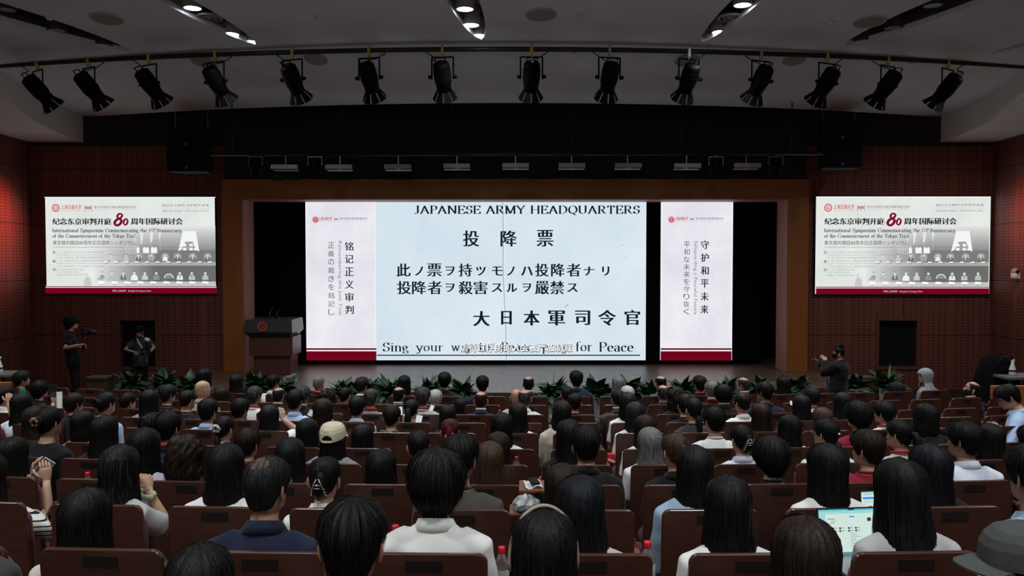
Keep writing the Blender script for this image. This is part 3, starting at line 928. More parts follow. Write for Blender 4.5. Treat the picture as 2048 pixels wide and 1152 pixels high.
    T.text('正義の裁きを銘記し 平和な未来を守り抜く', (325, 420, 419, 423.8), rgb(120, 124, 122))
    T.text('纪念东京审判开庭', (105.5, 436.4, 223, 449.4), rgb(20, 22, 26), ming=1.3)
    T.text('周年国际研讨会', (262.5, 435.8, 365, 449.4), rgb(20, 22, 26), ming=1.3)
    BR = rgb(124, 18, 50)
    for (cx, cy, rx, ry, w, sl) in ((240.5, 431.8, 4.6, 4.3, 4.8, .25), (237.0, 444.2, 6.2, 6.4, 6.4, .35), (252.2, 443.8, 3.8, 5.8, 4.4, .18)):
        vs = []
        n = 28
        for i in range(n):
            an = 2 * math.pi * i / n
            ww = w * (.55 + .45 * abs(math.cos(an - .5)))
            for r_ in (-.5, .5):
                x = (rx + r_ * ww) * math.cos(an); y = (ry + r_ * ww) * math.sin(an)
                vs.append((cx + x - y * sl, cy + y))
        Lg.add(vs, [(2 * i, 2 * i + 1, (2 * i + 3) % (2 * n), (2 * i + 2) % (2 * n)) for i in range(n)], BR, 3)
    T.serif('International Symposium Commemorating the', (105.5, 456.6, 294, 466.8), rgb(52, 60, 64), thick=.16, thin=.065)
    T.serif('80', (298.5, 457, 308.5, 464.4), rgb(52, 60, 64), thick=.16, thin=.065)
    T.serif('th', (309, 456.4, 313.4, 460), rgb(52, 60, 64), thick=.16, thin=.065)
    T.serif('Anniversary', (313.8, 457, 363.5, 466.8), rgb(52, 60, 64), thick=.16, thin=.065)
    T.serif('of the Commencement of the Tokyo Trial', (105.5, 467.9, 272, 477.5), rgb(52, 60, 64), thick=.16, thin=.065)
    T.text('東京裁判開廷80周年記念国際シンポジウム', (106, 480.9, 272, 489.6), rgb(56, 62, 66))
    Lg.rect(106.5, 494.0, 372, 494.6, rgb(120, 126, 124), 2)
    tiny = rgb(150, 156, 154)
    lines = [(502.4, 207, '主　办：上海交通大学，侵华日军南京大屠杀遇难同胞纪念馆'), (508, 270, 'Hosts : Shanghai Jiao Tong University, The Memorial Hall of the Victims in Nanjing Massacre by Japanese Invaders'),
             (513.3, 207, '主　催：上海交通大学，侵華日軍南京大虐殺遇難同胞記念館'), (519.5, 207, '承　办：东京审判研究中心，战争审判与世界和平研究院'),
             (525, 270, 'Organizers : Center for the Tokyo Trial Studies, Research Institute of War Crimes Trials and World Peace'), (530.7, 207, '共　催：東京裁判研究センター，戦争裁判と世界平和研究院'),
             (537, 167, '时　间：2026年5月28日-29日'), (542.5, 157, 'Date : May 28-29, 2026'), (547.8, 167, '開催日：2026年5月28日-29日')]
    for (y, xe, s) in lines:
        T.text(s, (113, y, xe, y + 3.2), tiny, 4)
    for y in (504.4, 522.2, 538.8):
        Lg.ring(108.2, y, 1.7, 2.7, rgb(106, 40, 60), 3, 14)
    Lg.poly([(106.6, 522.2), (109.8, 522.2), (108.2, 524)], rgb(106, 40, 60), 3)
    T.text('中国·上海/南京   Shanghai & Nanjing, China', (223.5, 579.2, 301, 583.8), rgb(226, 196, 204), 8)
    T.build('lettering', root, M_pic); Lg.build('logo', root, M_pic)
title_screen(90.5, 394, 431.8, 586.8, 'wide symposium title screen high on the red wall at the left of the stage')
title_screen(1632.5, 393.2, 1978.5, 588, 'wide symposium title screen high on the red wall at the right of the stage')
# ================================================================ on the stage: lectern, microphones, tape
M_lect_top = mat('lectern_dark_lacquer', (0.030, 0.036, 0.037), 0.35, 0.4)
M_lect_body = mat('lectern_redwood', (0.085, 0.030, 0.026), 0.4, 0.35, noise=0.1, nscale=4, stretch=(5, 5, .6))
M_emblem = mat('emblem_red', (0.40, 0.055, 0.045), 0.5, 0.3)
M_emblem2 = mat('emblem_pale', (0.55, 0.42, 0.38), 0.5, 0.3)
LY = 17.45
lc = at(546, 747, LY); lc.z = STAGE_Z
lect = thing('lectern', lc, 'dark red wooden lectern with round red emblem at the left edge of the stage', 'lectern')
S_ = LY / FPX                                    # metres per photo pixel there
def lz(y): return at(546, y, LY).z - STAGE_Z
b = MB()
def prism(b, quads, mi=0):
    """closed solid from a list of horizontal rings (each four corners)"""
    n = len(quads[0]); vs = [p for q in quads for p in q]; fs = []
    for i in range(len(quads) - 1):
        for k in range(n):
            fs.append((i * n + k, i * n + (k + 1) % n, (i + 1) * n + (k + 1) % n, (i + 1) * n + k))
    fs.append(tuple(range(n - 1, -1, -1))); fs.append(tuple((len(quads) - 1) * n + k for k in range(n)))
    b.add(vs, fs, mi)
def ring4(x0, x1, y0, y1, z): return [(x0, y0, z), (x1, y0, z), (x1, y1, z), (x0, y1, z)]
u = S_
prism(b, [ring4(-33 * u, 40 * u, -.18, .42, 0), ring4(-33 * u, 40 * u, -.18, .42, lz(709))])
b.build('base_box', M_lect_body, lect, bevel=.006)
b = MB(); prism(b, [ring4(-40 * u, 46 * u, -.25, .45, lz(709)), ring4(-40 * u, 46 * u, -.25, .45, lz(672))])
b.build('body_box', M_lect_body, lect, bevel=.006)
b = MB()
prism(b, [ring4(-38 * u, 40 * u, -.26, .50, lz(672)), ring4(-48 * u, 48 * u, -.36, .60, lz(662)), ring4(-45 * u, 46 * u, -.30, .60, lz(638)), ring4(-42 * u, 40 * u, -.26, .55, lz(637.2))])
b.build('desk_top', M_lect_top, lect, bevel=.008)
b = MB()
ec = Vector((-10.5 * u, -.345, lz(650.5)))
tilt = Matrix.Rotation(R(-14), 3, 'X')
def disc(b, c, r0, r1, n=28, dy=0.0, mi=0):
    vs = []
    for i in range(n):
        a = 2 * math.pi * i / n
        for r in (r0, r1):
            vs.append(c + tilt @ Vector((r * math.cos(a), dy, r * math.sin(a))))
    b.add(vs, [(2 * i, 2 * i + 1, (2 * i + 3) % (2 * n), (2 * i + 2) % (2 * n)) for i in range(n)], mi)
disc(b, ec, .078, .100, dy=-.004); disc(b, ec, .055, .066, dy=-.004)
for k in range(16):
    a = 2 * math.pi * k / 16
    b.box(ec + tilt @ Vector((.103 * math.cos(a), -.003, .103 * math.sin(a))), (.012, .006, .012), tilt @ Matrix.Rotation(-a, 3, 'Y'))
for (x, z, w, h) in ((0, .022, .062, .010), (0, -.002, .074, .011), (0, -.026, .084, .011), (0, 0, .011, .075), (-.022, .008, .010, .03), (.024, -.012, .010, .03)):
    b.box(ec + tilt @ Vector((x, -.004, z)), (w, .006, h), tilt)
b.build('emblem', M_emblem, lect)

def microphone(px, lean, label):
    p = at(px, 637, LY); p.y = LY + .12; p.z = STAGE_Z + lz(637) - .003
    m = thing('gooseneck_microphone', p, label, 'microphone', 'microphones on the lectern')
    b = MB(); b.box((0, 0, .012), (.11, .08, .024)); b.build('base', M_metal, m, bevel=.004)
    b = MB(); b.tube([(0, 0, .02), (.005, -.01, .07), (.02 + lean, -.02, .12), (.05 + lean, -.02, .17)], .009, 8); b.build('neck', mat('mic_neck', (.10, .10, .10), .35, .5), m, smooth=True)
    b = MB(); b.ball((.062 + lean, -.02, .20), (.032, .032, .048), rot=Matrix.Rotation(R(25), 3, 'Y')); b.build('foam_head', mat('mic_foam', (.014, .014, .015), .95, .1, bump=.4, bscale=160), m, smooth=True)
microphone(536, 0.0, 'left gooseneck microphone with black foam head on the lectern')
microphone(550, 0.0, 'right gooseneck microphone with black foam head on the lectern')

M_tape = mat('white_tape', (0.62, 0.60, 0.62), .6, .3)
for k, lab in enumerate(('white tape strip on the stage floor, nearest the lectern', 'middle strip of three white tapes on the stage floor by the lectern', 'white tape strip on the stage floor, farthest from the lectern')):
    p = at(576 + k * 4.4, 754.5 - k * 2.8, 17.1); d = ray(576 + k * 4.4, 754.5 - k * 2.8)
    p = EYE + d * ((STAGE_Z - EYE.z) / d.z)
    b = MB(); b.box((0, 0, .002), (.17, .055, .004), Matrix.Rotation(R(38), 3, 'Z'))
    o = b.build('tape_strip', M_tape); o.location = (p.x, p.y, STAGE_Z + .0005)
    tag(o, lab, 'tape', 'tape strips on the stage floor')

# ================================================================ potted plants along the front of the stage
M_leaf = mat('dark_leaf', (0.014, 0.050, 0.018), 0.42, 0.45, noise=0.3, nscale=9)
M_leaf2 = mat('leaf_mid_green', (0.020, 0.072, 0.022), 0.42, 0.45, noise=0.3, nscale=9)
M_leaf3 = mat('pale_leaf', (0.22, 0.36, 0.09), 0.5, 0.4)
M_pot = mat('white_ceramic', (0.62, 0.62, 0.60), 0.35, 0.45)
M_box = mat('planter_wood', (0.060, 0.040, 0.026), 0.6, 0.2, noise=.15, nscale=5)
M_soil = mat('soil', (0.012, 0.008, 0.006), 0.95, 0.1)
def leaf(b, base, d, length, width, droop, twist, mi=0):
    """a pointed leaf on a thin stalk, folded along its midrib"""
    d = Vector(d).normalized(); side = d.cross(Vector((0, 0, 1)))
    side = side.normalized() if side.length > 1e-3 else Vector((1, 0, 0))
    side = (side * math.cos(twist) + d.cross(side) * math.sin(twist)).normalized()
    n = 7; vs = []; fs = []
    p = Vector(base); dd = d.copy()
    prof = [.03, .05, .45, .95, 1.0, .72, .34, .0]
    for i in range(n + 1):
        w = width * prof[i]
        up = dd.cross(side).normalized()
        vs += [p - side * w, p - up * (w * .35), p + side * w]
        p = p + dd * (length / n)
        dd = (dd + Vector((0, 0, -droop / n))).normalized()
    for i in range(n):
        k = 3 * i
        fs += [(k, k + 3, k + 4, k + 1), (k + 1, k + 4, k + 5, k + 2)]
    b.add(vs, fs, mi)
def plant(px, py, Y, size, label, pot='round', seed=0, bud=False, potvis=True, lush=130):
    r = random.Random(seed)
    p = at(px, py, Y); p.z = 0.0
    ph = .46
    t = thing('potted_plant', p, label, 'plant', 'potted plants in front of the stage')
    b = MB()
    if pot == 'round':
        b.lathe([(.0, .0), (.12, .0), (.135, .02), (.17, ph - .02), (.175, ph), (.155, ph), (.15, ph - .05), (.0, ph - .05)], n=24)
        b.build('pot', M_pot, t, smooth=True)
    else:
        b.box((0, 0, ph / 2), (.34, .34, ph)); b.build('pot', M_box, t, bevel=.01)
    b = MB(); b.lathe([(0, ph - .052), (.148, ph - .052), (.148, ph - .03), (0, ph - .025)], n=16); b.build('soil', M_soil, t)
    b = MB()
    for k in range(lush):
        az = r.uniform(0, 2 * math.pi); el = r.uniform(.15, 1.35)
        d = (math.cos(az) * math.cos(el), math.sin(az) * math.cos(el), math.sin(el))
        L_ = size * r.uniform(.30, .80) * (.72 + .28 * math.sin(el))
        leaf(b, (r.uniform(-.07, .07), r.uniform(-.07, .07), ph - .04), d, L_, L_ * r.uniform(.14, .21), r.uniform(.7, 1.9), r.uniform(-.6, .6), r.choice((0, 0, 0, 1)))
    b.build('foliage', [M_leaf, M_leaf2], t, smooth=True)
    if bud:
        b = MB(); leaf(b, (.02, -.04, ph), (.04, -.05, 1), size * .74, .060, .10, .9); b.build('pale_bud', M_leaf3, t, smooth=True)
    return t
PL = [  # photo x, distance, size, pot, bud, label
    (262, 15.4, .62, 'round', 0, 'dark leafy plant in a white pot beside the black-clad photographer with a neck strap'),
    (330, 15.3, .60, 'round', 0, 'dark leafy plant right of the neck-strap photographer, behind the bald man'),
    (385, 15.2, .58, 'box', 0, 'dark leafy plant in front of the wall left of the brown pillar'),
    (512, 15.0, .60, 'round', 0, 'dark leafy plant directly below the lectern'),
    (570, 14.8, .55, 'box', 0, 'leafy plant right of the lectern foot, beside white tape strips'),
    (683, 14.4, .56, 'round', 0, 'green plant right of the grey-cropped man with red collar'),
    (735, 14.4, .58, 'round', 0, 'green plant spreading behind the dark-grey haired man below the left banner'),
    (786, 14.3, .66, 'round', 0, 'tall green plant left of the front-row woman with black bob'),
    (862, 14.3, .60, 'round', 1, 'green plant with a pale bud left of the front-row man in black suit'),
    (925, 14.3, .62, 'round', 0, 'bushy green plant right of the front-row man in black suit'),
    (1104, 14.3, .68, 'round', 1, 'green plant with upright pale bud in a white pot below the slide'),
    (1192, 14.3, .62, 'round', 0, 'green plant in a white pot right of the man with tall black hair'),
    (1258, 14.3, .66, 'round', 0, 'green plant behind the front-row grey-haired woman'),
    (1303, 14.4, .52, 'box', 0, 'small green plant left of the man with a bald patch and blue shirt'),
    (1366, 14.5, .60, 'box', 0, 'green plant left of the front-row man with red lanyard'),
    (1452, 14.5, .58, 'round', 0, 'green plant below the right banner, right of the grey-haired man'),
    (1518, 14.7, .62, 'box', 0, 'dark green plant right of the balding man with glasses'),
    (1592, 15.0, .60, 'box', 0, 'dark leafy plant left of the standing woman with black mask'),
    (1706, 15.2, .60, 'round', 0, 'dark leafy plant in a white pot right of the standing masked woman'),
    (1772, 15.2, .64, 'round', 1, 'dark leafy plant in a white pot left of the woman in grey headscarf')]
for i, (px, Y, sz, pot, bud, lab) in enumerate(PL):
    plant(px, 790, Y, sz, lab, pot, 100 + i, bool(bud))
# plain dark planter boxes standing beside the end plants
for px, lab in ((200, 'tall dark wooden planter box left of the first white pot'), (1738, 'tall dark wooden planter box between the two right-hand white pots')):
    p = at(px, 790, 15.3)
    b = MB(); b.box((0, 0, .33), (.36, .30, .66)); b.box((0, 0, .64), (.40, .34, .05))
    o = b.build('planter_box', M_box, bevel=.008); o.location = (p.x, p.y, 0); tag(o, lab, 'planter', 'dark planter boxes')

# ================================================================ lighting pipe and its fourteen stage lamps
PIPE_Y0 = 14.05
def pipe_y(px): return 95.0 + (px - 1010.0) ** 2 / 1010.0 ** 2 * 33.0
def pipe_pt(px):
    Y = PIPE_Y0 + 1.05 * ((px - 1010) / 1010) ** 2
    return at(px, pipe_y(px) + 3.5, Y)
b = MB(); b.tube([pipe_pt(x) for x in range(-60, 2110, 31)], .043, 12)
tag(b.build('lighting_pipe', mat('pipe_dark_olive', (.020, .020, .014), .5, .4), smooth=True), 'long curved black pipe under the ceiling carrying the stage lamps', 'pipe')
M_lamp = mat('lamp_black_enamel', (.0032, .0033, .0040), .6, .10)
M_cable = mat('black_cable', (.008, .008, .008), .6, .2)
ORD = ['leftmost', 'second', 'third', 'fourth', 'fifth', 'sixth', 'seventh', 'eighth', 'ninth', 'tenth', 'eleventh', 'twelfth', 'thirteenth', 'rightmost']
LAMPX = [75, 177, 298, 431, 585, 738, 885, 1063, 1219, 1378, 1522, 1654, 1776, 1896]
def stage_lamp(px, k):
    hang = pipe_pt(px)
    lab = f'{ORD[k]} black stage spotlight on the curved pipe' + ('' if k in (0, 13) else ', counted from the left')
    if k == 7: lab = 'black stage spotlight with a small blue display, above the middle of the slide'
    t = thing('stage_spotlight', hang, lab, 'spotlight', 'stage spotlights on the curved pipe')
    aim = Vector((-.34 * hang.x, 4.0, -4.9)).normalized()
    piv = Vector((0, 0, -.46))
    side = Vector((0, 0, 1)).cross(aim).normalized()     # yoke axis, level
    b = MB(); b.box((0, 0, -.02), (.05, .09, .17)); b.box((0, 0, -.115), (.03, .03, .04))
    b.build('hook_clamp', M_yellow if (k < 8 or k > 10) else M_steel, t, bevel=.006)
    yaw = math.atan2(side.y, side.x)
    rz = Matrix.Rotation(yaw, 3, 'Z')
    hw = .185
    b = MB()
    for (p, q) in (((-hw, 0, -.13), (hw, 0, -.13)),):
        b.tube([rz @ Vector(p), rz @ Vector(q)], .014, 6)
    for s in (-1, 1):
        b.tube([rz @ Vector((s * hw, 0, -.13)), rz @ Vector((s * hw, 0, -.50))], .014, 6)
    b.build('yoke', M_lamp, t)
    for s in (-1, 1):
        b = MB(); b.lathe([(0, 0), (.03, 0), (.034, .02), (.03, .05), (0, .055)], rz @ Vector((s * (hw + .008), 0, -.46)), 12, axis=rz @ Vector((s, 0, 0))); b.build('tilt_knob', M_lamp, t, smooth=True)
    rear = piv - aim * .26
    b = MB()
    b.lathe([(.0, 0), (.10, 0), (.135, .03), (.14, .10), (.14, .36), (.125, .40), (.125, .50), (.115, .50), (.11, .44), (0, .44)], rear, 20, axis=aim)
    for q in range(5):
        b.lathe([(.14, .12 + .04 * q), (.147, .125 + .04 * q), (.147, .14 + .04 * q), (.14, .145 + .04 * q)], rear, 20, axis=aim)
    hb = b.build('lamp_housing', M_lamp, t, smooth=True)
    b = MB()
    upv = side.cross(aim).normalized()
    b.tube([rear + side * .09 + aim * .05, rear + side * .09 - aim * .07, rear - aim * .085, rear - side * .09 - aim * .07, rear - side * .09 + aim * .05], .010, 6)
    b.build('carry_handle', M_lamp, t, smooth=True)
    mouth = rear + aim * .50
    nf = 8
    for q in range(nf):
        a0 = 2 * math.pi * (q + .5) / nf; hw2 = math.pi / nf * .88
        vs = []
        for (rr, dz, ww) in ((.125, 0, .95), (.215, .155, .98)):
            for sg in (-1, 1):
                a = a0 + sg * hw2 * ww
                vs.append(mouth + (side * math.cos(a) + upv * math.sin(a)) * rr + aim * dz)
        out = (side * math.cos(a0) + upv * math.sin(a0)) * .004
        b = MB(); b.add([*vs, *[v + out for v in vs]], [(0, 1, 3, 2), (4, 6, 7, 5), (0, 4, 5, 1), (2, 3, 7, 6), (0, 2, 6, 4), (1, 5, 7, 3)])
        b.build('barn_door', M_lamp, t)
    b = MB(); b.lathe([(0, .455), (.108, .455), (.108, .46), (0, .462)], rear, 18, axis=aim); b.build('lens', mat('lamp_lens', (.02, .02, .025), .1, .6), t)
    b = MB()
    q0 = rear + aim * .02 + side * .05
    sgn = 1 if k % 2 else -1
    pts = [Vector((sgn * .33, .02, .02)), Vector((sgn * .26, -.02, -.06)), Vector((sgn * .14, -.03, -.14)), (q0 + Vector((sgn * .08, -.03, .06))), q0]
    b.tube(pts, .009, 6); b.build('power_cable', M_cable, t, smooth=True)
    b = MB(); b.box(rear + upv * -.02 - aim * .004, (.04, .004, .02), None)
    b.build('display_window', mat('lamp_display_blue', (.05, .10, .2), .3, .4, emit=(.25, .55, 1.0), estr=.9) if k == 7 else mat('lamp_badge', (.06, .06, .065), .4, .4), t)
for k, x in enumerate(LAMPX):
    stage_lamp(x, k)

# ================================================================ second pipe in front of the header with flat panel lamps
P2Y = 16.6
def p2(px, py): return at(px, py, P2Y)
b = MB(); b.tube([p2(420, 309), p2(1645, 307)], .035, 10)
for x_ in (-5.6, -3.4, -1.2, 1.2, 3.4, 5.6):
    b.tube([(x_, P2Y, p2(1024, 308).z), (x_, P2Y, ROOF - .1)], .012, 6)
tag(b.build('header_pipe', M_metal, smooth=True), 'straight black pipe above the stage opening carrying panel lamps', 'pipe')
M_panelface = mat('panel_lamp_housing', (.30, .285, .265), .5, .3)
PXS = [(572, 336), (680, 336), (797, 335.5), (914, 334), (1031, 333), (1143, 333), (1255, 333), (1373, 333.5), (1492, 333)]
for k, (px, py) in enumerate(PXS):
    c = p2(px, py)
    nm = ['leftmost', 'second', 'third', 'fourth', 'middle', 'sixth', 'seventh', 'eighth', 'rightmost'][k]
    t = thing('panel_lamp', c, f'{nm} flat grey panel lamp of the row above the stage opening' if k in (0, 4, 8) else f'{nm} flat grey panel lamp from the left above the stage opening', 'lamp', 'panel lamps above the stage opening')
    rx = Matrix.Rotation(R(-22), 3, 'X')
    b = MB(); b.box((0, .0, 0), (.53, .30, .085), Matrix.Rotation(R(-4), 3, 'X')); b.build('housing', M_panelface, t, bevel=.006)
    for s in (-1, 1):
        b = MB(); b.box((s * .278, -.02, -.02), (.022, .12, .10)); b.build('side_bracket', M_lamp, t)
        b = MB(); b.box((s * .15, .0, -.16), (.24, .02, .19), rx); b.build('barn_door', M_lamp, t)
    b = MB(); b.tube([(0, 0, .04), (0, 0, p2(px, 308).z - c.z)], .012, 6); b.build('hanger', M_steel, t)
for px, lab in ((511, 'black can lamp left of the first panel lamp'), (630, 'black can lamp between the first and second panel lamps'), (1432, 'black can lamp left of the last panel lamp'), (1552, 'black can lamp right of the last panel lamp')):
    c = p2(px, 331)
    t = thing('can_lamp', c, lab + ' above the stage', 'lamp', 'black can lamps above the stage')
    ax = Vector((0, .35, -1)).normalized()
    b = MB(); b.lathe([(0, -.16), (.09, -.16), (.11, -.12), (.11, .10), (.12, .16), (.105, .16), (.10, .12), (0, .12)], (0, 0, 0), 16, axis=ax); b.build('lamp_housing', M_lamp, t, smooth=True)
    b = MB(); b.tube([(-.14, 0, 0), (-.14, 0, .17), (.14, 0, .17), (.14, 0, 0)], .011, 6); b.tube([(0, 0, .17), (0, 0, p2(px, 308).z - c.z)], .012, 6); b.build('yoke', M_steel, t)

# ================================================================ hung loudspeakers
M_spk = mat('speaker_black', (.0060, .0065, .0085), .7, .2)
M_grille = mat('speaker_grille', (.0050, .0055, .0080), .75, .2, bump=.5, bscale=220)
for (x0, y0, x1, y1, lab) in ((330, 256, 418, 343, 'black loudspeaker hung above the left title screen'), (1644, 238, 1728, 336, 'black loudspeaker hung above the right title screen')):
    Y = 16.9
    a = at(x0, y0, Y); c = at(x1, y1, Y); w = c.x - a.x; h = a.z - c.z
    t = thing('hung_speaker', ((a.x + c.x) / 2, Y + .25, (a.z + c.z) / 2), lab, 'speaker', 'hung loudspeakers')
    for (z0, z1, ww) in ((.04 * h, h / 2, 1.0), (-h / 2, .03 * h, .98)):
        b = MB(); prism(b, [[(-w / 2 * ww * .93, -.25, z0), (w / 2 * ww * .93, -.25, z0), (w / 2 * .7, .3, z0), (-w / 2 * .7, .3, z0)], [(-w / 2 * ww, -.25, z1), (w / 2 * ww, -.25, z1), (w / 2 * .7, .3, z1), (-w / 2 * .7, .3, z1)]])
        cab = b.build('cabinet', M_spk, t, bevel=.01)
        b = MB(); b.box((0, -.256, (z0 + z1) / 2), (w * .86 * ww, .01, (z1 - z0) * .86)); b.build('grille', M_grille, cab)
        b = MB(); b.box((-.01, -.263, z0 + .08), (.06, .006, .06)); b.build('badge', mat('speaker_badge', (.10, .10, .10), .4, .4), cab)
    for s in (-1, 1):
        b = MB(); b.tube([(s * w * .38, 0, h / 2), (s * w * .38, 0, min(h / 2 + .8, ROOF - .12 - (a.z + c.z) / 2))], .008, 6); b.build('suspension_cable', M_steel, t)

# ================================================================ recessed speakers in the front wall, under the title screens
for (n0, n1, z0, z1), lab in zip(niches, ('dark recessed speaker in the wall behind the neck-strap photographer', 'dark recessed speaker in the wall below the right title screen')):
    t = thing('recessed_speaker', ((n0 + n1) / 2, FRONT_Y, (z0 + z1) / 2), lab, 'speaker', 'recessed wall speakers')
    w, h = n1 - n0, z1 - z0
    b = MB(); b.box((0, .14, 0), (w - .01, .10, h - .01)); b.build('grille', M_grille, t)
    b = MB()
    for (cx, cz, sx, sz) in ((0, h / 2 + .03, w + .12, .06), (0, -h / 2 - .03, w + .12, .06), (-w / 2 - .03, 0, .06, h), (w / 2 + .03, 0, .06, h)):
        b.box((cx, -.012, cz), (sx, .024, sz))
    b.build('frame', mat('niche_frame_wood', (.13, .050, .040), .5, .3), t)

# ================================================================ ceiling fittings
M_glow = mat('downlight_glow', (1, 1, 1), .5, emit=(.92, .98, 1.0), estr=14.0)
M_rim = mat('downlight_rim', (.35, .35, .35), .4, .4)
M_offlens = mat('downlight_off_glass', (.24, .24, .25), .3, .4)
def down_light(px, py, lit, lab, r=.125, drop=0.10):
    """pot lamp hanging in a ceiling slot"""
    d = ray(px, py)
    t_ = (CE_Z + CE_S * CE_Y - EYE.z + .04) / (d.z + CE_S * d.y)
    p = EYE + d * t_
    t = thing('slot_downlight', p, lab, 'downlight', 'downlights in the ceiling slots')
    b = MB(); b.lathe([(r, .0), (r + .018, .0), (r + .02, .28), (0, .28), (0, .03), (r, .012)], n=22); b.build('housing', M_rim if lit else M_darkgrey, t, smooth=False)
    b = MB(); b.lathe([(0, .006), (r, .006)], n=22); b.v = b.v; b.build('glass', M_glow if lit else M_offlens, t)
    if lit:
        o = spot('slot_downlight_beam', p + Vector((0, 0, -.14)), p + Vector((0, 0, -3)), 15 if 'tip' in lab else 50 if 'middle lit' in lab else 330, 144, (.93, .98, 1.0), .10)
for (px, py, lab) in ((385, 17, 'lit downlight highest in the ceiling slot above the left title screen'), (462, 69, 'middle lit downlight in the ceiling slot above the left title screen'), (503, 85, 'lit downlight at the tip of the slot above the left title screen'),
                      (930, 19, 'lit downlight highest in the middle ceiling slot'), (942, 51, 'middle lit downlight of the three in the middle ceiling slot'), (957, 72.5, 'lit downlight at the tip of the middle ceiling slot'),
                      (1485, 11, 'lit downlight highest in the slot above the right banner'), (1440, 65, 'middle lit downlight in the slot above the right banner'), (1422, 80, 'lit downlight at the tip of the slot above the right banner'),
                      (2021, 104, 'lit downlight alone in the small slot at the upper right corner')):
    down_light(px, py, True, lab)
for (px, py, lab) in ((12, 20, 'unlit pot lamp highest in the dark left ceiling slot'), (114, 62, 'unlit pot lamp in the middle of the dark left ceiling slot'), (207, 91, 'unlit pot lamp at the tip of the dark left ceiling slot'),
                      (1866, 12, 'unlit pot lamp highest in the dark right ceiling slot'), (1786, 57, 'unlit pot lamp in the middle of the dark right ceiling slot'), (1725, 83, 'unlit pot lamp at the tip of the dark right ceiling slot')):
    down_light(px, py, False, lab, r=.13)
M_spkdisc = mat('ceiling_speaker_mesh', (.30, .285, .27), .85, .2, bump=.2, bscale=200)
M_smoke = mat('white_disc_plastic', (.70, .70, .70), .5, .3)
def on_panel(px, py):
    """where the line of sight meets the lower ceiling panel"""
    best = None
    d = ray(px, py)
    for i in range(400):
        Y = 14.2 + i * .01
        p = EYE + d * (Y / d.y)
        y0 = CE_Y + p.x ** 2 / 82 + .005; z0 = CE_Z - CE_S * p.x ** 2 / 82 + .004; y1 = min(16.4 + p.x ** 2 / 53.6, FRONT_Y)
        u = (Y - y0) / (y1 - y0)
        z = z0 + (PB_Z - z0) * u - .035 * 4 * u * (1 - u)
        if p.z >= z:
            return p, (PB_Z - CE_Z) / (y1 - y0)
    return p, -.2
def ceiling_disc(px, py, r, lab, low, kind):
    if low:
        p, sl = on_panel(px, py)
    else:
        p = on_ceiling(px, py); sl = -CE_S
    q = Matrix.Rotation(math.atan(sl), 4, 'X')
    big = r > .1
    t = thing('ceiling_speaker' if big else 'smoke_detector', p, lab, 'speaker' if big else 'detector', kind)
    t.rotation_euler = q.to_euler()
    b = MB()
    if big:
        b.lathe([(0, -.012), (r * .9, -.012), (r * .9, .002), (0, .002)], n=30); b.build('mesh_cover', M_spkdisc, t)
        b = MB(); b.lathe([(r * .9, .004), (r * .9, -.016), (r * .93, -.02), (r, -.012), (r, .004)], n=30); b.build('trim_ring', mat('speaker_ring', (.46, .44, .42), .5, .3), t, smooth=True)
    else:
        b.lathe([(0, -.030), (r * .6, -.030), (r, -.012), (r, .01), (0, .01)], n=20); b.build('cap', M_smoke, t, smooth=True)
        b = MB(); b.lathe([(r * 1.0, .01), (r * 1.12, -.002), (r * 1.12, .012)], n=20); b.build('base_ring', M_rim, t)
for (px, py, lab) in ((214, 37, 'round ceiling speaker between the dark left slot and the lit left slot'), (1082, 29, 'round ceiling speaker right of the middle light slot'), (1739, 43, 'round ceiling speaker beside the dark right slot')):
    ceiling_disc(px, py, .25, lab, False, 'round ceiling speakers')
for (px, py, lab) in ((633, 119, 'round speaker in the lower ceiling right of the fifth spotlight'), (405, 122, 'round speaker in the lower ceiling behind the fourth spotlight'), (1372, 121, 'round speaker in the lower ceiling behind the tenth spotlight'), (1588, 120, 'round speaker in the lower ceiling right of the eleventh spotlight')):
    ceiling_disc(px, py, .21, lab, True, 'round ceiling speakers')
for (px, py, lab) in ((636, 35, 'small white detector left of the middle light slot'), (1160, 31, 'small white detector right of the ceiling speaker'), (1664, 44, 'small white detector left of the right ceiling speaker'), (99, 36, 'small white detector beside the dark left slot')):
    ceiling_disc(px, py, .055, lab, False, 'small ceiling detectors')
for (px, py, lab) in ((768, 112, 'small white detector in the lower ceiling near the sixth spotlight'), (1148, 105.5, 'small white detector in the lower ceiling near the eighth spotlight'), (1824, 125.5, 'small white detector in the lower ceiling near the thirteenth spotlight'), (396, 111, 'small white detector in the lower ceiling near the fourth spotlight')):
    ceiling_disc(px, py, .055, lab, True, 'small ceiling detectors')
# round air outlets in the lit slots
for (px, py, lab) in ((419, 36, 'round air outlet between the lamps of the left light slot'), (1461, 37, 'round air outlet between the lamps of the right light slot')):
    d = ray(px, py); t_ = (CE_Z + CE_S * CE_Y - EYE.z + .06) / (d.z + CE_S * d.y); p = EYE + d * t_
    t = thing('air_outlet', p, lab, 'vent', 'round air outlets in the light slots')
    for (r0, r1, nm) in ((.17, .20, 'outer_ring'), (.09, .11, 'inner_ring'), (0, .04, 'hub')):
        b = MB(); b.lathe([(r0, 0), (r1, 0), (r1, .03), (r0, .03)], n=26); b.build(nm, M_rim, t)
    b = MB()
    for k in range(4):
        a = math.pi / 2 * k + .4
        b.box((.105 * math.cos(a), .105 * math.sin(a), .015), (.14, .012, .02), Matrix.Rotation(a, 3, 'Z'))
    b.build('spoke', M_rim, t)
    b = MB(); b.lathe([(0, .05), (.2, .05), (.2, .30), (0, .30)], n=26); b.build('duct', M_dark, t)

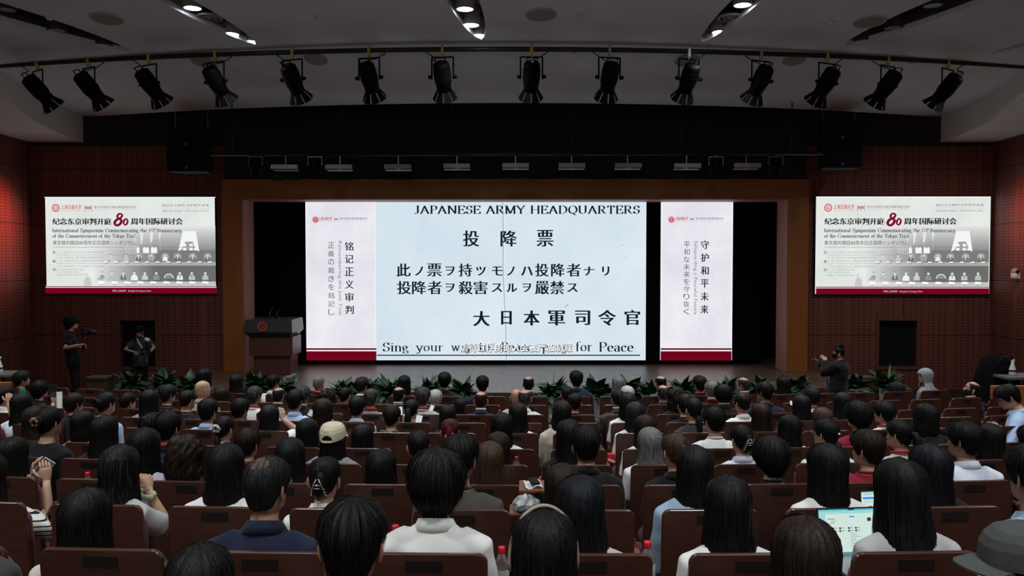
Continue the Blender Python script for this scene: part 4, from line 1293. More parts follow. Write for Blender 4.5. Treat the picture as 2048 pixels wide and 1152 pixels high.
# ================================================================ wall cameras and the side tables
for (px, py, s, lab) in ((22, 553, -1, 'white dome camera on a bracket on the left red wall'), (2030, 551, 1, 'white dome camera on a bracket on the right red wall')):
    Y = 17.3 if s < 0 else 16.95
    p = at(px, py, Y); 
    t = thing('wall_camera', p, lab, 'camera', 'wall cameras')
    reach = abs(s * WALL_X - p.x)
    b = MB(); b.box((s * reach / 2, 0, -.05), (reach, .09, .03)); b.box((s * (reach - .02), 0, 0), (.04, .14, .14)); b.build('bracket', M_white, t, bevel=.006)
    b = MB(); b.lathe([(0, -.05), (.075, -.05), (.08, .0), (.07, .05), (0, .05)], n=18); b.build('base', M_white, t, smooth=False)
    b = MB(); b.ball((0, 0, .07), (.075, .075, .085)); b.build('camera_head', mat('camera_grey', (.32, .32, .33), .4, .4), t, smooth=True)
    b = MB(); b.lathe([(0, 0), (.03, 0), (.03, .02), (0, .02)], (0, -.075, .08), 14, axis=(0, -1, 0)); b.build('lens', M_dark, t)
M_tgrey = mat('table_grey', (.10, .10, .105), .5, .3)
for (px, py, Y, s, lab, lb) in ((2036, 750, 12.4, 1, 'dark side table with a grey top by the right wall', 'white bottle with a black band on the right side table'), (-6, 745, 12.2, -1, 'dark side table with a grey top by the left wall', 'white bottle on the left side table')):
    p = at(px, py, Y)
    t = thing('side_table', (p.x, p.y, 0), lab, 'table', 'side tables', R(4 * s))
    h = p.z
    b = MB(); b.box((0, 0, h - .02), (.62, .5, .04)); b.build('table_top', M_tgrey, t, bevel=.005)
    for sx in (-1, 1):
        for sy in (-1, 1):
            b = MB(); b.box((sx * .26, sy * .2, (h - .04) / 2), (.045, .045, h - .04)); b.build('leg', M_dark, t)
    bx = at(2021, 735, Y) if s > 0 else at(2, 705, Y)
    q = thing('white_bottle', (bx.x, p.y - .05, h), lb, 'bottle', 'white bottles on the side tables')
    b = MB(); b.lathe([(0, 0), (.045, 0), (.05, .01), (.05, .085), (.02, .185), (.018, .21), (0, .21)], n=18); b.build('body', mat('white_bottle_plastic', (.60, .60, .58), .4, .4), q, smooth=True)
    b = MB(); b.lathe([(.052, .06), (.052, .085), (0, .085), (0, .06)], n=18); b.build('black_band', M_dark, q)
    b = MB(); b.box((.005, 0, .222), (.05, .022, .024), Matrix.Rotation(R(-25), 3, 'Y')); b.build('spray_head', mat('white_bottle_plastic', (.6, .6, .58), .4), q)
# a soft black equipment bag beside the right-hand table
p = at(1990, 735, 12.7); p.z = 0
b = MB()
import itertools
def blob(b, prof, n=20, mi=0, wob=.06, seed=1):
    r = random.Random(seed); vs = []; fs = []
    ph = [r.uniform(0, 6.28) for _ in range(4)]
    for (rx, ry, z) in prof:
        for k in range(n):
            a = 2 * math.pi * k / n
            w = 1 + wob * (math.sin(3 * a + ph[0] + z * 5) + .6 * math.sin(5 * a + ph[1] - z * 7))
            vs.append((rx * math.cos(a) * w, ry * math.sin(a) * w, z))
    for i in range(len(prof) - 1):
        for k in range(n):
            fs.append((i * n + k, i * n + (k + 1) % n, (i + 1) * n + (k + 1) % n, (i + 1) * n + k))
    fs.append(tuple(range(n - 1, -1, -1))); fs.append(tuple((len(prof) - 1) * n + k for k in range(n)))
    b.add(vs, fs, mi)
blob(b, [(.34, .25, 0), (.38, .28, .1), (.38, .27, .6), (.34, .25, .95), (.22, .20, 1.28), (.10, .1, 1.36)], seed=5)
t = thing('equipment_bag', p, 'large black draped equipment bag left of the right side table', 'bag')
b.build('bag_body', M_blackcloth, t, smooth=True)
b = MB(); b.tube([(-.1, -.2, 1.2), (-.05, -.28, 1.36), (.1, -.27, 1.36), (.14, -.2, 1.2)], .012, 6); b.build('strap', M_cable, t, smooth=True)
# ================================================================ auditorium chairs
def chair_wood():
    m = bpy.data.materials.new('chair_wood'); m.use_nodes = True
    nt = m.node_tree; N = nt.nodes; L = nt.links; b = N['Principled BSDF']
    tc = N.new('ShaderNodeTexCoord'); mp = N.new('ShaderNodeMapping'); mp.inputs['Scale'].default_value = (3, 3, 26)
    oi = N.new('ShaderNodeObjectInfo'); ad = N.new('ShaderNodeVectorMath'); ad.operation = 'ADD'
    L.new(tc.outputs['Object'], ad.inputs[0]); L.new(oi.outputs['Location'], ad.inputs[1]); L.new(ad.outputs[0], mp.inputs[0])
    n = N.new('ShaderNodeTexNoise'); n.inputs['Scale'].default_value = 2.2; n.inputs['Detail'].default_value = 6
    L.new(mp.outputs[0], n.inputs[0])
    mx = N.new('ShaderNodeMix'); mx.data_type = 'RGBA'
    mx.inputs['A'].default_value = (.040, .0155, .0105, 1); mx.inputs['B'].default_value = (.080, .031, .020, 1)
    L.new(n.outputs['Fac'], mx.inputs['Factor']); L.new(mx.outputs['Result'], b.inputs['Base Color'])
    b.inputs['Roughness'].default_value = .24; b.inputs['Specular IOR Level'].default_value = .6
    return m
M_cwood = chair_wood()
M_arm = mat('armrest_wood', (.17, .058, .024), .35, .45, noise=.15, nscale=4, stretch=(8, 1, 8))
M_burg = mat('burgundy_velvet', (.125, .006, .024), .9, .2, sheen=.3, bump=.15, bscale=150)
M_plate = mat('seat_plate', (.013, .0095, .008), .5, .3)
M_leg = mat('chair_metal', (.02, .02, .02), .5, .4)
M_orange = mat('end_panel_wood', (.30, .095, .022), .45, .35, noise=.1, nscale=3)

def rounded_panel(w, z0, z1, rad, t, tilt, bulge=0.0):
    """upright panel with rounded top corners, leaning back by tilt, gently dished"""
    pts = [(-w / 2 + .02, z0), (w / 2 - .02, z0), (w / 2, z0 + .02)]
    n = 6
    for i in range(n + 1):
        a = math.pi / 2 * i / n
        pts.append((w / 2 - rad + rad * math.cos(a), z1 - rad + rad * math.sin(a)))
    for i in range(1, 6):
        pts.append((w / 2 - rad - (w - 2 * rad) * i / 6, z1))
    for i in range(n + 1):
        a = math.pi / 2 + math.pi / 2 * i / n
        pts.append((-w / 2 + rad + rad * math.cos(a), z1 - rad + rad * math.sin(a)))
    pts.append((-w / 2, z0 + .02))
    def yy(x, z): return (z1 - z) * tilt - bulge * (2 * x / w) ** 2
    fr = [(x, yy(x, z) + t, z) for x, z in pts]; bk = [(x, yy(x, z), z) for x, z in pts]
    k = len(pts)
    b = MB(); b.add(bk + fr, [tuple(range(k)), tuple(range(2 * k - 1, k - 1, -1))] + [(i, k + i, k + (i + 1) % k, (i + 1) % k) for i in range(k)])
    return b
TILT = .10
def bevelled(b, name, width, seg=2):
    me = b.mesh(name); o = bpy.data.objects.new('tmp', me); COL.objects.link(o)
    bm = bmesh.new(); bm.from_mesh(me); bmesh.ops.recalc_face_normals(bm, faces=bm.faces); bm.to_mesh(me); bm.free()
    md = o.modifiers.new('b', 'BEVEL'); md.width = width; md.segments = seg; md.limit_method = 'ANGLE'; md.angle_limit = R(50)
    out = evaluated_mesh(o, name); bpy.data.objects.remove(o); bpy.data.meshes.remove(me)
    return out
C_MESH = {}
def chair_meshes():
    C_MESH['back_panel'] = (bevelled(rounded_panel(.452, .34, .95, .035, .024, TILT), 'back_panel', .005, 3), M_cwood)
    b = rounded_panel(.43, .44, .90, .05, .055, TILT)
    me = bevelled(b, 'back_cushion', .018, 3)
    for v in me.vertices: v.co.y += .0245 + (.95 - .90) * TILT
    C_MESH['back_cushion'] = (me, M_burg)
    b = MB(); b.box((0, .285, .405), (.47, .45, .10)); C_MESH['seat_cushion'] = (bevelled(b, 'seat_cushion', .025, 3), M_burg)
    b = MB(); b.box((0, .27, .345), (.44, .42, .018)); C_MESH['seat_pan'] = (bevelled(b, 'seat_pan', .004), M_cwood)
    b = MB(); b.box((0, .026, .905), (.128, .004, .042), Matrix.Rotation(0, 3, 'X'))
    me = b.mesh('number_plate')
    for v in me.vertices: v.co.y += -.026 + (.95 - v.co.z) * TILT - .0012
    C_MESH['number_plate'] = (me, M_plate)
    b = MB(); b.box((.29, .22, .33), (.030, .34, .52)); C_MESH['side_panel'] = (bevelled(b, 'side_panel', .004), M_cwood)
    b = MB(); b.box((.29, .25, .605), (.052, .40, .030)); C_MESH['armrest'] = (bevelled(b, 'armrest', .010, 3), M_arm)
    b = MB(); b.box((.29, .20, .035), (.06, .30, .07)); C_MESH['foot'] = (bevelled(b, 'foot', .006), M_leg)
    for k, (me, m) in C_MESH.items():
        me.materials.clear(); me.materials.append(m)
chair_meshes()
CHAIRS = []      # dict(row, i, X, Y, z, yaw, obj)
def build_chair(row, i):
    r = ROWS[row]
    X = r['gap'] + (i + .5) * PITCHX
    Y = rowY(r['d'], X)
    if abs(X) > WALL_X - .6: return
    px = 1024 + FPX * X / Y
    if px < -190 or px > 2240: return
    o = thing('auditorium_chair', (X, Y, r['floor']), '', 'chair', 'dark wooden auditorium chairs', rowYaw(X))
    for k, (me, m) in C_MESH.items():
        put(k, me, None, o)
    CHAIRS.append(dict(row=row, i=i, X=X, Y=Y, z=r['floor'], yaw=rowYaw(X), obj=o, who=None, px=px))
SPAN = {'J': (-6.75, 6.35), 'I': (-6.75, 6.9), 'H': (-6.4, 6.9)}
for nm, d, yt, gx in ROWDEF:
    for i in range(-20, 20):
        X = ROWS[nm]['gap'] + (i + .5) * PITCHX
        lo, hi = SPAN.get(nm, (-9, 9))
        if lo <= X <= hi:
            build_chair(nm, i)
def end_panel(px, py, Y, h, label):
    p = at(px, py, Y)
    b = MB(); b.box((0, 0, h / 2), (.30, .05, h))
    o = b.build('seat_end_panel', M_orange, bevel=.012, seg=3); o.location = (p.x, p.y, 0)
    tag(o, label, 'panel', 'orange wooden end panels')
end_panel(2004, 790, 11.0, at(2004, 771, 11.0).z, 'orange wooden end panel behind the man in light blue shirt')
end_panel(2052, 790, 11.0, at(2048, 771, 11.0).z, 'orange wooden end panel at the right edge of the photo')
end_panel(2, 775, 11.3, at(2, 764, 11.3).z, 'orange wooden end panel at the left edge of the photo')
# ================================================================ people
def smooth01(x): 
    x = np.clip(x, 0, 1); return x * x * (3 - 2 * x)
TT = np.array([-.094, -.088, -.076, -.055, -.03, 0, .03, .06, .082, .100, .112, .119])
RX = np.array([.050, .054, .059, .065, .069, .072, .0745, .0735, .066, .050, .028, .0])
RF = np.array([.064, .088, .094, .093, .092, .091, .093, .089, .077, .055, .030, .0])
RB = np.array([.060, .064, .071, .083, .092, .099, .102, .099, .087, .063, .034, .0])
def head_r(t):
    return np.interp(t, TT, RX), np.interp(t, TT, RF), np.interp(t, TT, RB)
HC = Vector((0, -.03, 1.225)); PIV = Vector((0, -.05, 1.11))
TORSO = [(.42, .0, .160, .120), (.52, -.01, .168, .125), (.62, -.025, .155, .110), (.72, -.045, .148, .105), (.84, -.065, .160, .112), (.94, -.075, .166, .110),
         (1.00, -.078, .160, .098), (1.035, -.072, .130, .082), (1.062, -.066, .092, .067), (1.085, -.058, .066, .060), (1.105, -.052, .057, .057), (1.12, -.047, .055, .056)]
def head_matrix(yaw, pitch, roll=0.0):
    return Matrix.Translation(PIV) @ Matrix.Rotation(yaw, 4, 'Z') @ Matrix.Rotation(-pitch, 4, 'X') @ Matrix.Rotation(roll, 4, 'Y') @ Matrix.Translation(HC - PIV)

def hand(b, wrist, fwd, up, side, curl=.5, spread=.1, s=1.0, thumb=.7):
    """palm, four fingers and a thumb; up is the back of the hand, side = +1 when the thumb lies to the right of fwd seen from above"""
    fwd = Vector(fwd).normalized(); up = Vector(up); up = (up - fwd * up.dot(fwd)).normalized(); lat = fwd.cross(up) * side
    w = Vector(wrist)
    b.tube([w - fwd * .02 * s, w + fwd * .012 * s, w + fwd * .045 * s, w + fwd * .080 * s, w + fwd * .092 * s], [.025 * s, .029 * s, .038 * s, .041 * s, .036 * s], 12, flat=.42, up=up)
    for k, (o, L_) in enumerate(((.028, .066), (.0095, .078), (-.0095, .073), (-.028, .056))):
        p = w + fwd * (.084 * s) + lat * (o * s)
        d = (fwd + lat * (o * 10 * spread)).normalized()
        pts = [p]; ang = curl * (.5 + .06 * k)
        for q in range(3):
            d = (d * math.cos(ang) - up * math.sin(ang)).normalized()
            u2 = up
            p = p + d * (L_ * s * (.44, .32, .26)[q]); pts.append(p); ang = curl * (.75, .55, .4)[q]
        b.tube(pts, [.0095 * s, .0088 * s, .0080 * s, .0062 * s], 8)
    p = w + fwd * .022 * s + lat * .024 * s
    d = (fwd * .75 + lat * .75 - up * thumb * .4).normalized(); q1 = p + d * .040 * s
    d = (d + fwd * .35 - up * thumb * .4).normalized(); q2 = q1 + d * .030 * s
    d = (d + fwd * .2 - lat * .3).normalized(); q3 = q2 + d * .024 * s
    b.tube([p, q1, q2, q3], [.0135 * s, .011 * s, .0098 * s, .0072 * s], 8)

def elbow_of(S, W_, pole, U=.285, F=.255):
    S = Vector(S); W_ = Vector(W_); v = W_ - S; d = v.length
    if d > (U + F) * .985:
        W_ = S + v * ((U + F) * .985 / d); v = W_ - S; d = v.length
    a = (d * d + U * U - F * F) / (2 * d); h = math.sqrt(max(U * U - a * a, 1e-6))
    n = v / d; p = Vector(pole); p = (p - n * p.dot(n)).normalized()
    return S + n * a + p * h, W_
def arm_points(f, sgn, wrist=None, pole=None):
    S = Vector((sgn * .178 * f, -.075, .985))
    W_ = Vector(wrist) if wrist is not None else Vector((sgn * .12, .20, .655))
    E, W_ = elbow_of(S, W_, pole or (sgn * .30, -.45, -.85))
    return S, E, W_

def body_mesh(yaw, pitch, roll, f, arms, ears=True):
    """skin: torso, neck and head as one continuous skin with ears, forearms and hands"""
    b = MB(); n = 36
    th = np.arange(n) * 2 * np.pi / n                       # 0 = face
    rings = []
    for (z, y, rx, ry) in TORSO:
        k = f if z < 1.07 else (.5 + .5 * f)
        q_ = .88 if z < 1.07 else 1.0
        rings.append((np.sin(th) * rx * k * q_, y + np.cos(th) * ry * q_, np.full(n, z), z))
    tl = np.concatenate([np.linspace(-.094, -.076, 4), np.linspace(-.070, .045, 24), np.array([.055, .065, .075, .085, .094, .102, .109, .115, .1185])])
    th2 = (th + np.pi) % (2 * np.pi) - np.pi
    for t in tl:
        rx, rf, rb = head_r(t)
        r_ = np.where(np.cos(th) > 0, rf, rb)
        x = np.sin(th) * rx; y = np.cos(th) * r_
        fr = np.zeros(n)
        nose = np.exp(-(th2 / .15) ** 2) * np.interp(t, [-.048, -.036, -.012, .022], [0, .021, .013, 0])
        eye = -np.exp(-((np.abs(th2) - .36) / .17) ** 2) * .008 * math.exp(-((t - .012) / .014) ** 2)
        brow = np.exp(-((np.abs(th2) - .30) / .3) ** 2) * .004 * math.exp(-((t - .034) / .01) ** 2)
        lip = np.exp(-(th2 / .26) ** 2) * (.006 * math.exp(-((t + .054) / .005) ** 2) + .006 * math.exp(-((t + .066) / .006) ** 2))
        chin = np.exp(-(th2 / .35) ** 2) * .005 * math.exp(-((t + .086) / .008) ** 2)
        y = y + nose + eye + brow + lip + chin
        rings.append((x + HC.x, y + HC.y, np.full(n, HC.z + t), HC.z + t))
    V_ = []
    for (x, y, z, zz) in rings:
        w = float(smooth01((zz - 1.06) / .085))
        M = Matrix.Translation(PIV) @ Matrix.Rotation(yaw * w, 4, 'Z') @ Matrix.Rotation(-pitch * w, 4, 'X') @ Matrix.Rotation(roll * w, 4, 'Y') @ Matrix.Translation(-PIV)
        A = np.array(M); P_ = np.stack([x, y, z, np.ones(n)]);
        V_.append((A @ P_)[:3].T)
    V_ = np.concatenate(V_)
    m = len(rings); F_ = []; MI = []
    nt0 = len(TORSO)
    for i in range(m - 1):
        t = tl[i - nt0] if i >= nt0 else -1
        for k in range(n):
            F_.append((i * n + k, i * n + (k + 1) % n, (i + 1) * n + (k + 1) % n, (i + 1) * n + k))
            a = th2[k] + np.pi / n; mi = 0
            if i >= nt0:
                if abs(abs(a) - .36) < .13 and abs(t - .011) < .0045: mi = 1
                elif abs(a) < .24 and -.068 < t < -.053: mi = 2
                elif .16 < abs(a) < .58 and .029 < t < .036: mi = 1
            MI.append(mi)
    F_.append(tuple((m - 1) * n + k for k in range(n))); MI.append(0)
    F_.append(tuple(range(n - 1, -1, -1))); MI.append(0)
    b.v = [tuple(v) for v in V_]; b.f = F_; b.mi = MI
    H = head_matrix(yaw, pitch, roll)
    for s in (-1, 1) if ears else ():      # ears
        vs = []; fs = []; nu, nv = 8, 12
        base = Vector((s * .0775, -.008, -.010))
        R_ = Matrix.Rotation(s * R(36), 3, 'Z') @ Matrix.Rotation(R(12), 3, 'X')
        for i in range(nu + 1):
            ph = math.pi * i / nu
            for k in range(nv):
                a = 2 * math.pi * k / nv
                p = Vector((math.cos(ph) * .0085, math.sin(ph) * math.cos(a) * .020, math.sin(ph) * math.sin(a) * .034))
                if s * p.x * s > 0 and math.sin(ph) < .75: p.x -= .008        # hollow
                p.z *= 1.0 + .12 * (p.z > 0)
                p = Vector((p.x * s, p.y - .008, p.z))
                vs.append(H @ (base + R_ @ p))
        for i in range(nu):
            for k in range(nv):
                fs.append((i * nv + k, i * nv + (k + 1) % nv, (i + 1) * nv + (k + 1) % nv, (i + 1) * nv + k))
        b.add(vs, fs, 0)
    for s, (S, E, W_, hd) in arms.items():
        b.tube([S, S.lerp(E, .5), E, E.lerp(W_, .35), E.lerp(W_, .8), W_], [.044, .041, .036, .037, .028, .0245], 12)
        hand(b, W_, hd[0], hd[1], hd[2], hd[3], hd[4])
    return b.mesh('body', smooth=True)

def remesh(b, name, voxel=.013, smooth=5, wrinkle=.003, seed=0):
    me = b.mesh('tmp'); o = bpy.data.objects.new('tmp', me); COL.objects.link(o)
    md = o.modifiers.new('r', 'REMESH'); md.mode = 'VOXEL'; md.voxel_size = voxel; md.use_smooth_shade = True
    ms = o.modifiers.new('s', 'SMOOTH'); ms.factor = .5; ms.iterations = smooth
    out = evaluated_mesh(o, name); bpy.data.objects.remove(o); bpy.data.meshes.remove(me)
    if wrinkle:
        co = np.zeros(len(out.vertices) * 3); out.vertices.foreach_get('co', co); co = co.reshape(-1, 3)
        no = np.zeros(len(out.vertices) * 3); out.vertices.foreach_get('normal', no); no = no.reshape(-1, 3)
        r = np.random.RandomState(seed)
        d = np.zeros(len(co))
        for k in range(7):
            w = r.normal(size=3) * np.array([16, 16, 26]); d += np.sin(co @ w + r.uniform(0, 6.28) + 1.3 * np.sin(co @ (r.normal(size=3) * 11)))
        co += no * (d * wrinkle / 2.6)[:, None]
        out.vertices.foreach_set('co', co.ravel())
    out.polygons.foreach_set('use_smooth', [True] * len(out.polygons))
    out.update()
    return out

def garment_mesh(f, sleeve, bulk, arms, name='shirt', seed=0):
    b = MB(); n = 28
    vs = []; fs = []
    prof = [(z, y, rx * f, ry) for (z, y, rx, ry) in TORSO if z < 1.075] + [(1.078, -.060, .074, .066)]
    for (z, y, rx, ry) in prof:
        k = bulk if z < 1.0 else bulk * .6
        for q in range(n):
            a = 2 * math.pi * q / n
            vs.append((math.sin(a) * (rx + k), y + math.cos(a) * (ry + k), z + (.004 if z > 1.07 else 0)))
    m = len(prof)
    for i in range(m - 1):
        for q in range(n):
            fs.append((i * n + q, i * n + (q + 1) % n, (i + 1) * n + (q + 1) % n, (i + 1) * n + q))
    fs.append(tuple(range(n - 1, -1, -1))); fs.append(tuple((m - 1) * n + q for q in range(n)))
    b.add(vs, fs)
    for s, (S, E, W_, hd) in arms.items():
        top = Vector((s * .10 * f, -.070, 1.015))
        if sleeve == 'short':
            b.tube([top, S, S.lerp(E, .35), S.lerp(E, .72)], [.050 + bulk, .054 + bulk, .053 + bulk, .057 + bulk], 14)
        else:
            b.tube([top, S, S.lerp(E, .5), E, E.lerp(W_, .5), E.lerp(W_, .96)], [.050 + bulk, .053 + bulk, .048 + bulk, .044 + bulk, .040 + bulk * .8, .033 + bulk * .6], 14)
    return remesh(b, name, .0135, 5, .0032, seed)

def collar_mesh(r0=.064, zt=1.117, drop=.044, flare=.026, gap=True):
    b = MB(); n = 36; vs = []; fs = []
    for i in range(n + 1):
        a = R(22) + (2 * math.pi - R(44)) * i / n if gap else 2 * math.pi * i / n     # 0 = front, open there
        back = .5 - .5 * math.cos(a)
        for (dr, dz) in ((0, -.05), (.0, 0), (.006, .004), (.006 + flare, -drop), (.004 + flare, -drop - .001), (.004, -.006)):
            r = r0 + dr
            z = zt - (1 - back) * .045 + dz
            vs.append((math.sin(a) * r, -.053 + math.cos(a) * r * .97 + (1 - back) * .01, z))
    k = 6
    for i in range(n):
        for q in range(k - 1):
            fs.append((i * k + q, (i + 1) * k + q, (i + 1) * k + q + 1, i * k + q + 1))
    b.add(vs, fs)
    return b.mesh('collar', smooth=True)

def seated_legs():
    b = MB()
    b.ball((0, .0, .50), (.165, .13, .10))
    for s in (-1, 1):
        b.tube([(s * .085, .0, .515), (s * .10, .22, .525), (s * .11, .44, .50), (s * .11, .47, .42), (s * .11, .455, .25), (s * .11, .45, .085)], [.09, .085, .070, .066, .060, .052], 14)
    t = remesh(b, 'trousers', .018, 4, .003, 3)
    b = MB()
    for s in (-1, 1):
        b.tube([(s * .11, .40, .05), (s * .11, .44, .065), (s * .115, .52, .05), (s * .118, .60, .035), (s * .118, .64, .03)], [.030, .046, .044, .040, .020], 12)
    sh = remesh(b, 'shoes', .012, 3, 0)
    return t, sh
ME_TROUSERS, ME_SHOES = seated_legs()

# ---------------------------------------------------------------- hair
def lerp_table(tab, a):
    return np.interp(a, [p[0] for p in tab], [p[1] for p in tab])
HEM = {
    'short': [(0, .062), (35, .058), (60, .034), (76, -.018), (90, -.020), (98, .012), (112, -.030), (130, -.066), (180, -.080)],
    'crew': [(0, .068), (35, .064), (60, .045), (76, .0), (90, -.004), (98, .022), (112, -.012), (130, -.045), (180, -.058)],
    'mop': [(0, .030), (40, .030), (60, .004), (80, -.045), (100, -.060), (120, -.100), (150, -.135), (180, -.150)],
    'bob': [(0, .045), (45, .040), (58, -.02), (70, -.13), (110, -.165), (180, -.172)],
    'long': [(0, .055), (45, .048), (58, -.02), (68, -.22), (90, -.35), (180, -.40)],
    'vlong': [(0, .055), (45, .048), (58, -.02), (68, -.22), (90, -.38), (130, -.44), (180, -.54)],
    'mid': [(0, .055), (45, .048), (58, -.02), (68, -.16), (90, -.225), (180, -.25)],
    'tied': [(0, .064), (40, .058), (62, .034), (80, .004), (95, .0), (105, .006), (120, -.040), (180, -.076)],
    'curly': [(0, .04), (45, .036), (60, -.02), (74, -.12), (110, -.155), (180, -.160)],
    'balding': [(0, .09), (50, .085), (62, .04), (76, -.012), (90, -.015), (98, .012), (112, -.030), (130, -.062), (180, -.072)],
    'crown': [(0, .062), (35, .058), (60, .034), (76, -.014), (90, -.018), (98, .012), (112, -.030), (130, -.064), (180, -.076)],
    'hijab': [(0, .060), (38, .055), (52, .0), (60, -.06), (66, -.15), (90, -.27), (180, -.30)],
}
THICK = {'short': .020, 'crew': .009, 'mop': .034, 'bob': .024, 'long': .024, 'vlong': .024, 'mid': .025, 'tied': .014, 'curly': .040, 'balding': .007, 'crown': .015, 'hijab': .024}
NOISE = {'short': .0022, 'crew': .0008, 'mop': .0038, 'bob': .0020, 'long': .0022, 'vlong': .0022, 'mid': .0022, 'tied': .0014, 'curly': .010, 'balding': .001, 'crown': .002, 'hijab': .003}
def hair_mesh(style, seed=0, strands=1.0, swell=1.0):
    r = np.random.RandomState(seed)
    hem = HEM[style]; th0 = THICK[style] * swell; amp = NOISE[style]
    ks = r.randint(9, 52, 9); ph = r.uniform(0, 6.28, 9); wv = r.uniform(-14, 14, 9); am = r.uniform(.3, 1, 9) / 2.4
    k3 = r.normal(size=(6, 3)) * 75; p3 = r.uniform(0, 6.28, 6)
    longish = style in ('long', 'vlong', 'mid', 'bob', 'hijab', 'curly')
    def start(adeg):
        if style == 'balding':
            return np.interp(adeg, [0, 45, 70, 110, 150, 180], [.082, .086, .086, .088, .088, .084])
        return np.full_like(adeg, .119)
    cx, cy, cr = (0, -.045, .045)
    def P(theta, t, extra=0.0):
        """point of the hair's surface in direction theta (0 = face) at height t"""
        theta = np.asarray(theta, float); t = np.asarray(t, float)
        ad = np.degrees(np.abs((theta + np.pi) % (2 * np.pi) - np.pi))
        tj = -.01
        tc = np.maximum(t, tj) if longish else np.maximum(t, -.094)
        tz = tc if longish else t
        rx, rf, rb = head_r(tc)
        s_, c_ = np.sin(theta), np.cos(theta)
        ry = np.where(c_ > 0, rf, rb)
        side = np.abs(s_)
        th = th0 * (1.0 + .15 * (1 - side)) + 0 * t
        if style in ('short', 'crew', 'crown', 'balding', 'tied'):
            th = th * np.interp(t, [-.08, -.02, .05, .12], [.30, .42, 1.0, 1.15])
        if style == 'mop':
            th = th * np.interp(t, [-.15, -.10, -.05, .0, .12], [.25, .40, .80, 1.08, 1.0])
        nz = sum(am[i] * np.sin(ks[i] * theta + ph[i] + wv[i] * t) for i in range(9)) * amp
        th_r = (th + nz + extra) * np.clip(np.hypot(rx * s_, ry * c_) / .05, 0, 1)
        x = s_ * (rx + th_r); y = c_ * (ry + th_r); z = tz * (1 + (th + extra * .7 + nz) / .119 * np.clip(tc / .119, 0, 1) ** 2)
        if longish:
            dn = np.maximum(tj - t, 0)
            if style == 'curly':
                kx = np.interp(dn, [0, .06, .16], [0, .012, -.006]); kb = kx
            elif style == 'bob':
                kx = np.interp(dn, [0, .08, .165], [0, .012, .002]); kb = np.interp(dn, [0, .1, .165], [0, .000, -.014])
            elif style == 'hijab':
                kx = np.interp(dn, [0, .07, .16, .28], [0, -.010, .03, .085]); kb = np.interp(dn, [0, .08, .16, .3], [0, -.014, .02, .06])
            else:
                kx = np.interp(dn, [0, .08, .18, .4, .56], [0, .006, .018, .006, -.05]); kb = np.interp(dn, [0, .09, .18, .26, .4], [0, -.006, .024, .046, .050])
            fr = np.where(c_ > 0, 1, 0)
            x = x + s_ * kx; y = y + c_ * np.where(c_ > 0, kx * .3, kb); z = z - dn
            if style != 'hijab':   # falls close together: flatten the back
                y = np.where((c_ < 0) & (dn > .12), y * .5 + .5 * (-.5 * (.15 + kb)) * (1.55 - .55 * np.abs(s_)), y)
        if style == 'curly':
            q = np.stack([x, y, z], -1)
            w = sum(np.sin(q @ k3[i] + p3[i]) for i in range(6)) * .0042
            x = x + s_ * w; y = y + c_ * w; z = z + w * .8
        return np.stack([x, y, z], -1)
    n = 72; m = 26 if longish else 18
    theta = np.arange(n) * 2 * np.pi / n
    ad = np.degrees(np.abs((theta + np.pi) % (2 * np.pi) - np.pi))
    hm = lerp_table(hem, ad) + (r.uniform(-1, 1, n) * (.012 if longish else .014 if style == 'mop' else .004))
    st = np.maximum(start(ad), hm + .0005)
    V_ = []
    for j in range(m + 1):
        u = j / m
        t = st - (st - hm) * (1 - math.cos(u * math.pi / 2)) if not longish else st - (st - hm) * (u ** 1.6)
        V_.append(P(theta, t))
    inner = P(theta, hm, -th0 * .9); V_.append(inner)
    if style == 'balding':
        V_.insert(0, P(theta, st, -.0062))
    rows = len(V_)
    V_ = np.concatenate(V_)
    b = MB()
    F_ = [(i * n + k, (i + 1) * n + k, (i + 1) * n + (k + 1) % n, i * n + (k + 1) % n) for i in range(rows - 1) for k in range(n)]
    b.v = [tuple(v) for v in V_]; b.f = F_; b.mi = [0] * len(F_)
    if style == 'crown':      # thin hair over the scalp at the whorl
        for q, f_ in enumerate(b.f):
            c_ = sum((Vector(b.v[i]) for i in f_), Vector()) / 4
            if (c_ - Vector((.004, -.062, .118))).length < .034 + .012 * r.rand(): b.mi[q] = 1
    # loose strands lying on the hair
    cnt = {'short': 620, 'crew': 200, 'mop': 760, 'bob': 560, 'long': 640, 'vlong': 700, 'mid': 600, 'tied': 380, 'curly': 520, 'balding': 90, 'crown': 300, 'hijab': 0}[style]
    for q in range(int(cnt * strands)):
        th_ = r.uniform(0, 2 * np.pi); a = math.degrees(abs((th_ + np.pi) % (2 * np.pi) - np.pi))
        h_ = float(lerp_table(hem, [a])[0]); s0 = float(start(np.array([a]))[0])
        if s0 - h_ < .02: continue
        u0 = r.uniform(.05, .6); u1 = min(1.0, u0 + r.uniform(.25, .6))
        if r.rand() < .35: u1 = 1.0 + r.uniform(0, .06 if longish else .10)
        k = 6
        us = np.linspace(u0, u1, k)
        t = s0 - (s0 - h_) * (us ** 1.5)
        dth = r.uniform(-.10, .10) if style != 'curly' else r.uniform(-.4, .4)
        lift = {'short': .006, 'crew': .002, 'mop': .007, 'curly': .008, 'crown': .004}.get(style, .0025)
        ex = np.linspace(.0008, r.uniform(.001, lift), k)
        if style in ('short', 'mop') and r.rand() < .3: ex = np.linspace(0, r.uniform(.006, .016), k)
        tt = th_ + dth * (us - u0)
        p = P(tt, t, ex); w = r.uniform(.0008, .0022) * np.array([.6, 1, 1, .9, .6, .05])
        tang = P(tt + .03, t, ex) - p; tang /= np.linalg.norm(tang, axis=1)[:, None] + 1e-9
        o = len(b.v)
        for i in range(k):
            b.v.append(tuple(p[i] - tang[i] * w[i])); b.v.append(tuple(p[i] + tang[i] * w[i]))
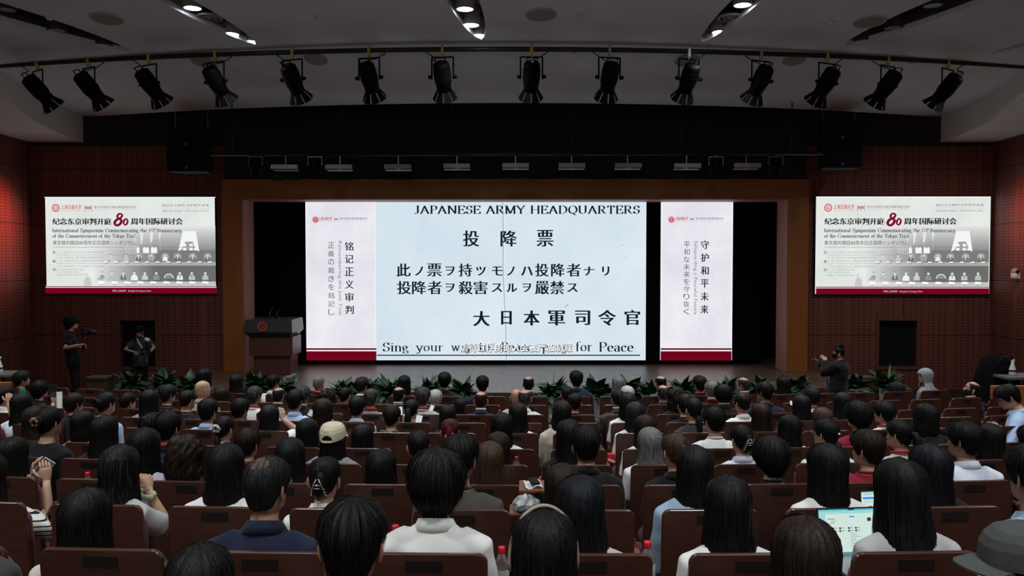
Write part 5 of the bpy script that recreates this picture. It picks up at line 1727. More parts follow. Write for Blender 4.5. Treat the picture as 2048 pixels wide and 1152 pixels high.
        for i in range(k - 1):
            b.f.append((o + 2 * i, o + 2 * i + 1, o + 2 * i + 3, o + 2 * i + 2)); b.mi.append(0)
    rr = random.Random(seed)
    return b, P
def tail(b, kind, rr):
    if kind == 'ponytail':
        b.tube([(0, -.100, .035), (0, -.140, .030), (.004, -.160, -.02), (.008, -.158, -.10), (.012, -.150, -.20), (.012, -.146, -.255)], [.022, .030, .036, .036, .026, .006], 14)
        for q in range(60):
            dx, dy = rr.uniform(-.03, .03), rr.uniform(-.03, .02)
            z1 = rr.uniform(-.22, -.29)
            b.tube([(dx * .6, -.150 + dy * .6, .0), (dx, -.160 + dy, -.1), (dx * .8 + .012, -.150 + dy * .7, z1)], [.002, .002, .0004], 3, cap=False)
    elif kind == 'lowtail':
        b.tube([(0, -.080, -.045), (0, -.115, -.06), (.004, -.125, -.11), (.008, -.135, -.19), (.010, -.14, -.25)], [.020, .027, .030, .026, .006], 14)
    elif kind == 'bun':
        b.ball((0, -.105, .035), (.052, .042, .046), rot=None)
        for q in range(26):
            a = rr.uniform(0, 6.28); c = Vector((0, -.105, .035)); e = rr.uniform(.6, 1)
            pts = [c + Vector((math.cos(a + k * .5) * .054 * e, -.012 - .03 * math.sin(k * .8), math.sin(a + k * .5) * .048 * e)) for k in range(5)]
            b.tube(pts, [.003, .005, .005, .004, .001], 4, cap=False)
    elif kind == 'topbun':
        b.ball((0, -.055, .130), (.050, .046, .040))
        for q in range(22):
            a = rr.uniform(0, 6.28); c = Vector((0, -.055, .13))
            pts = [c + Vector((math.cos(a + k * .5) * .050, math.sin(a + k * .5) * .045, .012 + rr.uniform(-.02, .034))) for k in range(5)]
            b.tube(pts, [.003, .005, .005, .004, .001], 4, cap=False)
    elif kind == 'twist':
        b.tube([(-.012, -.100, -.075), (.0, -.118, -.04), (.006, -.124, .01), (.010, -.112, .06), (.004, -.090, .095)], [.018, .030, .036, .030, .010], 14)
        for q in range(30):
            x0 = rr.uniform(-.05, .05)
            b.tube([(x0, -.095, -.06), (x0 * .6, -.125, -.01), (x0 * .3 + .02, -.136, .05), (.02 + rr.uniform(-.03, .04), -.115, .115)], [.003, .004, .003, .0006], 4, cap=False)
HAIR = {}
def get_hair(style, var=0, strands=1.0, swell=1.0):
    key = (style, var, swell)
    if key not in HAIR:
        base = style; kind = None
        if style in ('ponytail', 'lowtail', 'bun', 'twist', 'topbun'):
            base, kind = 'tied', style
        b, P = hair_mesh(base, 31 * var + sum(map(ord, style)), strands, swell)
        if kind: tail(b, kind, random.Random(var + 5))
        HAIR[key] = b.mesh('hair_' + style, smooth=True)
        if style == 'crown':
            HAIR[key].materials.append(None); HAIR[key].materials.append(mat('thin_crown_hair', (.085, .050, .036), .6, .15, noise=.35, nscale=60))
    return HAIR[key]

def hair_material(name, c, streak=None, rough=.46, spec=.10):
    if name in MATS: return MATS[name]
    m = bpy.data.materials.new(name); m.use_nodes = True
    nt = m.node_tree; N = nt.nodes; L = nt.links; b = N['Principled BSDF']
    b.inputs['Roughness'].default_value = rough; b.inputs['Specular IOR Level'].default_value = spec
    tc = N.new('ShaderNodeTexCoord'); mp = N.new('ShaderNodeMapping'); mp.inputs['Scale'].default_value = (130, 130, 9)
    L.new(tc.outputs['Object'], mp.inputs[0])
    n = N.new('ShaderNodeTexNoise'); n.inputs['Scale'].default_value = 1.0; n.inputs['Detail'].default_value = 4
    L.new(mp.outputs[0], n.inputs[0])
    mx = N.new('ShaderNodeMix'); mx.data_type = 'RGBA'
    mx.inputs['A'].default_value = (*[x * .55 for x in c], 1); mx.inputs['B'].default_value = (*(streak or [x * 1.7 for x in c]), 1)
    mr = N.new('ShaderNodeMapRange'); mr.inputs['From Min'].default_value = .35 if streak is None else .48; mr.inputs['From Max'].default_value = .68
    L.new(n.outputs['Fac'], mr.inputs['Value']); L.new(mr.outputs[0], mx.inputs['Factor'])
    L.new(mx.outputs['Result'], b.inputs['Base Color'])
    bp = N.new('ShaderNodeBump'); bp.inputs['Strength'].default_value = .5; bp.inputs['Distance'].default_value = .004
    L.new(n.outputs['Fac'], bp.inputs['Height']); L.new(bp.outputs[0], b.inputs['Normal'])
    MATS[name] = m
    return m
HCOL = {
    'blk': hair_material('hair_black', (.0075, .0070, .0068)), 'blu': hair_material('hair_blue_black', (.0075, .0085, .0105)), 'dbr': hair_material('hair_dark_brown', (.016, .0105, .008)),
    'brn': hair_material('hair_brown', (.045, .028, .018)), 'red': hair_material('hair_red_brown', (.060, .012, .009)), 'gry': hair_material('hair_grey', (.13, .13, .125)),
    'wht': hair_material('hair_white', (.36, .35, .33)), 'slt': hair_material('hair_salt_pepper', (.022, .021, .020), (.13, .13, .13)), 'stk': hair_material('hair_black_grey_streaks', (.009, .0085, .0085), (.035, .035, .036)),
    'gbk': hair_material('hair_charcoal', (.014, .014, .0145))}
SKIN = {'a': mat('skin_light', (.42, .245, .165), .5, .3, noise=.06, nscale=18), 'b': mat('skin_tan', (.33, .185, .120), .5, .3, noise=.06, nscale=18), 'c': mat('skin_deep', (.16, .085, .055), .5, .3, noise=.06, nscale=18), 'r': mat('skin_ruddy', (.40, .200, .145), .5, .3, noise=.08, nscale=18)}
M_eye = mat('eye_and_brow_dark', (.012, .010, .009), .4, .4)
M_lip = mat('lips', (.30, .10, .085), .45, .3)
CL = {'W': (.66, .66, .64), 'CR': (.56, .52, .43), 'LB': (.36, .48, .68), 'PB': (.60, .66, .76), 'NV': (.010, .014, .034), 'BK': (.0075, .0075, .0085), 'GY': (.20, .20, .20), 'LG': (.38, .38, .37), 'DG': (.035, .036, .038),
      'PK': (.44, .24, .23), 'LV': (.40, .37, .46), 'RD': (.22, .010, .026), 'BG': (.30, .245, .165), 'DN': (.26, .36, .46), 'GB': (.060, .053, .047), 'CK': (.46, .42, .34), 'SB': (.055, .10, .22), 'GN': (.10, .12, .10)}
def cloth(c):
    if c == 'STR': return stripe_cloth()
    if c == 'FL': return mat('cloth_floral_grey', (.16, .17, .18), .85, .15, noise=.75, nscale=26, bump=.2, bscale=90)
    return mat('cloth_' + c, CL[c], .85, .15, noise=.05, nscale=6, bump=.12, bscale=220, sheen=.08)
def stripe_cloth():
    if 'cloth_stripes' in MATS: return MATS['cloth_stripes']
    m = mat('cloth_stripes', (.55, .54, .50), .85, .15)
    nt = m.node_tree; N = nt.nodes; L = nt.links
    w = N.new('ShaderNodeTexWave'); w.wave_type = 'BANDS'; w.bands_direction = 'Z'; w.inputs['Scale'].default_value = 11; w.inputs['Distortion'].default_value = .6
    tc = N.new('ShaderNodeTexCoord'); L.new(tc.outputs['Object'], w.inputs[0])
    cr = N.new('ShaderNodeValToRGB'); cr.color_ramp.interpolation = 'CONSTANT'
    cr.color_ramp.elements[0].color = (.012, .012, .014, 1); cr.color_ramp.elements[1].position = .16; cr.color_ramp.elements[1].color = (.55, .54, .50, 1)
    L.new(w.outputs['Fac'], cr.inputs[0]); L.new(cr.outputs[0], N['Principled BSDF'].inputs['Base Color'])
    return m

def ring_band(r, h, z, cy=-.053, n=30, tilt=0.0, wob=0.0):
    b = MB(); vs = []; fs = []
    for k in range(n):
        a = 2 * math.pi * k / n
        w = wob * math.sin(7 * a)
        for (dr, dz) in ((0, -h / 2), (.004, -h / 2), (.004, h / 2), (0, h / 2)):
            vs.append((math.sin(a) * (r + dr + w), cy + math.cos(a) * (r + dr + w), z + dz + tilt * math.cos(a)))
    for k in range(n):
        for q in range(4):
            fs.append((4 * k + q, 4 * ((k + 1) % n) + q, 4 * ((k + 1) % n) + (q + 1) % 4, 4 * k + (q + 1) % 4))
    b.add(vs, fs); return b
def glasses_mesh():
    b = MB()
    for s in (-1, 1):
        c = Vector((s * .034, .098, .010))
        b.tube([c + Vector((math.cos(2 * math.pi * k / 14) * .026, -abs(math.cos(2 * math.pi * k / 14)) * .004, math.sin(2 * math.pi * k / 14) * .021)) for k in range(15)], .0018, 6, cap=False)
        b.tube([(s * .060, .092, .016), (s * .076, .060, .016), (s * .080, .0, .014), (s * .078, -.020, .004)], .0022, 6)
    b.tube([(-.010, .100, .014), (0, .103, .017), (.010, .100, .014)], .0018, 6)
    return b.mesh('glasses', smooth=True)
def mask_mesh():
    b = MB(); n = 15; rows = []
    vs = []
    for t in (.0, -.02, -.05, -.078, -.094):
        rx, rf, rb = head_r(max(t, -.09))
        for k in range(n):
            a = R(-82 + 164 * k / (n - 1))
            g_ = .010 + .014 * math.exp(-(a / .5) ** 2) * (1 if t > -.08 else .4)
            vs.append((math.sin(a) * (rx + .006), math.cos(a) * (rf + g_), t))
    fs = [(i * n + k, (i + 1) * n + k, (i + 1) * n + k + 1, i * n + k + 1) for i in range(4) for k in range(n - 1)]
    b.add(vs, fs)
    for s in (-1, 1):
        b.tube([(s * .074, .012, -.005), (s * .084, -.012, .020), (s * .087, -.030, .0), (s * .082, -.016, -.035), (s * .072, .010, -.065)], .0022, 5)
    return b.mesh('face_mask', smooth=True)
def beard_mesh():
    b = MB(); n = 21; vs = []
    for j, t in enumerate((-.012, -.040, -.062, -.080, -.093, -.090)):
        rx, rf, rb = head_r(t)
        for k in range(n):
            a = R(-98 + 196 * k / (n - 1))
            cut = max(0.0, 1 - abs(a) / .75) if j < 2 else 0.0      # leaves the cheeks and mouth free
            tt = t - .045 * cut
            rx2, rf2, rb2 = head_r(max(tt, -.093))
            g_ = .009 if j < 5 else -.012
            vs.append((math.sin(a) * (rx2 + g_), math.cos(a) * ((rf2 if math.cos(a) > 0 else rb2) + g_), tt - (.010 if j == 4 else 0)))
    b.add(vs, [(i * n + k, (i + 1) * n + k, (i + 1) * n + k + 1, i * n + k + 1) for i in range(5) for k in range(n - 1)])
    return b.mesh('beard', smooth=True)
def claw_mesh():
    b = MB()
    for s in (-1, 1):
        b.tube([(s * .006, -.150, .045), (s * .020, -.158, .02), (s * .034, -.150, -.02), (s * .038, -.130, -.05)], [.0028, .0034, .0034, .002], 6)
        for k in range(5):
            p = Vector((s * (.012 + .006 * k), -.155 + .004 * k, .030 - .018 * k))
            b.tube([p, p + Vector((s * .012, .012, -.008)), p + Vector((s * .014, .030, -.012))], [.002, .002, .001], 5)
    b.tube([(-.016, -.160, .012), (0, -.170, .016), (.016, -.160, .012)], .004, 6); b.tube([(-.018, -.158, -.004), (0, -.168, -.002), (.018, -.158, -.004)], .003, 6)
    return b.mesh('hair_claw', smooth=True)
def loop_clip_mesh():
    b = MB()
    b.tube([(-.040, -.128, -.020), (-.020, -.134, -.002), (.000, -.134, .020), (.018, -.128, .048)], .005, 8)
    b.tube([Vector((-.012, -.140, -.008)) + Vector((math.cos(a) * .017, -.004, math.sin(a) * .017)) for a in np.linspace(0, 6.28, 15)], .0045, 8)
    b.tube([Vector((.026, -.136, -.012)) + Vector((math.cos(a) * .014 + math.sin(a) * .012, -.004, math.sin(a) * .030)) for a in np.linspace(0, 6.28, 18)], .004, 8)
    return b.mesh('hair_clip', smooth=True)
def scrunchie_mesh(c=(0, -.135, .035), r=.030, axis=(0, 1, .3), seed=1):
    b = MB(); rr = random.Random(seed); n = 30
    q = Vector((0, 0, 1)).rotation_difference(Vector(axis).normalized()); pts = []; rad = []
    for k in range(n + 1):
        a = 2 * math.pi * k / n
        pts.append(Vector(c) + q @ Vector((math.cos(a) * r, math.sin(a) * r, .006 * math.sin(5 * a)))); rad.append(.013 + .004 * math.sin(9 * a))
    b.tube(pts, rad, 10, cap=False)
    return b.mesh('scrunchie', smooth=True)
def headband_mesh():
    b = MB(); vs = []; n = 24
    pts = []
    for k in range(n + 1):
        a = math.pi * (-.06 + 1.12 * k / n)
        pts.append((math.cos(a) * .104, -.012 + .012 * math.sin(a), -.012 + math.sin(a) * .160))
    b.tube(pts, .0055, 8, flat=2.0)
    return b.mesh('headband', smooth=True)
def cap_mesh(peak_back=False):
    b = MB(); n = 128; m = 60; vs = []; fs = []
    for j in range(m + 1):
        u = j / m
        t = .119 - (.119 - .018) * (1 - math.cos(u * math.pi / 2))
        rx, rf, rb = head_r(t)
        for k in range(n):
            a = 2 * math.pi * k / n
            s_, c_ = math.sin(a), math.cos(a)
            th = .030 * min(1, math.hypot(rx * s_, (rf if c_ > 0 else rb) * c_) / .05) + .0016 * math.cos(6 * a) * (-1)
            vs.append((s_ * (rx + th), c_ * ((rf if c_ > 0 else rb) + th), t + .026 * (1 - u) ** .7 - (.028 * u * u * max(0, -c_)) ))
    for j in range(m):
        for k in range(n):
            a = 2 * math.pi * (k + .5) / n; u = (j + .5) / m
            if .77 < u < .935 and abs(a - math.pi) < .42 * math.sqrt(max(0, 1 - ((.935 - u) / .165) ** 2)):
                continue
            fs.append((j * n + k, (j + 1) * n + k, (j + 1) * n + (k + 1) % n, j * n + (k + 1) % n))
    b.add(vs, fs); b.ball((0, -.004, .150), (.008, .008, .005))
    me = b.mesh('cap_crown', smooth=True)
    b = MB(); vs = []; nn = 13
    for k in range(nn):
        a = R(-62 + 124 * k / (nn - 1))
        for (rr, zz) in ((.0, .028), (.035, .022), (.070, .010)):
            L_ = rr * math.cos(a * .9)
            vs.append((math.sin(a) * (.101 + rr * .12), math.cos(a) * .118 + L_ + 0.0, zz - .016 * (math.sin(a) ** 2)))
    fs = [(3 * k + q, 3 * k + 3 + q, 3 * k + 4 + q, 3 * k + 1 + q) for k in range(nn - 1) for q in range(2)]
    off = len(vs); vs2 = [(x, y, z - .005) for x, y, z in vs]
    b.add(vs + vs2, fs + [tuple(off + i for i in reversed(f)) for f in fs])
    return me, b.mesh('cap_brim', smooth=True)
ME_GLASSES, ME_MASK, ME_CLAW, ME_LOOP, ME_SCRUNCHIE, ME_BAND = glasses_mesh(), mask_mesh(), claw_mesh(), loop_clip_mesh(), scrunchie_mesh(), headband_mesh()
ME_BEARD = beard_mesh(); ME_COLLAR = collar_mesh(); ME_CREW = ring_band(.066, .018, 1.086, tilt=-.012).mesh('neckband', smooth=True)
ME_LANYARD = ring_band(.080, .020, 1.094, cy=-.050, tilt=-.020).mesh('lanyard', smooth=True)
M_lan = mat('lanyard_red', (.42, .012, .03), .7, .2)
M_silver = mat('silver_clip', (.55, .54, .52), .28, .6, .8)
M_cream = mat('cream_plastic', (.62, .58, .46), .4, .4)
BODY = {}; SHIRT = {}
M_trs = [mat('trousers_black', (.010, .010, .012), .85, .15), mat('trousers_navy', (.016, .02, .034), .85, .15), mat('trousers_grey', (.06, .06, .062), .85, .15)]
M_shoe = mat('shoe_black', (.012, .012, .012), .5, .35)

def use(o, m):
    """this object's own material on shared mesh data"""
    if len(o.data.materials) == 0: o.data.materials.append(None)
    o.material_slots[0].link = 'OBJECT'; o.material_slots[0].material = m
    return o
def child(name, me, m, parent, mtx=None):
    o = bpy.data.objects.new(name, me); COL.objects.link(o); o.parent = parent
    if mtx is not None: o.matrix_local = mtx
    return use(o, m)

ROWNAME = {'J': 'front row', 'I': 'second row', 'H': 'third row', 'G': 'fourth row', 'F': 'fifth row', 'E': 'sixth row', 'D': 'seventh row', 'C': 'eighth row', 'B': 'ninth row', 'A': 'tenth row', 'Z': 'nearest row'}
PEOPLE = []
DEV = []
def seated(row, px, ytop, style, hcol, shirt, scol, desc, sex='f', skin='a', var=0, yaw=None, pitch=0.0, roll=0.0, opts=(), turn=0.0, hands=None, sleeve=None, size=1.0, swell=1.0, ahead=.22, lift=None):
    r = ROWS[row]
    Y = r['d'] + ahead
    for _ in range(3):
        top = at(px, ytop, Y); Y = rowY(r['d'], top.x) + ahead
    Xp = top.x
    s0 = size * (1.0 if sex == 'm' else .95)
    th = THICK.get('tied' if style in ('ponytail', 'lowtail', 'bun', 'twist', 'topbun') else style, .01) * swell if style not in (None, 'bald') else .0
    if style == 'cap': th = .028
    want = top.z - r['floor']
    s = want / (1.225 + .119 + th)
    s = min(max(s, s0 * .915), s0 * 1.05)
    z0 = top.z - (1.225 + .119 + th) * s
    DEV.append((row, px, round(z0 - r['floor'], 3), round(s, 3)))
    by = rowYaw(Xp) + turn
    to = math.atan2(-(.2 - Xp), 19.0 - Y)
    hy = (to * 1.0 - by) if yaw is None else yaw
    hy = max(-1.2, min(1.2, hy))
    f = 1.0 if sex == 'm' else .90
    face = Vector((-math.sin(by), math.cos(by), 0))
    root = Vector((Xp, Y, z0)) + face * (.03 * s)
    Mw = Matrix.Translation(root) @ Matrix.Rotation(by, 4, 'Z') @ Matrix.Scale(s, 4)
    inv = Mw.inverted()
    arms = {}
    custom = hands is not None
    for sg in (-1, 1):
        S, E, W_ = arm_points(f, sg)
        hd = ((-sg * .55, .8, -.1), (0, 0, 1), -sg, .45, .08)
        if custom and sg in hands:
            h = hands[sg]
            wl = inv @ at(*h['at'])
            S, E, W_ = arm_points(f, sg, wl, h.get('pole'))
            hd = (h.get('fwd', (0, .5, .8)), h.get('up', (0, -1, .3)), -sg * h.get('flip', 1), h.get('curl', .6), h.get('spread', .1))
        arms[sg] = (S, E, W_, hd)
    qy = round(hy / .12) * .12; qp = round(pitch / .1) * .1; qr = round(roll / .1) * .1
    ears = style not in ('long', 'vlong', 'mid', 'bob', 'curly', 'hijab')
    key = (qy, qp, qr, f, ears) if not custom else ('own', len(PEOPLE))
    if key not in BODY:
        BODY[key] = body_mesh(qy, qp, qr, f, arms, ears)
        for x in (None, M_eye, M_lip): BODY[key].materials.append(x)
    sl = sleeve or ('long' if shirt in ('suit', 'long', 'jacket', 'knit') else 'short')
    bulk = {'tee': .012, 'polo': .013, 'shirt': .014, 'long': .013, 'suit': .022, 'jacket': .026, 'knit': .030, 'blouse': .018}[shirt]
    skey = (f, sl, bulk) if not custom else ('own', len(PEOPLE))
    if skey not in SHIRT:
        SHIRT[skey] = garment_mesh(f, sl, bulk, arms, 'shirt', len(SHIRT))
    o = bpy.data.objects.new('person', BODY[key]); COL.objects.link(o)
    o.matrix_world = Mw
    use(o, SKIN[skin])
    who = f'{desc}, {ROWNAME[row]}'
    tag(o, who, 'person', 'seated audience')
    garment = {'tee': 't_shirt', 'polo': 'polo_shirt', 'shirt': 'shirt', 'long': 'shirt', 'suit': 'suit_jacket', 'jacket': 'jacket', 'knit': 'knit_sweater', 'blouse': 'blouse'}[shirt]
    child(garment, SHIRT[skey], cloth(scol), o)
    child('trousers', ME_TROUSERS, M_trs[len(PEOPLE) % 3], o); child('shoes', ME_SHOES, M_shoe, o)
    if shirt in ('shirt', 'polo', 'suit', 'blouse', 'jacket') and 'nocollar' not in opts:
        child('collar', ME_COLLAR, cloth('BK' if scol == 'FL' else scol), o)
        if shirt == 'suit' and 'plain' not in opts:
            child('shirt_collar', ring_mesh_white(), cloth('W'), o)
    elif 'nocollar' not in opts:
        child('neckband', ME_CREW, cloth(scol), o)
    H = head_matrix(qy, qp, qr)
    if style not in (None, 'bald', 'cap'):
        me = get_hair(style, var, 1.0, swell)
        hobj = child('headscarf' if style == 'hijab' else 'hair', me, cloth('GY2') if False else (mat('scarf_grey', (.24, .25, .26), .85, .15, noise=.06, bump=.12, bscale=200) if style == 'hijab' else HCOL[hcol]), o, H)
    for op in opts:
        if op == 'glasses': child('glasses', ME_GLASSES, M_metal if var % 2 else M_steel, o, H)
        elif op == 'mask': child('face_mask', ME_MASK, mat('mask_white', (.6, .6, .6), .8, .1), o, H)
        elif op == 'blackmask': child('face_mask', ME_MASK, mat('mask_black', (.008, .008, .009), .8, .1), o, H)
        elif op == 'beard': child('beard', ME_BEARD, HCOL['gbk'], o, H)
        elif op == 'lanyard': child('lanyard', ME_LANYARD, M_lan, o)
        elif op == 'claw': child('hair_claw', ME_CLAW, M_silver, hobj)
        elif op == 'loopclip': child('hair_clip', ME_LOOP, M_cream, hobj)
        elif op == 'scrunchie': child('scrunchie', ME_SCRUNCHIE, mat('scrunchie_white', (.50, .48, .44), .85, .1), hobj)
        elif op == 'goldscrunchie': child('scrunchie', ME_SCRUNCHIE, mat('scrunchie_gold', (.24, .19, .06), .6, .3, noise=.4, nscale=40), hobj)
        elif op == 'headband': child('headband', ME_BAND, mat('headband_beige', (.30, .24, .19), .7, .2), hobj)
        elif op == 'tealpin': 
            b = MB(); b.ball((-.05, -.100, .03), (.014, .008, .009)); child('hair_pin', b.mesh('hair_pin', True), mat('teal_pin', (.02, .30, .26), .3, .5), hobj)
        elif op == 'pearl':
            b = MB(); b.ball((-.0, -.125, .03), .009); child('hair_pin', b.mesh('hair_pin', True), M_white, hobj)
        elif op == 'bow':
            b = MB()
            for q in (-1, 1):
                b.tube([(q * .008, -.128, 1.075), (q * .04, -.145, 1.10), (q * .085, -.135, 1.10), (q * .10, -.12, 1.075)], [.008, .024, .026, .01], 10, flat=.5)
            child('scarf_bow', b.mesh('scarf_bow', True), cloth('FL'), o)
        elif op == 'earbud': 
            b = MB(); b.tube([(.080, .0, -.012), (.084, -.01, -.035)], .004, 6); child('earpiece', b.mesh('earpiece', True), M_dark, o, H)
    if style == 'cap':
        pass
    PEOPLE.append(dict(obj=o, row=row, X=Xp, Y=Y, desc=desc, px=px, M=Mw, H=H, s=s, key=key))
    return PEOPLE[-1]
_rw = []
def ring_mesh_white():
    if not _rw: _rw.append(ring_band(.064, .022, 1.122, tilt=-.014).mesh('shirt_collar', smooth=True))
    return _rw[0]
# ---------------------------------------------------------------- the audience, row by row
S = seated
# row nearest the camera
S('Z', 398, 1088, 'long', 'blk', 'tee', 'BK', 'woman with long black hair and glasses, mostly below the photo', opts=('glasses',), ahead=.24)
S('Z', 704, 996, 'short', 'blk', 'tee', 'BK', 'man with short black hair and reddish ears at the bottom edge', 'm', 'r', yaw=.05, swell=1.15, var=1, ahead=.24)
S('Z', 1088, 1014, 'long', 'blk', 'tee', 'DG', 'woman with long black hair and thin beige headband', opts=('headband',), var=1, ahead=.24, yaw=.1)
S('Z', 1612, 1031, 'long', 'dbr', 'long', 'DG', 'woman with dark brown hair in front of the laptop', var=2, ahead=.24)
capman = S('Z', 2052, 1036, 'cap', 'blk', 'tee', 'BK', 'person in grey cap and glasses at the lower right corner', 'm', 'a', yaw=.85, turn=.45, opts=('glasses',), ahead=.24)
S('Z', -112, 878, 'short', 'blk', 'tee', 'DG', 'person in dark grey shirt cut off by the lower left edge', 'm', ahead=.30)
# tenth row
S('A', 170, 976, 'vlong', 'blk', 'blouse', 'CR', 'woman with long black hair in cream blouse', var=3, swell=1.1)
S('A', 531, 913, 'crown', 'gbk', 'polo', 'NV', 'man with thinning crown, glasses and navy polo shirt', 'm', 'b', opts=('glasses',), yaw=-.22)
S('A', 872, 895, 'mop', 'blk', 'shirt', 'W', 'man with thick mop of black hair in white shirt', 'm', 'a', swell=1.15, yaw=.06)
S('A', 1162, 950, 'long', 'blu', 'blouse', 'CR', 'woman with long blue-black hair in pale knitted top', var=4, swell=1.15)
S('A', 1457, 950, 'vlong', 'blk', 'blouse', 'W', 'woman with straight black hair in white shirt', var=5, yaw=.05)
lap1 = S('A', 1806, 916, 'vlong', 'blk', 'shirt', 'LG', 'woman with very long black hair and grey shirt, working on a laptop', var=6, pitch=.1, opts=('nocollar',), swell=1.1)
S('A', 2068, 888, 'short', 'blk', 'shirt', 'LB', 'man in bright blue shirt at the right edge', 'm', 'b', turn=.1)
# ninth row
S('B', -30, 905, 'long', 'dbr', 'blouse', 'STR', 'person in black-and-white striped top at the left edge', var=1, hands={1: dict(at=(42, 1024, 4.15), fwd=(.6, .6, -.2), up=(0, 0, 1), curl=.5, pole=(.9, -.3, -.4))}, sleeve='long')
S('B', 238, 889, 'long', 'stk', 'blouse', 'LG', 'woman with grey-streaked black hair, resting on her hand', var=2, turn=-.15, roll=.05, swell=1.12, hands={1: dict(at=(297, 982, 4.25), fwd=(-.45, .35, .8), up=(.8, -.5, .3), curl=1.0, pole=(.6, -.2, -.9))}, sleeve='short')
S('B', 450, 886, 'long', 'blk', 'blouse', 'W', 'woman with smooth black hair in white collared shirt', var=3)
S('B', 649, 914, 'twist', 'blk', 'blouse', 'W', 'woman with twisted black hair in silver claw clip', opts=('claw', 'glasses'), var=1)
S('B', 918, 867, 'short', 'blk', 'tee', 'GB', 'man with short black hair in grey-brown T-shirt', 'm', 'b', yaw=-.2, var=2, swell=1.1)
S('B', 1124, 926, 'long', 'dbr', 'tee', 'BK', 'woman with dark brown hair, half behind the blue-black haired woman', var=4)
S('B', 1390, 890, 'long', 'blk', 'jacket', 'DN', 'woman with long black hair in pale denim jacket', var=5, opts=('nocollar',))
S('B', 1657, 886, 'long', 'blk', 'blouse', 'W', 'woman with smooth black hair in white blouse facing left', var=6, yaw=.45)
S('B', 1862, 886, 'long', 'blu', 'tee', 'BK', 'woman with long dark hair behind the laptop user', var=7, swell=1.25)
# eighth row
S('C', 24, 873, 'long', 'blk', 'blouse', 'FL', 'woman in floral grey blouse holding up a phone', var=1, turn=-.3, opts=('nocollar',),
  hands={1: dict(at=(93, 962, 5.05), fwd=(-.25, .1, 1), up=(.9, -.5, 0), curl=.55, pole=(.6, -.2, -.9)), -1: dict(at=(62, 950, 5.15), fwd=(.35, .1, 1), up=(-.6, -.6, 0), curl=.5, pole=(.2, -.3, -.9))}, sleeve='short')
S('C', 287, 855, 'long', 'blk', 'blouse', 'LV', 'woman with long black hair in lavender blouse', var=2, opts=('nocollar',))
S('C', 369, 872, 'curly', 'dbr', 'tee', 'CR', 'person with curly dark brown hair', var=1)
S('C', 580, 875, 'long', 'blu', 'tee', 'NV', 'woman with long navy-black hair', var=3)
S('C', 762, 897, 'bob', 'blk', 'tee', 'BK', 'woman with black bob, low in her seat', var=1, swell=1.15)
S('C', 979, 882, 'bob', 'brn', 'blouse', 'W', 'woman with short brown hair and white collar', var=2)
S('C', 1172, 850, 'short', 'blk', 'polo', 'BK', 'man with black hair and black polo shirt below the slide centre', 'm', 'r', yaw=.0, var=3, swell=1.05)
S('C', 1352, 866, 'twist', 'brn', 'shirt', 'BK', 'woman with brown hair held up by a pale clip', opts=('loopclip',), var=2, yaw=.25)
S('C', 1544, 871, 'mop', 'blk', 'tee', 'BK', 'person with full black hair and black shirt', 'm', 'a', var=1, yaw=.3)
S('C', 1737, 859, 'short', 'dbr', 'knit', 'RD', 'person with short dark hair in red sweater and navy collar', 'm', 'a', var=4, yaw=.5, swell=1.1)
S('C', 1930, 842, 'short', 'blk', 'shirt', 'PB', 'man with short black hair, glasses and pale blue shirt', 'm', 'b', var=5, yaw=.42, opts=('glasses',))
# seventh row
S('D', 98, 814, 'bun', 'blk', 'jacket', 'BK', 'woman in black jacket and glasses, hair tied with gold scrunchie', opts=('goldscrunchie', 'glasses', 'nocollar'), var=1, turn=-.15)
S('D', 208, 830, 'long', 'blk', 'tee', 'BK', 'woman with long black hair and glasses in profile', opts=('glasses',), var=4, turn=-.1)
S('D', 336, 822, 'short', 'blk', 'polo', 'NV', 'man with black hair, navy top and red-white collar stripe', 'm', 'b', opts=('lanyard',), var=6)
S('D', 495, 856, 'short', 'dbr', 'tee', 'BK', 'person with short dark hair and thin glasses', 'f', 'a', opts=('glasses',), var=7, swell=1.2)
capw = S('D', 665, 841, 'cap', 'blk', 'knit', 'GY', 'woman in beige baseball cap with long black hair', var=0)
S('D', 838, 861, 'tied', 'blk', 'tee', 'BK', 'person with black hair and white mask loop', 'm', 'a', opts=('mask',), var=2, yaw=.1)
S('D', 996, 863, 'mid', 'dbr', 'tee', 'BK', 'woman with dark brown hair beside a red-capped bottle', var=3)
S('D', 1138, 838, 'mid', 'blk', 'long', 'BK', 'woman with black hair and black clothes behind the black-polo man', var=4)
S('D', 1300, 854, 'mid', 'gry', 'blouse', 'W', 'woman with long silver-grey hair', var=5)
S('D', 1484, 849, 'twist', 'blk', 'shirt', 'PB', 'woman with silver claw clip and pale blue collar', opts=('claw',), var=3, yaw=.12)
S('D', 1654, 837, 'lowtail', 'blk', 'blouse', 'W', 'woman with black hair, glasses and white blouse facing left', opts=('glasses', 'pearl'), var=4, yaw=.5)
S('D', 1800, 839, 'ponytail', 'blk', 'tee', 'CK', 'woman with black ponytail, red lanyard and cream top', opts=('lanyard',), var=5, yaw=.5)
S('D', 1982, 846, 'long', 'blk', 'tee', 'BK', 'woman with long black hair right of the pale blue shirt', var=6)
S('D', 2064, 850, 'short', 'blk', 'tee', 'BK', 'person with glasses cut by the right edge, dark top', 'm', 'a', opts=('glasses',), var=8)
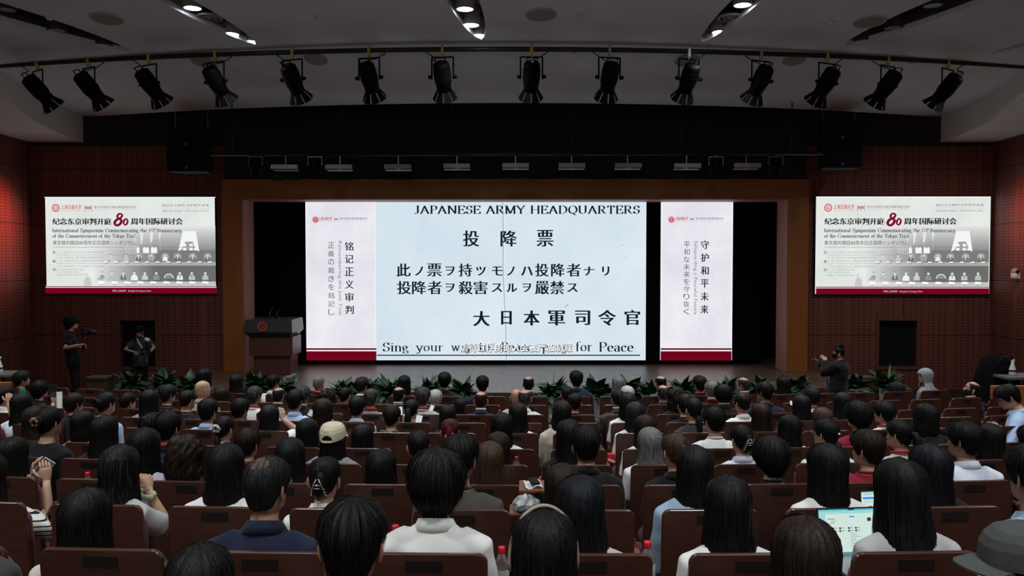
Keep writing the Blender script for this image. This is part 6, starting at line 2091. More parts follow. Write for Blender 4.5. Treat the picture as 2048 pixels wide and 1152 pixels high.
# sixth row
S('E', 68, 812, 'mid', 'dbr', 'tee', 'BK', 'woman with dark brown hair behind the gold scrunchie', var=1)
S('E', 164, 821, 'bob', 'blk', 'tee', 'PK', 'woman with black bob and bare pinkish neck', var=3)
S('E', 303, 827, 'curly', 'blk', 'tee', 'BK', 'woman with wavy black hair', var=2, swell=.8)
S('E', 447, 832, 'lowtail', 'blk', 'blouse', 'W', 'woman with low ponytail in a white scrunchie', opts=('scrunchie',), var=6)
S('E', 613, 836, 'long', 'blk', 'tee', 'BK', 'woman with long black hair left of the beige cap', var=5)
S('E', 724, 848, 'bob', 'blk', 'tee', 'BK', 'woman with black bob right of the beige cap', var=4)
S('E', 900, 837, 'twist', 'red', 'tee', 'BK', 'woman with dyed red hair and cream hair clip', opts=('loopclip',), var=7)
S('E', 1003, 824, 'mid', 'blk', 'blouse', 'W', 'woman with black hair in white blouse right of the red-haired woman', var=6)
S('E', 1290, 829, 'mid', 'dbr', 'blouse', 'W', 'woman with dark brown hair and white sleeve', var=7)
S('E', 1429, 813, 'short', 'blk', 'tee', 'W', 'man with short black hair, glasses and white T-shirt', 'm', 'r', opts=('glasses',), var=9, yaw=.3)
S('E', 1580, 828, 'long', 'blk', 'blouse', 'W', 'woman with smooth black hair, white sleeve showing at right', var=8, yaw=.3)
S('E', 1718, 801, 'mop', 'blk', 'tee', 'RD', 'person with short black hair in dark red shirt', 'm', 'a', var=3, yaw=.5, swell=.8)
S('E', 1852, 806, 'bob', 'blk', 'jacket', 'BK', 'woman with black bob and wide white collar over black', var=5, yaw=.4, opts=('nocollar',))
# fifth row
S('F', 42, 786, 'mid', 'blk', 'shirt', 'PB', 'woman with black hair in pale blue shirt near the left edge', var=2)
S('F', 212, 784, 'bun', 'blk', 'shirt', 'LB', 'woman with teal hair pin and pale blue shirt', opts=('tealpin',), var=2, turn=-.12)
S('F', 416, 797, 'short', 'blk', 'shirt', 'LB', 'man with full black hair and light blue collar', 'm', 'b', var=1, swell=1.15)
S('F', 538, 809, 'long', 'blu', 'blouse', 'W', 'woman with long black hair raising her right arm', var=6, hands={1: dict(at=(566, 838, 8.05), fwd=(-.3, .3, 1), up=(.5, -.6, 0), curl=.6, pole=(.8, -.2, -.6))}, sleeve='short')
S('F', 645, 796, 'long', 'dbr', 'blouse', 'W', 'woman with long brown-black hair above the beige cap', var=8)
S('F', 783, 810, 'tied', 'blk', 'blouse', 'BK', 'woman with smooth black hair and patterned scarf bow', opts=('bow', 'nocollar'), var=4, swell=1.6)
S('F', 1036, 805, 'mid', 'blk', 'blouse', 'W', 'woman with black hair below the slide, left of the centre gap', var=8)
S('F', 1124, 801, 'long', 'blk', 'knit', 'CK', 'woman with black hair in cream cable-knit sweater', var=7)
S('F', 1387, 795, 'lowtail', 'blk', 'tee', 'DG', 'woman with black ponytail and dark grey top', var=7, yaw=.25)
S('F', 1523, 806, 'long', 'dbr', 'tee', 'BK', 'woman with long brown-black hair behind the navy-shirted man', var=3)
S('F', 1646, 814, 'mid', 'brn', 'tee', 'BK', 'woman with reddish brown hair', var=2)
S('F', 1769, 802, 'short', 'blu', 'blouse', 'W', 'person with short black hair, white collar and red lanyard', 'f', 'a', opts=('lanyard',), var=3, yaw=.5, swell=1.2)
blue = S('F', 2030, 765, 'short', 'blk', 'shirt', 'LB', 'man in light blue shirt looking down at his phone', 'm', 'a', var=6, turn=.75, yaw=.25, pitch=.5,
  hands={-1: dict(at=(1999, 858, 8.0), fwd=(.1, .8, .3), up=(-.5, 0, .7), curl=.7, pole=(-.8, -.4, -.6)), 1: dict(at=(2016, 860, 8.3), fwd=(-.2, .8, .2), up=(.5, 0, .7), curl=.7, pole=(.8, -.4, -.6))}, sleeve='long')
# fourth row
S('G', 8, 773, 'short', 'blk', 'blouse', 'W', 'person with hand at the cheek at the left edge, dark vest over white', 'f', 'a', var=2, hands={1: dict(at=(17, 806, 9.0), fwd=(-.2, .3, 1), up=(.5, -.7, 0), curl=.9, pole=(.5, -.2, -.9))}, sleeve='short')
S('G', 148, 786, 'short', 'dbr', 'tee', 'BK', 'man with short hair and glasses right of the raised phone', 'm', 'b', opts=('glasses',), var=9, turn=-.15)
S('H', 255, 785, 'tied', 'blk', 'tee', 'BK', 'person with black hair and visible ear in front of the white pot', 'm', 'a', var=5, swell=1.3)
S('G', 298, 779, 'long', 'blk', 'blouse', 'PK', 'woman with long black hair in pink shirt', var=1, opts=('nocollar',))
S('G', 374, 780, 'crew', 'blk', 'tee', 'BK', 'man with faded black haircut and black earpiece', 'm', 'a', opts=('earbud',), var=1)
S('G', 480, 796, 'short', 'blk', 'shirt', 'BK', 'man with black hair and thin white collar line', 'm', 'a', var=7, swell=1.2)
S('G', 590, 779, 'short', 'blk', 'shirt', 'LB', 'man with thick black hair and light blue collar', 'm', 'b', var=4, swell=1.1)
S('G', 714, 792, 'short', 'blk', 'shirt', 'LB', 'man with black hair, glasses and blue striped shirt', 'm', 'b', opts=('glasses',), var=8, yaw=-.15)
S('G', 822, 799, 'ponytail', 'blk', 'blouse', 'PB', 'woman with black ponytail looking at a white phone', var=2, opts=('nocollar',))
S('G', 895, 809, 'bob', 'blk', 'tee', 'BK', 'woman with rounded black bob above the red-haired woman', var=6)
S('F', 1270, 803, 'long', 'gbk', 'blouse', 'W', 'woman with charcoal hair in front of the white-sleeved woman', var=4)
S('G', 1485, 785, 'crew', 'blk', 'shirt', 'W', 'man with shaved sides, glasses and white shirt', 'm', 'r', opts=('glasses',), var=2, yaw=.3, swell=1.6)
S('G', 1604, 789, 'long', 'blk', 'tee', 'BK', 'woman with black hair holding up a phone at left', var=5, yaw=.4)
S('G', 1686, 784, 'long', 'blu', 'tee', 'BK', 'woman with long black hair below the standing masked woman', var=6, yaw=.3)
# third row
S('H', 79, 761, 'mop', 'blk', 'tee', 'BK', 'young woman with glasses in profile raising a phone', 'f', 'a', opts=('glasses',), var=4, swell=.7, turn=-.35, hands={1: dict(at=(107, 806, 10.05), fwd=(.1, .2, 1), up=(.3, -.9, 0), curl=.45, spread=.2, pole=(.8, -.2, -.6))}, sleeve='short')
S('H', 335, 769, 'short', 'gbk', 'tee', 'BK', 'person with charcoal hair left of the bald man', 'm', 'a', var=2, swell=1.2)
S('H', 404, 761, 'bald', 'blk', 'suit', 'BG', 'bald man with glasses in beige jacket', 'm', 'a', opts=('glasses', 'plain'), yaw=-.45)
S('I', 443, 774, 'mid', 'dbr', 'tee', 'BK', 'woman with wavy dark hair right of the bald man', var=4)
S('H', 508, 772, 'short', 'slt', 'shirt', 'W', 'man with short grizzled hair, white collar and red lanyard', 'm', 'b', opts=('lanyard',), var=1)
S('I', 557, 774, 'balding', 'gbk', 'suit', 'BK', 'balding man in black suit with white collar', 'm', 'b', var=1, yaw=-.1)
S('H', 604, 772, 'short', 'slt', 'suit', 'BK', 'man with greying black hair above the light blue collar', 'm', 'b', var=2)
S('I', 654, 778, 'curly', 'dbr', 'tee', 'BK', 'person with tousled dark hair left of the tied-hair woman in white', var=3, swell=.7)
S('I', 690, 774, 'bun', 'blk', 'blouse', 'W', 'woman with wavy tied hair, white shirt and red lanyard', opts=('lanyard', 'nocollar'), var=3)
S('H', 742, 777, 'crown', 'slt', 'tee', 'GY', 'man with pale whorl on his crown and grey shirt', 'm', 'b', opts=('lanyard',), var=2)
S('H', 845, 774, 'short', 'slt', 'suit', 'LG', 'man in grey suit with red lanyard, looking at a phone', 'm', 'b', opts=('lanyard', 'plain'), var=3, swell=1.1)
S('I', 923, 795, 'long', 'blu', 'tee', 'NV', 'woman with long blue-black hair behind the balding navy-suited man', var=2)
S('H', 962, 782, 'balding', 'dbr', 'suit', 'NV', 'balding man in navy suit', 'm', 'r', var=2)
S('H', 1049, 778, 'balding', 'slt', 'shirt', 'W', 'balding man with grey temples and white collar', 'm', 'r', var=3)
S('H', 1149, 786, 'tied', 'blk', 'tee', 'BK', 'woman with black hair and dark clip, next to the centre gap', var=6, swell=1.4)
S('G', 1256, 784, 'long', 'blk', 'blouse', 'W', 'woman with black hair and white sleeve in front of the white-haired head', var=5)
S('G', 1370, 787, 'short', 'blk', 'tee', 'BK', 'person with black hair below the red-lanyard man', 'm', 'a', var=5)
S('H', 1447, 768, 'mop', 'blk', 'suit', 'BK', 'man with bushy black hair right of the grey-haired man', 'm', 'a', var=5, yaw=.25, swell=.8)
S('H', 1530, 763, 'short', 'blk', 'polo', 'NV', 'man with black hair in dark slate polo shirt', 'm', 'b', var=5, yaw=.5)
S('H', 1624, 774, 'short', 'gbk', 'jacket', 'W', 'person with greying dark hair in white jacket with red stripe', 'm', 'a', opts=('glasses', 'lanyard'), var=6, yaw=.5)
# second row
S('I', 42, 741, 'short', 'gbk', 'tee', 'BK', 'person in the dark near the left side table', 'm', 'b', var=3)
S('I', 797, 773, 'balding', 'blk', 'suit', 'NV', 'man with a bald spot in dark navy suit', 'm', 'r', var=4)
S('I', 870, 779, 'short', 'wht', 'suit', 'DG', 'white-haired man half hidden by the grey-suited man', 'm', 'a', var=4, yaw=-.1)
S('I', 1033, 778, 'bald', 'blk', 'shirt', 'LG', 'bald man left of the balding white-collared man', 'm', 'r')
S('I', 1134, 772, 'bun', 'blk', 'tee', 'BK', 'woman with dark pinned-up hair below the tall-haired man', var=4)
S('H', 1236, 779, 'crew', 'blk', 'suit', 'DG', 'man with close black hair, white collar and grey suit', 'm', 'r', var=3, swell=1.4)
S('I', 1255, 771, 'mid', 'wht', 'blouse', 'DG', 'person with white hair', var=1)
S('I', 1326, 769, 'balding', 'slt', 'polo', 'NV', 'balding man in navy sports shirt', 'm', 'r', var=5, yaw=.0)
S('H', 1353, 775, 'curly', 'dbr', 'tee', 'BK', 'person with curly dark hair right of the sports shirt', var=4, swell=.6)
S('I', 1424, 762, 'short', 'gry', 'suit', 'BK', 'grey-haired man in black suit with red lanyard', 'm', 'r', opts=('lanyard',), var=5, yaw=.3)
S('I', 1940, 762, 'balding', 'gbk', 'suit', 'BK', 'bearded bald man in dark suit with red lanyard', 'm', 'r', opts=('lanyard', 'beard'), var=6, yaw=.9, pitch=-.3)
# front row
S('J', 408, 736, 'long', 'blk', 'tee', 'BK', 'woman with black hair and white mask loop in the dark', opts=('mask',), var=7)
S('J', 472, 748, 'long', 'blk', 'tee', 'BK', 'woman with long black hair in the dark below the left pillar', var=3)
S('J', 546, 748, 'short', 'blk', 'shirt', 'W', 'man with glasses and pale shirt below the lectern', 'm', 'a', opts=('glasses',), var=2)
S('J', 637, 752, 'crew', 'gry', 'suit', 'BK', 'elderly man with cropped grey hair and red lanyard', 'm', 'r', opts=('lanyard', 'plain'), var=4, swell=.5)
S('J', 723, 754, 'short', 'gbk', 'shirt', 'W', 'man with dark grey hair and white collar', 'm', 'b', var=6)
S('J', 808, 750, 'bob', 'blk', 'tee', 'BK', 'woman with black bob in front of a green plant', var=7)
S('J', 889, 744, 'short', 'blk', 'suit', 'BK', 'man with swept black hair in black suit', 'm', 'a', opts=('plain',), var=7, yaw=.0, swell=1.3)
S('J', 965, 751, 'short', 'blk', 'suit', 'NV', 'man with neat black hair in navy suit', 'm', 'b', opts=('plain',), var=8)
S('J', 1057, 752, 'balding', 'blk', 'suit', 'BK', 'man with bald top and black sides in dark suit', 'm', 'r', var=7)
S('J', 1153, 741, 'short', 'blk', 'suit', 'NV', 'man with tall black hair in dark navy suit', 'm', 'b', opts=('plain',), var=9, swell=1.2)
S('J', 1237, 752, 'bob', 'gry', 'tee', 'DG', 'woman with short grey hair in front of a plant', var=8)
S('J', 1322, 751, 'balding', 'blk', 'suit', 'SB', 'man with a pink bald patch in blue jacket', 'm', 'r', var=8)
S('J', 1400, 751, 'short', 'blk', 'suit', 'BK', 'man with thick black hair and red lanyard', 'm', 'b', opts=('lanyard', 'plain'), var=3, yaw=.25, swell=1.2)
S('J', 1488, 754, 'balding', 'slt', 'suit', 'DG', 'balding grey man with glasses turned left', 'm', 'r', opts=('glasses',), var=9, yaw=.55)
S('J', 1568, 752, 'mid', 'blk', 'tee', 'BK', 'woman with black hair and glasses below the right jamb', opts=('glasses',), var=6, yaw=.5)
S('J', 1793, 763, 'mop', 'gbk', 'tee', 'BK', 'person in black in front of a white pot at right', 'm', 'a', var=6)
S('J', 1851, 736, 'hijab', 'gry', 'jacket', 'GY', 'woman in grey headscarf and grey coat in profile', 'f', 'b', var=1, yaw=.9, turn=.4, opts=('lanyard', 'nocollar'), size=1.05)

# caps: the beige one keeps long black hair, the grey one a peak to the left
ME_CROWN, ME_BRIM = cap_mesh()
def wear_cap(pp, c, hair_style, lettering=None, tilt=0.0):
    H = pp['H'] @ Matrix.Rotation(tilt, 4, 'X')
    m = mat('cap_' + c, {'beige': (.55, .50, .37), 'grey': (.065, .070, .066)}[c], .85, .15, noise=.05, bump=.15, bscale=150)
    cap = child('cap', ME_CROWN, m, pp['obj'], H)
    br = child('brim', ME_BRIM, m, cap)
    b = MB(); vs = []
    b.tube([(math.sin(a) * .106, math.cos(a) * .136, -.006) for a in np.linspace(math.pi - .42, math.pi + .42, 9)], .008, 6, flat=.35)
    child('back_strap', b.mesh('back_strap', True), m, cap)
    if hair_style:
        child('hair', get_hair(hair_style, 9), HCOL['blk'], pp['obj'], pp['H'] @ Matrix.Translation((0, 0, -.012)) @ Matrix.Scale(.96, 4))
    if lettering:
        vs, fs = text_polys(lettering)
        w = max(v[0] for v in vs); k = .050 / w
        out = []
        for (x, y) in vs:
            a = math.pi - (x * k - .025) / .125
            out.append((math.sin(a) * .104 * 1.02, math.cos(a) * .137, .066 + y * k))
        b = MB(); b.add(out, fs); child('lettering', b.mesh('lettering'), M_dark, cap)
wear_cap(capw, 'beige', 'long', 'POLO')
wear_cap(capman, 'grey', 'short')

# ---------------------------------------------------------------- give every chair its sitter and its label
SPECIAL_CHAIR = {}
for pp in PEOPLE:
    best = None
    for c in CHAIRS:
        if c['row'] == pp['row'] and c['who'] is None:
            d = abs(c['X'] - pp['X'])
            if best is None or d < best[0]: best = (d, c)
    if best and best[0] < .75:
        best[1]['who'] = pp
taken = {}
def short(n, k=11):
    w = n.replace(',', '').split()
    return ' '.join(w[:k])
used = set()
for c in CHAIRS:
    if c['who']:
        lab = 'dark wooden chair of the ' + c['who']['desc'].replace(',', '')
    else:
        mates = sorted([q for q in CHAIRS if q['row'] == c['row'] and q['who']], key=lambda q: abs(q['X'] - c['X']))
        m = mates[0]; k = abs(c['i'] - m['i'])
        side = 'right' if c['X'] > m['X'] else 'left'
        num = {1: 'next to and', 2: 'two seats', 3: 'three seats', 4: 'four seats', 5: 'five seats', 6: 'six seats'}.get(k, f'{k} seats')
        lab = (f'empty chair {side} of the ' if k == 1 else f'empty chair {num} {side} of the ') + m['who']['desc'].replace(',', '')
    w = lab.split()
    while len(w) > 16 or w[-1] in ('and', 'with', 'in', 'of', 'the', 'a', 'an', 'by', 'at', 'his', 'her', 'below', 'behind', 'left', 'thin', 'to', 'on', 'over', 'facing', 'near', 'turned', 'mostly', 'working', 'looking', 'visible', 'hidden', 'red-haired', 'standing'):
        w = w[:16] if len(w) > 16 else w[:-1]
    lab = ' '.join(w)
    if lab in used: print('DUPLICATE CHAIR LABEL', lab)
    used.add(lab)
    c['obj']['label'] = lab
print('PEOPLE', len(PEOPLE), 'CHAIRS', len(CHAIRS), [d for d in DEV if abs(d[2]) > .09])
# ================================================================ three people standing
def standing_legs():
    b = MB()
    b.ball((0, -.01, .47), (.165, .125, .12))
    for s in (-1, 1):
        b.tube([(s * .085, .0, .46), (s * .095, .01, .25), (s * .10, .02, .02), (s * .105, .0, -.2), (s * .11, -.02, -.365)], [.095, .085, .066, .060, .055], 14)
    t = remesh(b, 'standing_trousers', .018, 4, .003, 4)
    b = MB()
    for s in (-1, 1):
        b.tube([(s * .11, -.06, -.395), (s * .11, -.02, -.375), (s * .115, .06, -.39), (s * .12, .14, -.405), (s * .12, .18, -.41)], [.028, .046, .044, .036, .018], 12)
    return t, remesh(b, 'standing_shoes', .012, 3, 0)
ME_STROU, ME_SSHOE = standing_legs()
def standing(px, ytop, Y, style, shirt, scol, label, by, sex, skin, hands, yaw=0.0, pitch=0.0, roll=0.0, sleeve='short', opts=(), bulk=.014, topadd=.02, var=0):
    top = at(px, ytop, Y)
    f = 1.0 if sex == 'm' else .92
    s = top.z / (1.225 + .119 + topadd + .42)
    face = Vector((-math.sin(by), math.cos(by), 0))
    Mw = Matrix.Translation((top.x, Y, .42 * s)) @ Matrix.Rotation(by, 4, 'Z') @ Matrix.Scale(s, 4)
    inv = Mw.inverted(); arms = {}
    for sg in (-1, 1):
        h = hands[sg]; wl = inv @ at(*h['at'])
        S_, E, W_ = arm_points(f, sg, wl, h.get('pole'))
        arms[sg] = (S_, E, W_, (h['fwd'], h['up'], -sg * h.get('flip', 1), h.get('curl', .7), h.get('spread', .1)))
    me = body_mesh(yaw, pitch, roll, f, arms)
    for x in (None, M_eye, M_lip): me.materials.append(x)
    o = bpy.data.objects.new('person', me); COL.objects.link(o); o.matrix_world = Mw
    use(o, SKIN[skin]); tag(o, label, 'person', 'people standing by the stage')
    child(shirt, garment_mesh(f, sleeve, bulk, arms, shirt, 77 + int(px)), cloth(scol), o)
    child('neckband', ME_CREW, cloth(scol), o)
    child('trousers', ME_STROU, M_trs[0], o); child('shoes', ME_SSHOE, M_shoe, o)
    H = head_matrix(yaw, pitch, roll)
    child('hair', get_hair(style, var), HCOL['blk'], o, H)
    if 'blackmask' in opts: child('face_mask', ME_MASK, mat('mask_black', (.008, .008, .009), .8, .1), o, H)
    if 'glasses' in opts: child('glasses', ME_GLASSES, M_metal, o, H)
    if 'lanyard' in opts: child('lanyard', ME_LANYARD, M_lan, o)
    return dict(obj=o, M=Mw, H=H, arms=arms, s=s)

# left: man in black with a camera on a stabiliser, in profile facing right
ph1 = standing(147, 631, 15.4, 'mop', 't_shirt', 'BK', 'man in black T-shirt holding a camera stabiliser, standing by the left wall', -1.05, 'm', 'a', {
    -1: dict(at=(157, 694, 15.25), fwd=(.2, .9, .1), up=(0, 0, 1), curl=.9, pole=(-.6, -.5, -.8)), 1: dict(at=(157, 690, 15.0), fwd=(-.3, .9, .1), up=(0, 0, 1), curl=.9, pole=(.6, -.6, -.8))}, yaw=-.25, var=7, topadd=.034)
def palm(ph, sg, k=.085, dn=.02):
    S_, E, W_, hd = ph['arms'][sg]
    return ph['M'] @ (W_ + Vector(hd[0]).normalized() * k - Vector(hd[1]).normalized() * dn)
g0 = (palm(ph1, -1) + palm(ph1, 1)) / 2
t = thing('camera_stabiliser', g0, 'black camera on a hand-held stabiliser held by the man in black', 'camera')
b = MB(); b.tube([(0, 0, -.08), (0, 0, .12), (.01, 0, .20)], [.022, .020, .016], 10); b.build('grip', M_metal, t, smooth=True)
b = MB(); b.tube([(.01, 0, .19), (-.05, .03, .20), (-.05, .03, .24), (.02, .02, .26)], .014, 8); b.build('gimbal_arm', M_metal, t, smooth=True)
b = MB(); b.box((.05, 0, .26), (.14, .09, .10)); b.box((.02, 0, .32), (.06, .06, .03)); b.build('camera_body', M_dark, t, bevel=.008)
b = MB(); b.lathe([(0, 0), (.042, 0), (.045, .05), (.038, .12), (0, .12)], (.12, 0, .26), 16, axis=(1, .2, 0)); b.build('lens', M_metal, t, smooth=True)
b = MB(); b.box((.06, -.049, .27), (.08, .004, .055)); b.build('monitor', mat('monitor_dim', (.03, .03, .035), .2, .5), t)

# photographer in front of the recessed speaker, facing the seats, looking down
ph2 = standing(279, 650, 16.3, 'short', 't_shirt', 'DG', 'photographer in dark T-shirt with white neck strap, looking down at a camera', math.pi * .97, 'm', 'b', {
    1: dict(at=(268, 704, 16.15), fwd=(-.7, .5, -.2), up=(0, .6, .8), curl=.6, pole=(1, .1, -.1)), -1: dict(at=(297, 706, 16.0), fwd=(.3, .9, .1), up=(0, 0, 1), curl=.9, pole=(-1, 0, -.3))}, pitch=.45, var=8)
b = MB()
c0 = palm(ph2, -1, .07, -.03) + Vector((0, 0, .02))
t = thing('photo_camera', c0, 'black camera with a pale flash diffuser held by the photographer', 'camera')
b.box((0, 0, 0), (.15, .08, .10)); b.box((0, 0, .06), (.06, .06, .04)); b.build('camera_body', M_dark, t, bevel=.008)
b = MB(); b.lathe([(0, 0), (.04, 0), (.042, .06), (.036, .10), (0, .10)], (0, -.04, -.005), 16, axis=(0, -1, -.5)); b.build('lens', M_metal, t, smooth=True)
b = MB(); b.box((.02, .0, .13), (.055, .05, .12)); b.build('flash_unit', M_dark, t, bevel=.006)
b = MB(); b.box((.03, -.01, .215), (.085, .06, .060), Matrix.Rotation(R(25), 3, 'Y')); b.build('flash_diffuser', mat('diffuser_white', (.72, .72, .68), .6, .3), t, bevel=.012)
b = MB()
pts = [at(274, 677, 16.16), at(277, 685, 16.03), at(283, 694, 15.98), c0 + Vector((-.06, 0, .02))]
for i in range(3):
    pass
b.tube([p - c0 for p in pts], [.020, .020, .018, .012], 8, flat=.25, up=(0, 1, 0)); b.build('neck_strap', mat('strap_white', (.50, .50, .48), .7, .2), t, smooth=True)

# woman with mask photographing with her phone at the right
ph3 = standing(1674, 692, 13.0, 'topbun', 'puffer_jacket', 'BK', 'standing woman in black jacket and black mask, photographing with a phone', .80, 'f', 'a', {
    -1: dict(at=(1652, 722, 13.12), fwd=(.15, .75, .75), up=(-.5, -.5, .4), curl=.25, spread=.35, pole=(-.6, -.2, -.8)), 1: dict(at=(1637, 727, 13.38), fwd=(-.1, .75, .75), up=(.7, -.3, .3), curl=.8, pole=(.6, -.2, -.9))}, yaw=.4, sleeve='long', opts=('blackmask', 'lanyard'), bulk=.055, topadd=.02, var=3)
cp = palm(ph3, 1, .10, .02) + Vector((0, 0, .03))
t = thing('smartphone', cp, 'black smartphone held up by the standing masked woman', 'phone', 'phones in hands')
rz = Matrix.Rotation(1.1, 3, 'Z')
b = MB(); b.box((0, 0, 0), (.16, .012, .076), rz); b.build('phone_body', M_dark, t, bevel=.004)
b = MB(); b.box(rz @ Vector((0, -.007, 0)), (.148, .001, .068), rz); b.build('screen', mat('phone_screen_dim', (.02, .02, .025), .15, .5, emit=(.05, .06, .07), estr=.3), t)
bd = ph3['M'] @ Vector((-.04, .175, .60))
t = thing('name_badge', bd, 'white name badge hanging on the standing masked woman', 'badge')
b = MB(); b.box((0, 0, 0), (.055, .006, .16), Matrix.Rotation(.5, 3, 'Z')); b.build('card', mat('badge_white', (.42, .43, .44), .5, .3), t, bevel=.003)
b = MB(); b.tube([(0, 0, .08), (.0, .0, .22), (.02, -.03, .36)], .006, 6); b.build('clip', M_steel, t)
A_ = ph3['arms'][-1]
wp = ph3['M'] @ (A_[1].lerp(A_[2], .88))
t = thing('wrist_watch', wp, 'watch on the left wrist of the standing masked woman', 'watch')
ax = (ph3['M'].to_3x3() @ (A_[2] - A_[1])).normalized()
b = MB(); b.lathe([(.027, -.010), (.030, -.010), (.030, .010), (.027, .010), (.027, -.010)], n=18, axis=ax); b.build('watch_band', M_dark, t)
b = MB(); b.lathe([(0, .028), (.017, .028), (.017, .036), (0, .037)], n=16, axis=ax.cross(Vector((1, 0, 0)))); b.build('watch_face', M_steel, t)

# ================================================================ things people hold or have set down
def phone(px, py, Y, label, w=.074, h=.152, roll=0.0, tilt=-.35, yaw=0.0, lit=None, parts=True, group='phones in hands'):
    p = at(px, py, Y)
    t = thing('smartphone', p, label, 'phone', group)
    t.rotation_euler = Euler((tilt, roll, yaw), 'YXZ') if False else Euler((tilt, roll, yaw))
    b = MB(); b.box((0, 0, 0), (w, .010, h)); b.build('phone_body', M_steel if lit == 'photo' else M_dark, t, bevel=.004)
    col = {None: ((.02, .02, .022), .0), 'white': ((.80, .83, .86), .75), 'photo': ((.05, .055, .06), .25)}[lit]
    b = MB(); b.quad((-w * .46, -.0056, -h * .47), (w * .46, -.0056, -h * .47), (w * .46, -.0056, h * .47), (-w * .46, -.0056, h * .47))
    b.build('screen', mat('phone_screen_' + str(lit), (.02, .02, .022), .12, .5, emit=col[0], estr=col[1]), t)
    if lit == 'photo':
        b = MB(); r = random.Random(2)
        for k in range(14):
            x, z = r.uniform(-.4, .4) * w, r.uniform(-.38, .38) * h
            b.box((x, -.0062, z), (r.uniform(.05, .18) * w, .0004, r.uniform(.03, .07) * h))
        b.build('picture_on_screen', mat('phone_picture', (.1, .1, .1), .3, .3, emit=(.22, .22, .21), estr=.8), t)
    return t
phone(83, 942, 5.08, 'smartphone with silver edge showing a picture, held by the floral-bloused woman', roll=R(32), tilt=-.5, lit='photo', w=.078, h=.16)
phone(107, 782, 9.85, 'dark smartphone raised upright by the young woman with glasses', tilt=0, roll=.05)
phone(838, 838, 8.8, 'bright white phone screen right of the black ponytail', lit='white', w=.070, h=.085, roll=.2)
phone(801, 822, 9.15, 'bright phone screen left of the black ponytail', lit='white', w=.05, h=.10, roll=-.1)
phone(863, 817, 9.85, 'white phone in the hand of the grey-suited man', lit='white', w=.05, h=.085, roll=.4)
phone(1984, 847, 8.15, 'smartphone in the hands of the man in light blue shirt', roll=1.1, tilt=-.8, w=.07, h=.14)
phone(1584, 806, 8.95, 'small lit phone held by the black-haired woman in the fourth row', w=.05, h=.05, lit='white')
phone(1068, 962, 4.31, 'black phone lying on white papers beside the centre gap', tilt=-1.5, roll=.0, yaw=.2, w=.05, h=.085, group=None)

def rest_on_tablet(p, row, w=.20, h=.24):
    """a fold-out writing tablet of the nearest chair, under the place p"""
    c = min((c for c in CHAIRS if c['row'] == row), key=lambda c: abs(c['X'] + .29 - p.x))
    q = (Matrix.Translation((c['X'], c['Y'], c['z'])) @ Matrix.Rotation(c['yaw'], 4, 'Z')).inverted() @ Vector(p)
    b = MB(); b.box((q.x, q.y + .02, q.z - .010), (w, h, .018)); b.build('writing_tablet', M_arm, c['obj'], bevel=.006)
    b = MB(); b.tube([(q.x + .02, q.y - .04, q.z - .018), (.29, q.y - .04, .60)], .014, 8); b.build('tablet_bracket', M_leg, c['obj'])
# sheets of paper
M_paper = mat('white_paper', (.62, .62, .60), .8, .2)
def paper(px, py, Y, w, h, rot, label):
    p = at(px, py, Y); b = MB()
    n = 6
    vs = []; 
    for i in range(n + 1):
        for z in (-h / 2, h / 2):
            x = -w / 2 + w * i / n
            vs.append((x, .01 * math.sin(i * 1.1), z)); vs.append((x, .01 * math.sin(i * 1.1) + .0015, z))
    fs = []
    for i in range(n):
        k = 4 * i
        fs += [(k, k + 4, k + 6, k + 2), (k + 1, k + 3, k + 7, k + 5), (k, k + 1, k + 5, k + 4), (k + 2, k + 6, k + 7, k + 3)]
    fs += [(0, 2, 3, 1), (4 * n, 4 * n + 1, 4 * n + 3, 4 * n + 2)]
    b.add(vs, fs)
    o = b.build('paper_sheet', M_paper); o.location = p; o.rotation_euler = rot
    tag(o, label, 'paper')
paper(119, 800, 9.8, .07, .20, (-.3, .15, .9), 'white sheet of paper beside the raised hand of the young woman with glasses')
paper(1066, 967, 4.32, .09, .12, (-1.5, .0, .1), 'white papers under the black phone beside the centre gap')
rest_on_tablet(at(1068, 970, 4.32) + Vector((0, 0, -.004)), 'B', .16, .20)
paper(622, 826, 8.85, .06, .07, (-.4, .5, 0), 'small white paper right of the thick-haired man in light blue')
# a crumpled white plastic bag between the seats
b = MB(); blob(b, [(.056, .05, 0), (.066, .058, .012), (.062, .054, .035), (.040, .036, .058), (.022, .018, .072), (.006, .006, .080)], n=22, wob=.20, seed=8)
r_ = random.Random(12)
b.v = [(x + r_.uniform(-.008, .008), y + r_.uniform(-.008, .008), max(0, z + r_.uniform(-.010, .010))) for x, y, z in b.v]
rest_on_tablet(at(1051, 1019, 4.25), 'B', .17, .17)
o = b.build('plastic_bag', mat('plastic_bag_white', (.36, .37, .38), .35, .4)); o.location = at(1051, 1018, 4.25)
tag(o, 'crumpled white plastic bag beside the centre gap of the ninth row', 'bag')
b = MB(); b.box((0, 0, .035), (.055, .04, .07))
t = thing('paper_bag', at(1222, 925, 6.3), 'small red and white paper bag hanging in the centre gap', 'bag')
b.build('bag_body', mat('bag_red', (.50, .02, .03), .5, .3), t, bevel=.004)
b = MB(); b.box((0, -.0215, .02), (.056, .003, .014), Matrix.Rotation(.4, 3, 'Y')); b.build('white_stripe', M_paper, t)
b = MB(); b.box((0, 0, 0), (.07, .02, .08)); o = b.build('green_folder', mat('green_plastic', (.02, .28, .10), .5, .3), bevel=.006); o.location = at(45, 784, 10.3)
tag(o, 'small bright green folder left of the young woman with glasses', 'folder')
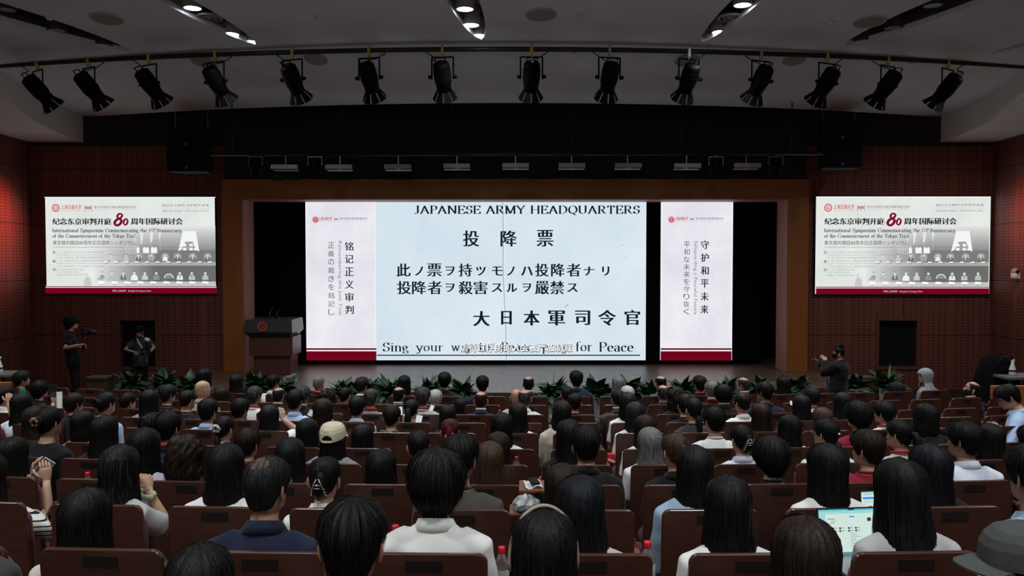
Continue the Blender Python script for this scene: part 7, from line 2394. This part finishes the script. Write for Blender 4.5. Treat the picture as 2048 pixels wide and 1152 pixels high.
# green scrunchie on the wrist of the grey-streaked woman
pw = [p for p in PEOPLE if 'grey-streaked' in p['desc']][0]
sc_p = at(293, 988, 4.22)
me = scrunchie_mesh((0, 0, 0), .036, (.3, -.2, 1), 4)
o = put('wrist_scrunchie', me, mat('scrunchie_green', (.30, .36, .24), .85, .1)); o.location = sc_p
tag(o, 'pale green scrunchie worn on the wrist of the grey-streaked woman', 'scrunchie')

# water bottles with red caps, each on a fold-out tablet of the chair behind it
M_pet = mat('clear_plastic', (.85, .88, .90), .08, .5, trans=.92)
M_cap = mat('red_cap', (.60, .012, .025), .4, .4)
M_lbl = mat('bottle_label', (.40, .41, .43), .5, .3)
def bottle(px, py, row, label, dx=.0):
    r = ROWS[row]; Y = r['d'] + .36
    p = at(px, py, Y); Y = rowY(r['d'], p.x) + .36; p = at(px, py, Y)
    h = .205
    z = p.z - h
    t = thing('water_bottle', (p.x, p.y, z), label, 'bottle', 'red-capped water bottles')
    b = MB(); b.lathe([(0, 0), (.028, 0), (.031, .006), (.031, .05), (.0295, .055), (.031, .06), (.031, .125), (.027, .148), (.014, .176), (.0125, .186), (0, .186)], n=20); b.build('bottle_body', M_pet, t, smooth=True)
    b = MB(); b.lathe([(.0312, .065), (.0316, .066), (.0316, .118), (.0312, .119)], n=20); b.build('label_band', M_lbl, t, smooth=True)
    b = MB(); b.lathe([(.0, .204), (.0135, .204), (.0150, .200), (.0150, .180), (.0135, .178), (.0135, .18)], n=22); b.build('cap', M_cap, t, smooth=True)
    c = min((c for c in CHAIRS if c['row'] == row), key=lambda c: abs(c['X'] + .29 - p.x))
    Mi = (Matrix.Translation((c['X'], c['Y'], c['z'])) @ Matrix.Rotation(c['yaw'], 4, 'Z')).inverted()
    q = Mi @ Vector((p.x, p.y, z))
    b = MB(); b.box((q.x, q.y + .03, q.z - .010), (.20, .26, .018)); b.build('writing_tablet', M_arm, c['obj'], bevel=.006)
    b = MB(); b.tube([(q.x + .03, q.y - .06, q.z - .018), (.29, q.y - .06, .60)], .014, 8); b.build('tablet_bracket', M_leg, c['obj'])
bottle(175, 944, 'C', 'red-capped water bottle left of the grey-streaked woman')
bottle(1033, 913, 'D', 'red-capped water bottle left of the man in black polo')
bottle(791, 1050, 'A', 'red cap of a bottle at the left shoulder of the white-shirted man')
bottle(1003, 1093, 'A', 'red cap of a bottle at the right elbow of the white-shirted man')
bottle(1295, 1082, 'A', 'clear water bottle with red cap in the centre gap of the tenth row')
bottle(999, 820, 'H', 'tiny red-capped bottle right of the balding man in navy suit')

# two laptops
M_alu = mat('laptop_aluminium', (.30, .30, .31), .4, .4, .6)
def laptop(px0, py0, px1, py1, Y, tilt, yaw, label, full):
    a = at(px0, py0, Y); c = at(px1, py1, Y); w = c.x - a.x; h = (a.z - c.z)
    base = Vector(((a.x + c.x) / 2, Y, c.z))
    t = thing('laptop', base, label, 'laptop', 'laptops on the tablets', yaw)
    b = MB(); b.box((0, -.11, -.008), (w, .22, .014)); b.build('keyboard_base', M_alu, t, bevel=.004)
    rot = Matrix.Rotation(tilt, 3, 'X')
    H_ = h / math.cos(tilt)
    def L(x, z, d=0): return rot @ Vector((x, -d, z))
    b = MB(); b.box(L(0, H_ / 2, -.003), (w + .012, .006, H_ + .012), rot); lid = b.build('screen_lid', M_dark, t, bevel=.002)
    def panel(name, rects, m, d):
        b = MB()
        for (x0, y0, x1, y1) in rects:
            X0, X1 = -w / 2 + w * x0, -w / 2 + w * x1; Z0, Z1 = H_ * (1 - y1), H_ * (1 - y0)
            b.quad(L(X0, Z0, d), L(X1, Z0, d), L(X1, Z1, d), L(X0, Z1, d))
        return b.build(name, m, lid)
    e = lambda n, c, s=1.0: mat('laptop_' + n, (.02, .02, .02), .3, .3, emit=c, estr=s)
    panel('display', [(0, 0, 1, 1)], e('mint', rgb(150, 214, 212)), .0010)
    panel('browser_window', [(.10 if full else .0, .10, 1, .94)], e('page', rgb(206, 226, 218)), .0014)
    if full:
        panel('menu_bar', [(0, 0, 1, .035)], e('bar', rgb(90, 190, 205)), .0016)
        panel('camera_notch', [(.46, 0, .56, .022)], e('notch', (.002, .002, .002)), .0019)
        panel('blue_button', [(.48, .155, .56, .185)], e('blue', rgb(60, 140, 225)), .0018)
        r = random.Random(4)
        rects = [(.14 + .013 * k, .205, .15 + .013 * k, .220) for k in range(9)] + [(.18, .26 + .04 * k, .18 + r.uniform(.05, .2), .268 + .04 * k) for k in range(2)]
        for cx in (.20, .31, .45, .56):
            for cy in (.40, .46): rects.append((cx, cy, cx + .028, cy + .042)); rects.append((cx + .036, cy + .008, cx + .085, cy + .014)); rects.append((cx + .036, cy + .024, cx + .075, cy + .029))
        for k in range(9):
            rects.append((.22, .56 + .035 * k, .22 + r.uniform(.03, .1), .566 + .035 * k)); rects.append((.48, .53 + .04 * k, .48 + r.uniform(.05, .2), .536 + .04 * k))
        rects.append((.76, .20, .82, .28))
        panel('page_text', rects, e('ink', (.02, .025, .03)), .0020)
        panel('dock', [(.25, .955, .85, .99)], e('dock', rgb(70, 120, 170)), .0018)
    else:
        panel('blue_banner', [(.05, .30, 1, .42)], e('blue', rgb(60, 140, 225)), .0018)
        panel('red_seal', [(.2, .80, .4, .93)], e('seal', rgb(205, 90, 90)), .0018)
        panel('page_text', [(.1, .14, .8, .17), (.1, .52, .9, .54), (.1, .60, .7, .62), (.5, .82, .95, .86)], e('grey', rgb(150, 160, 160)), .0018)
    return base
bp = laptop(1640, 1022, 1772, 1108, 3.42, -.16, .10, 'open laptop with a mint-coloured web page beside the grey-shirted woman', True)
laptop(1722, 984, 1778, 1018, 4.35, -.12, .15, 'open laptop with a blue banner behind the laptop-working woman', False)
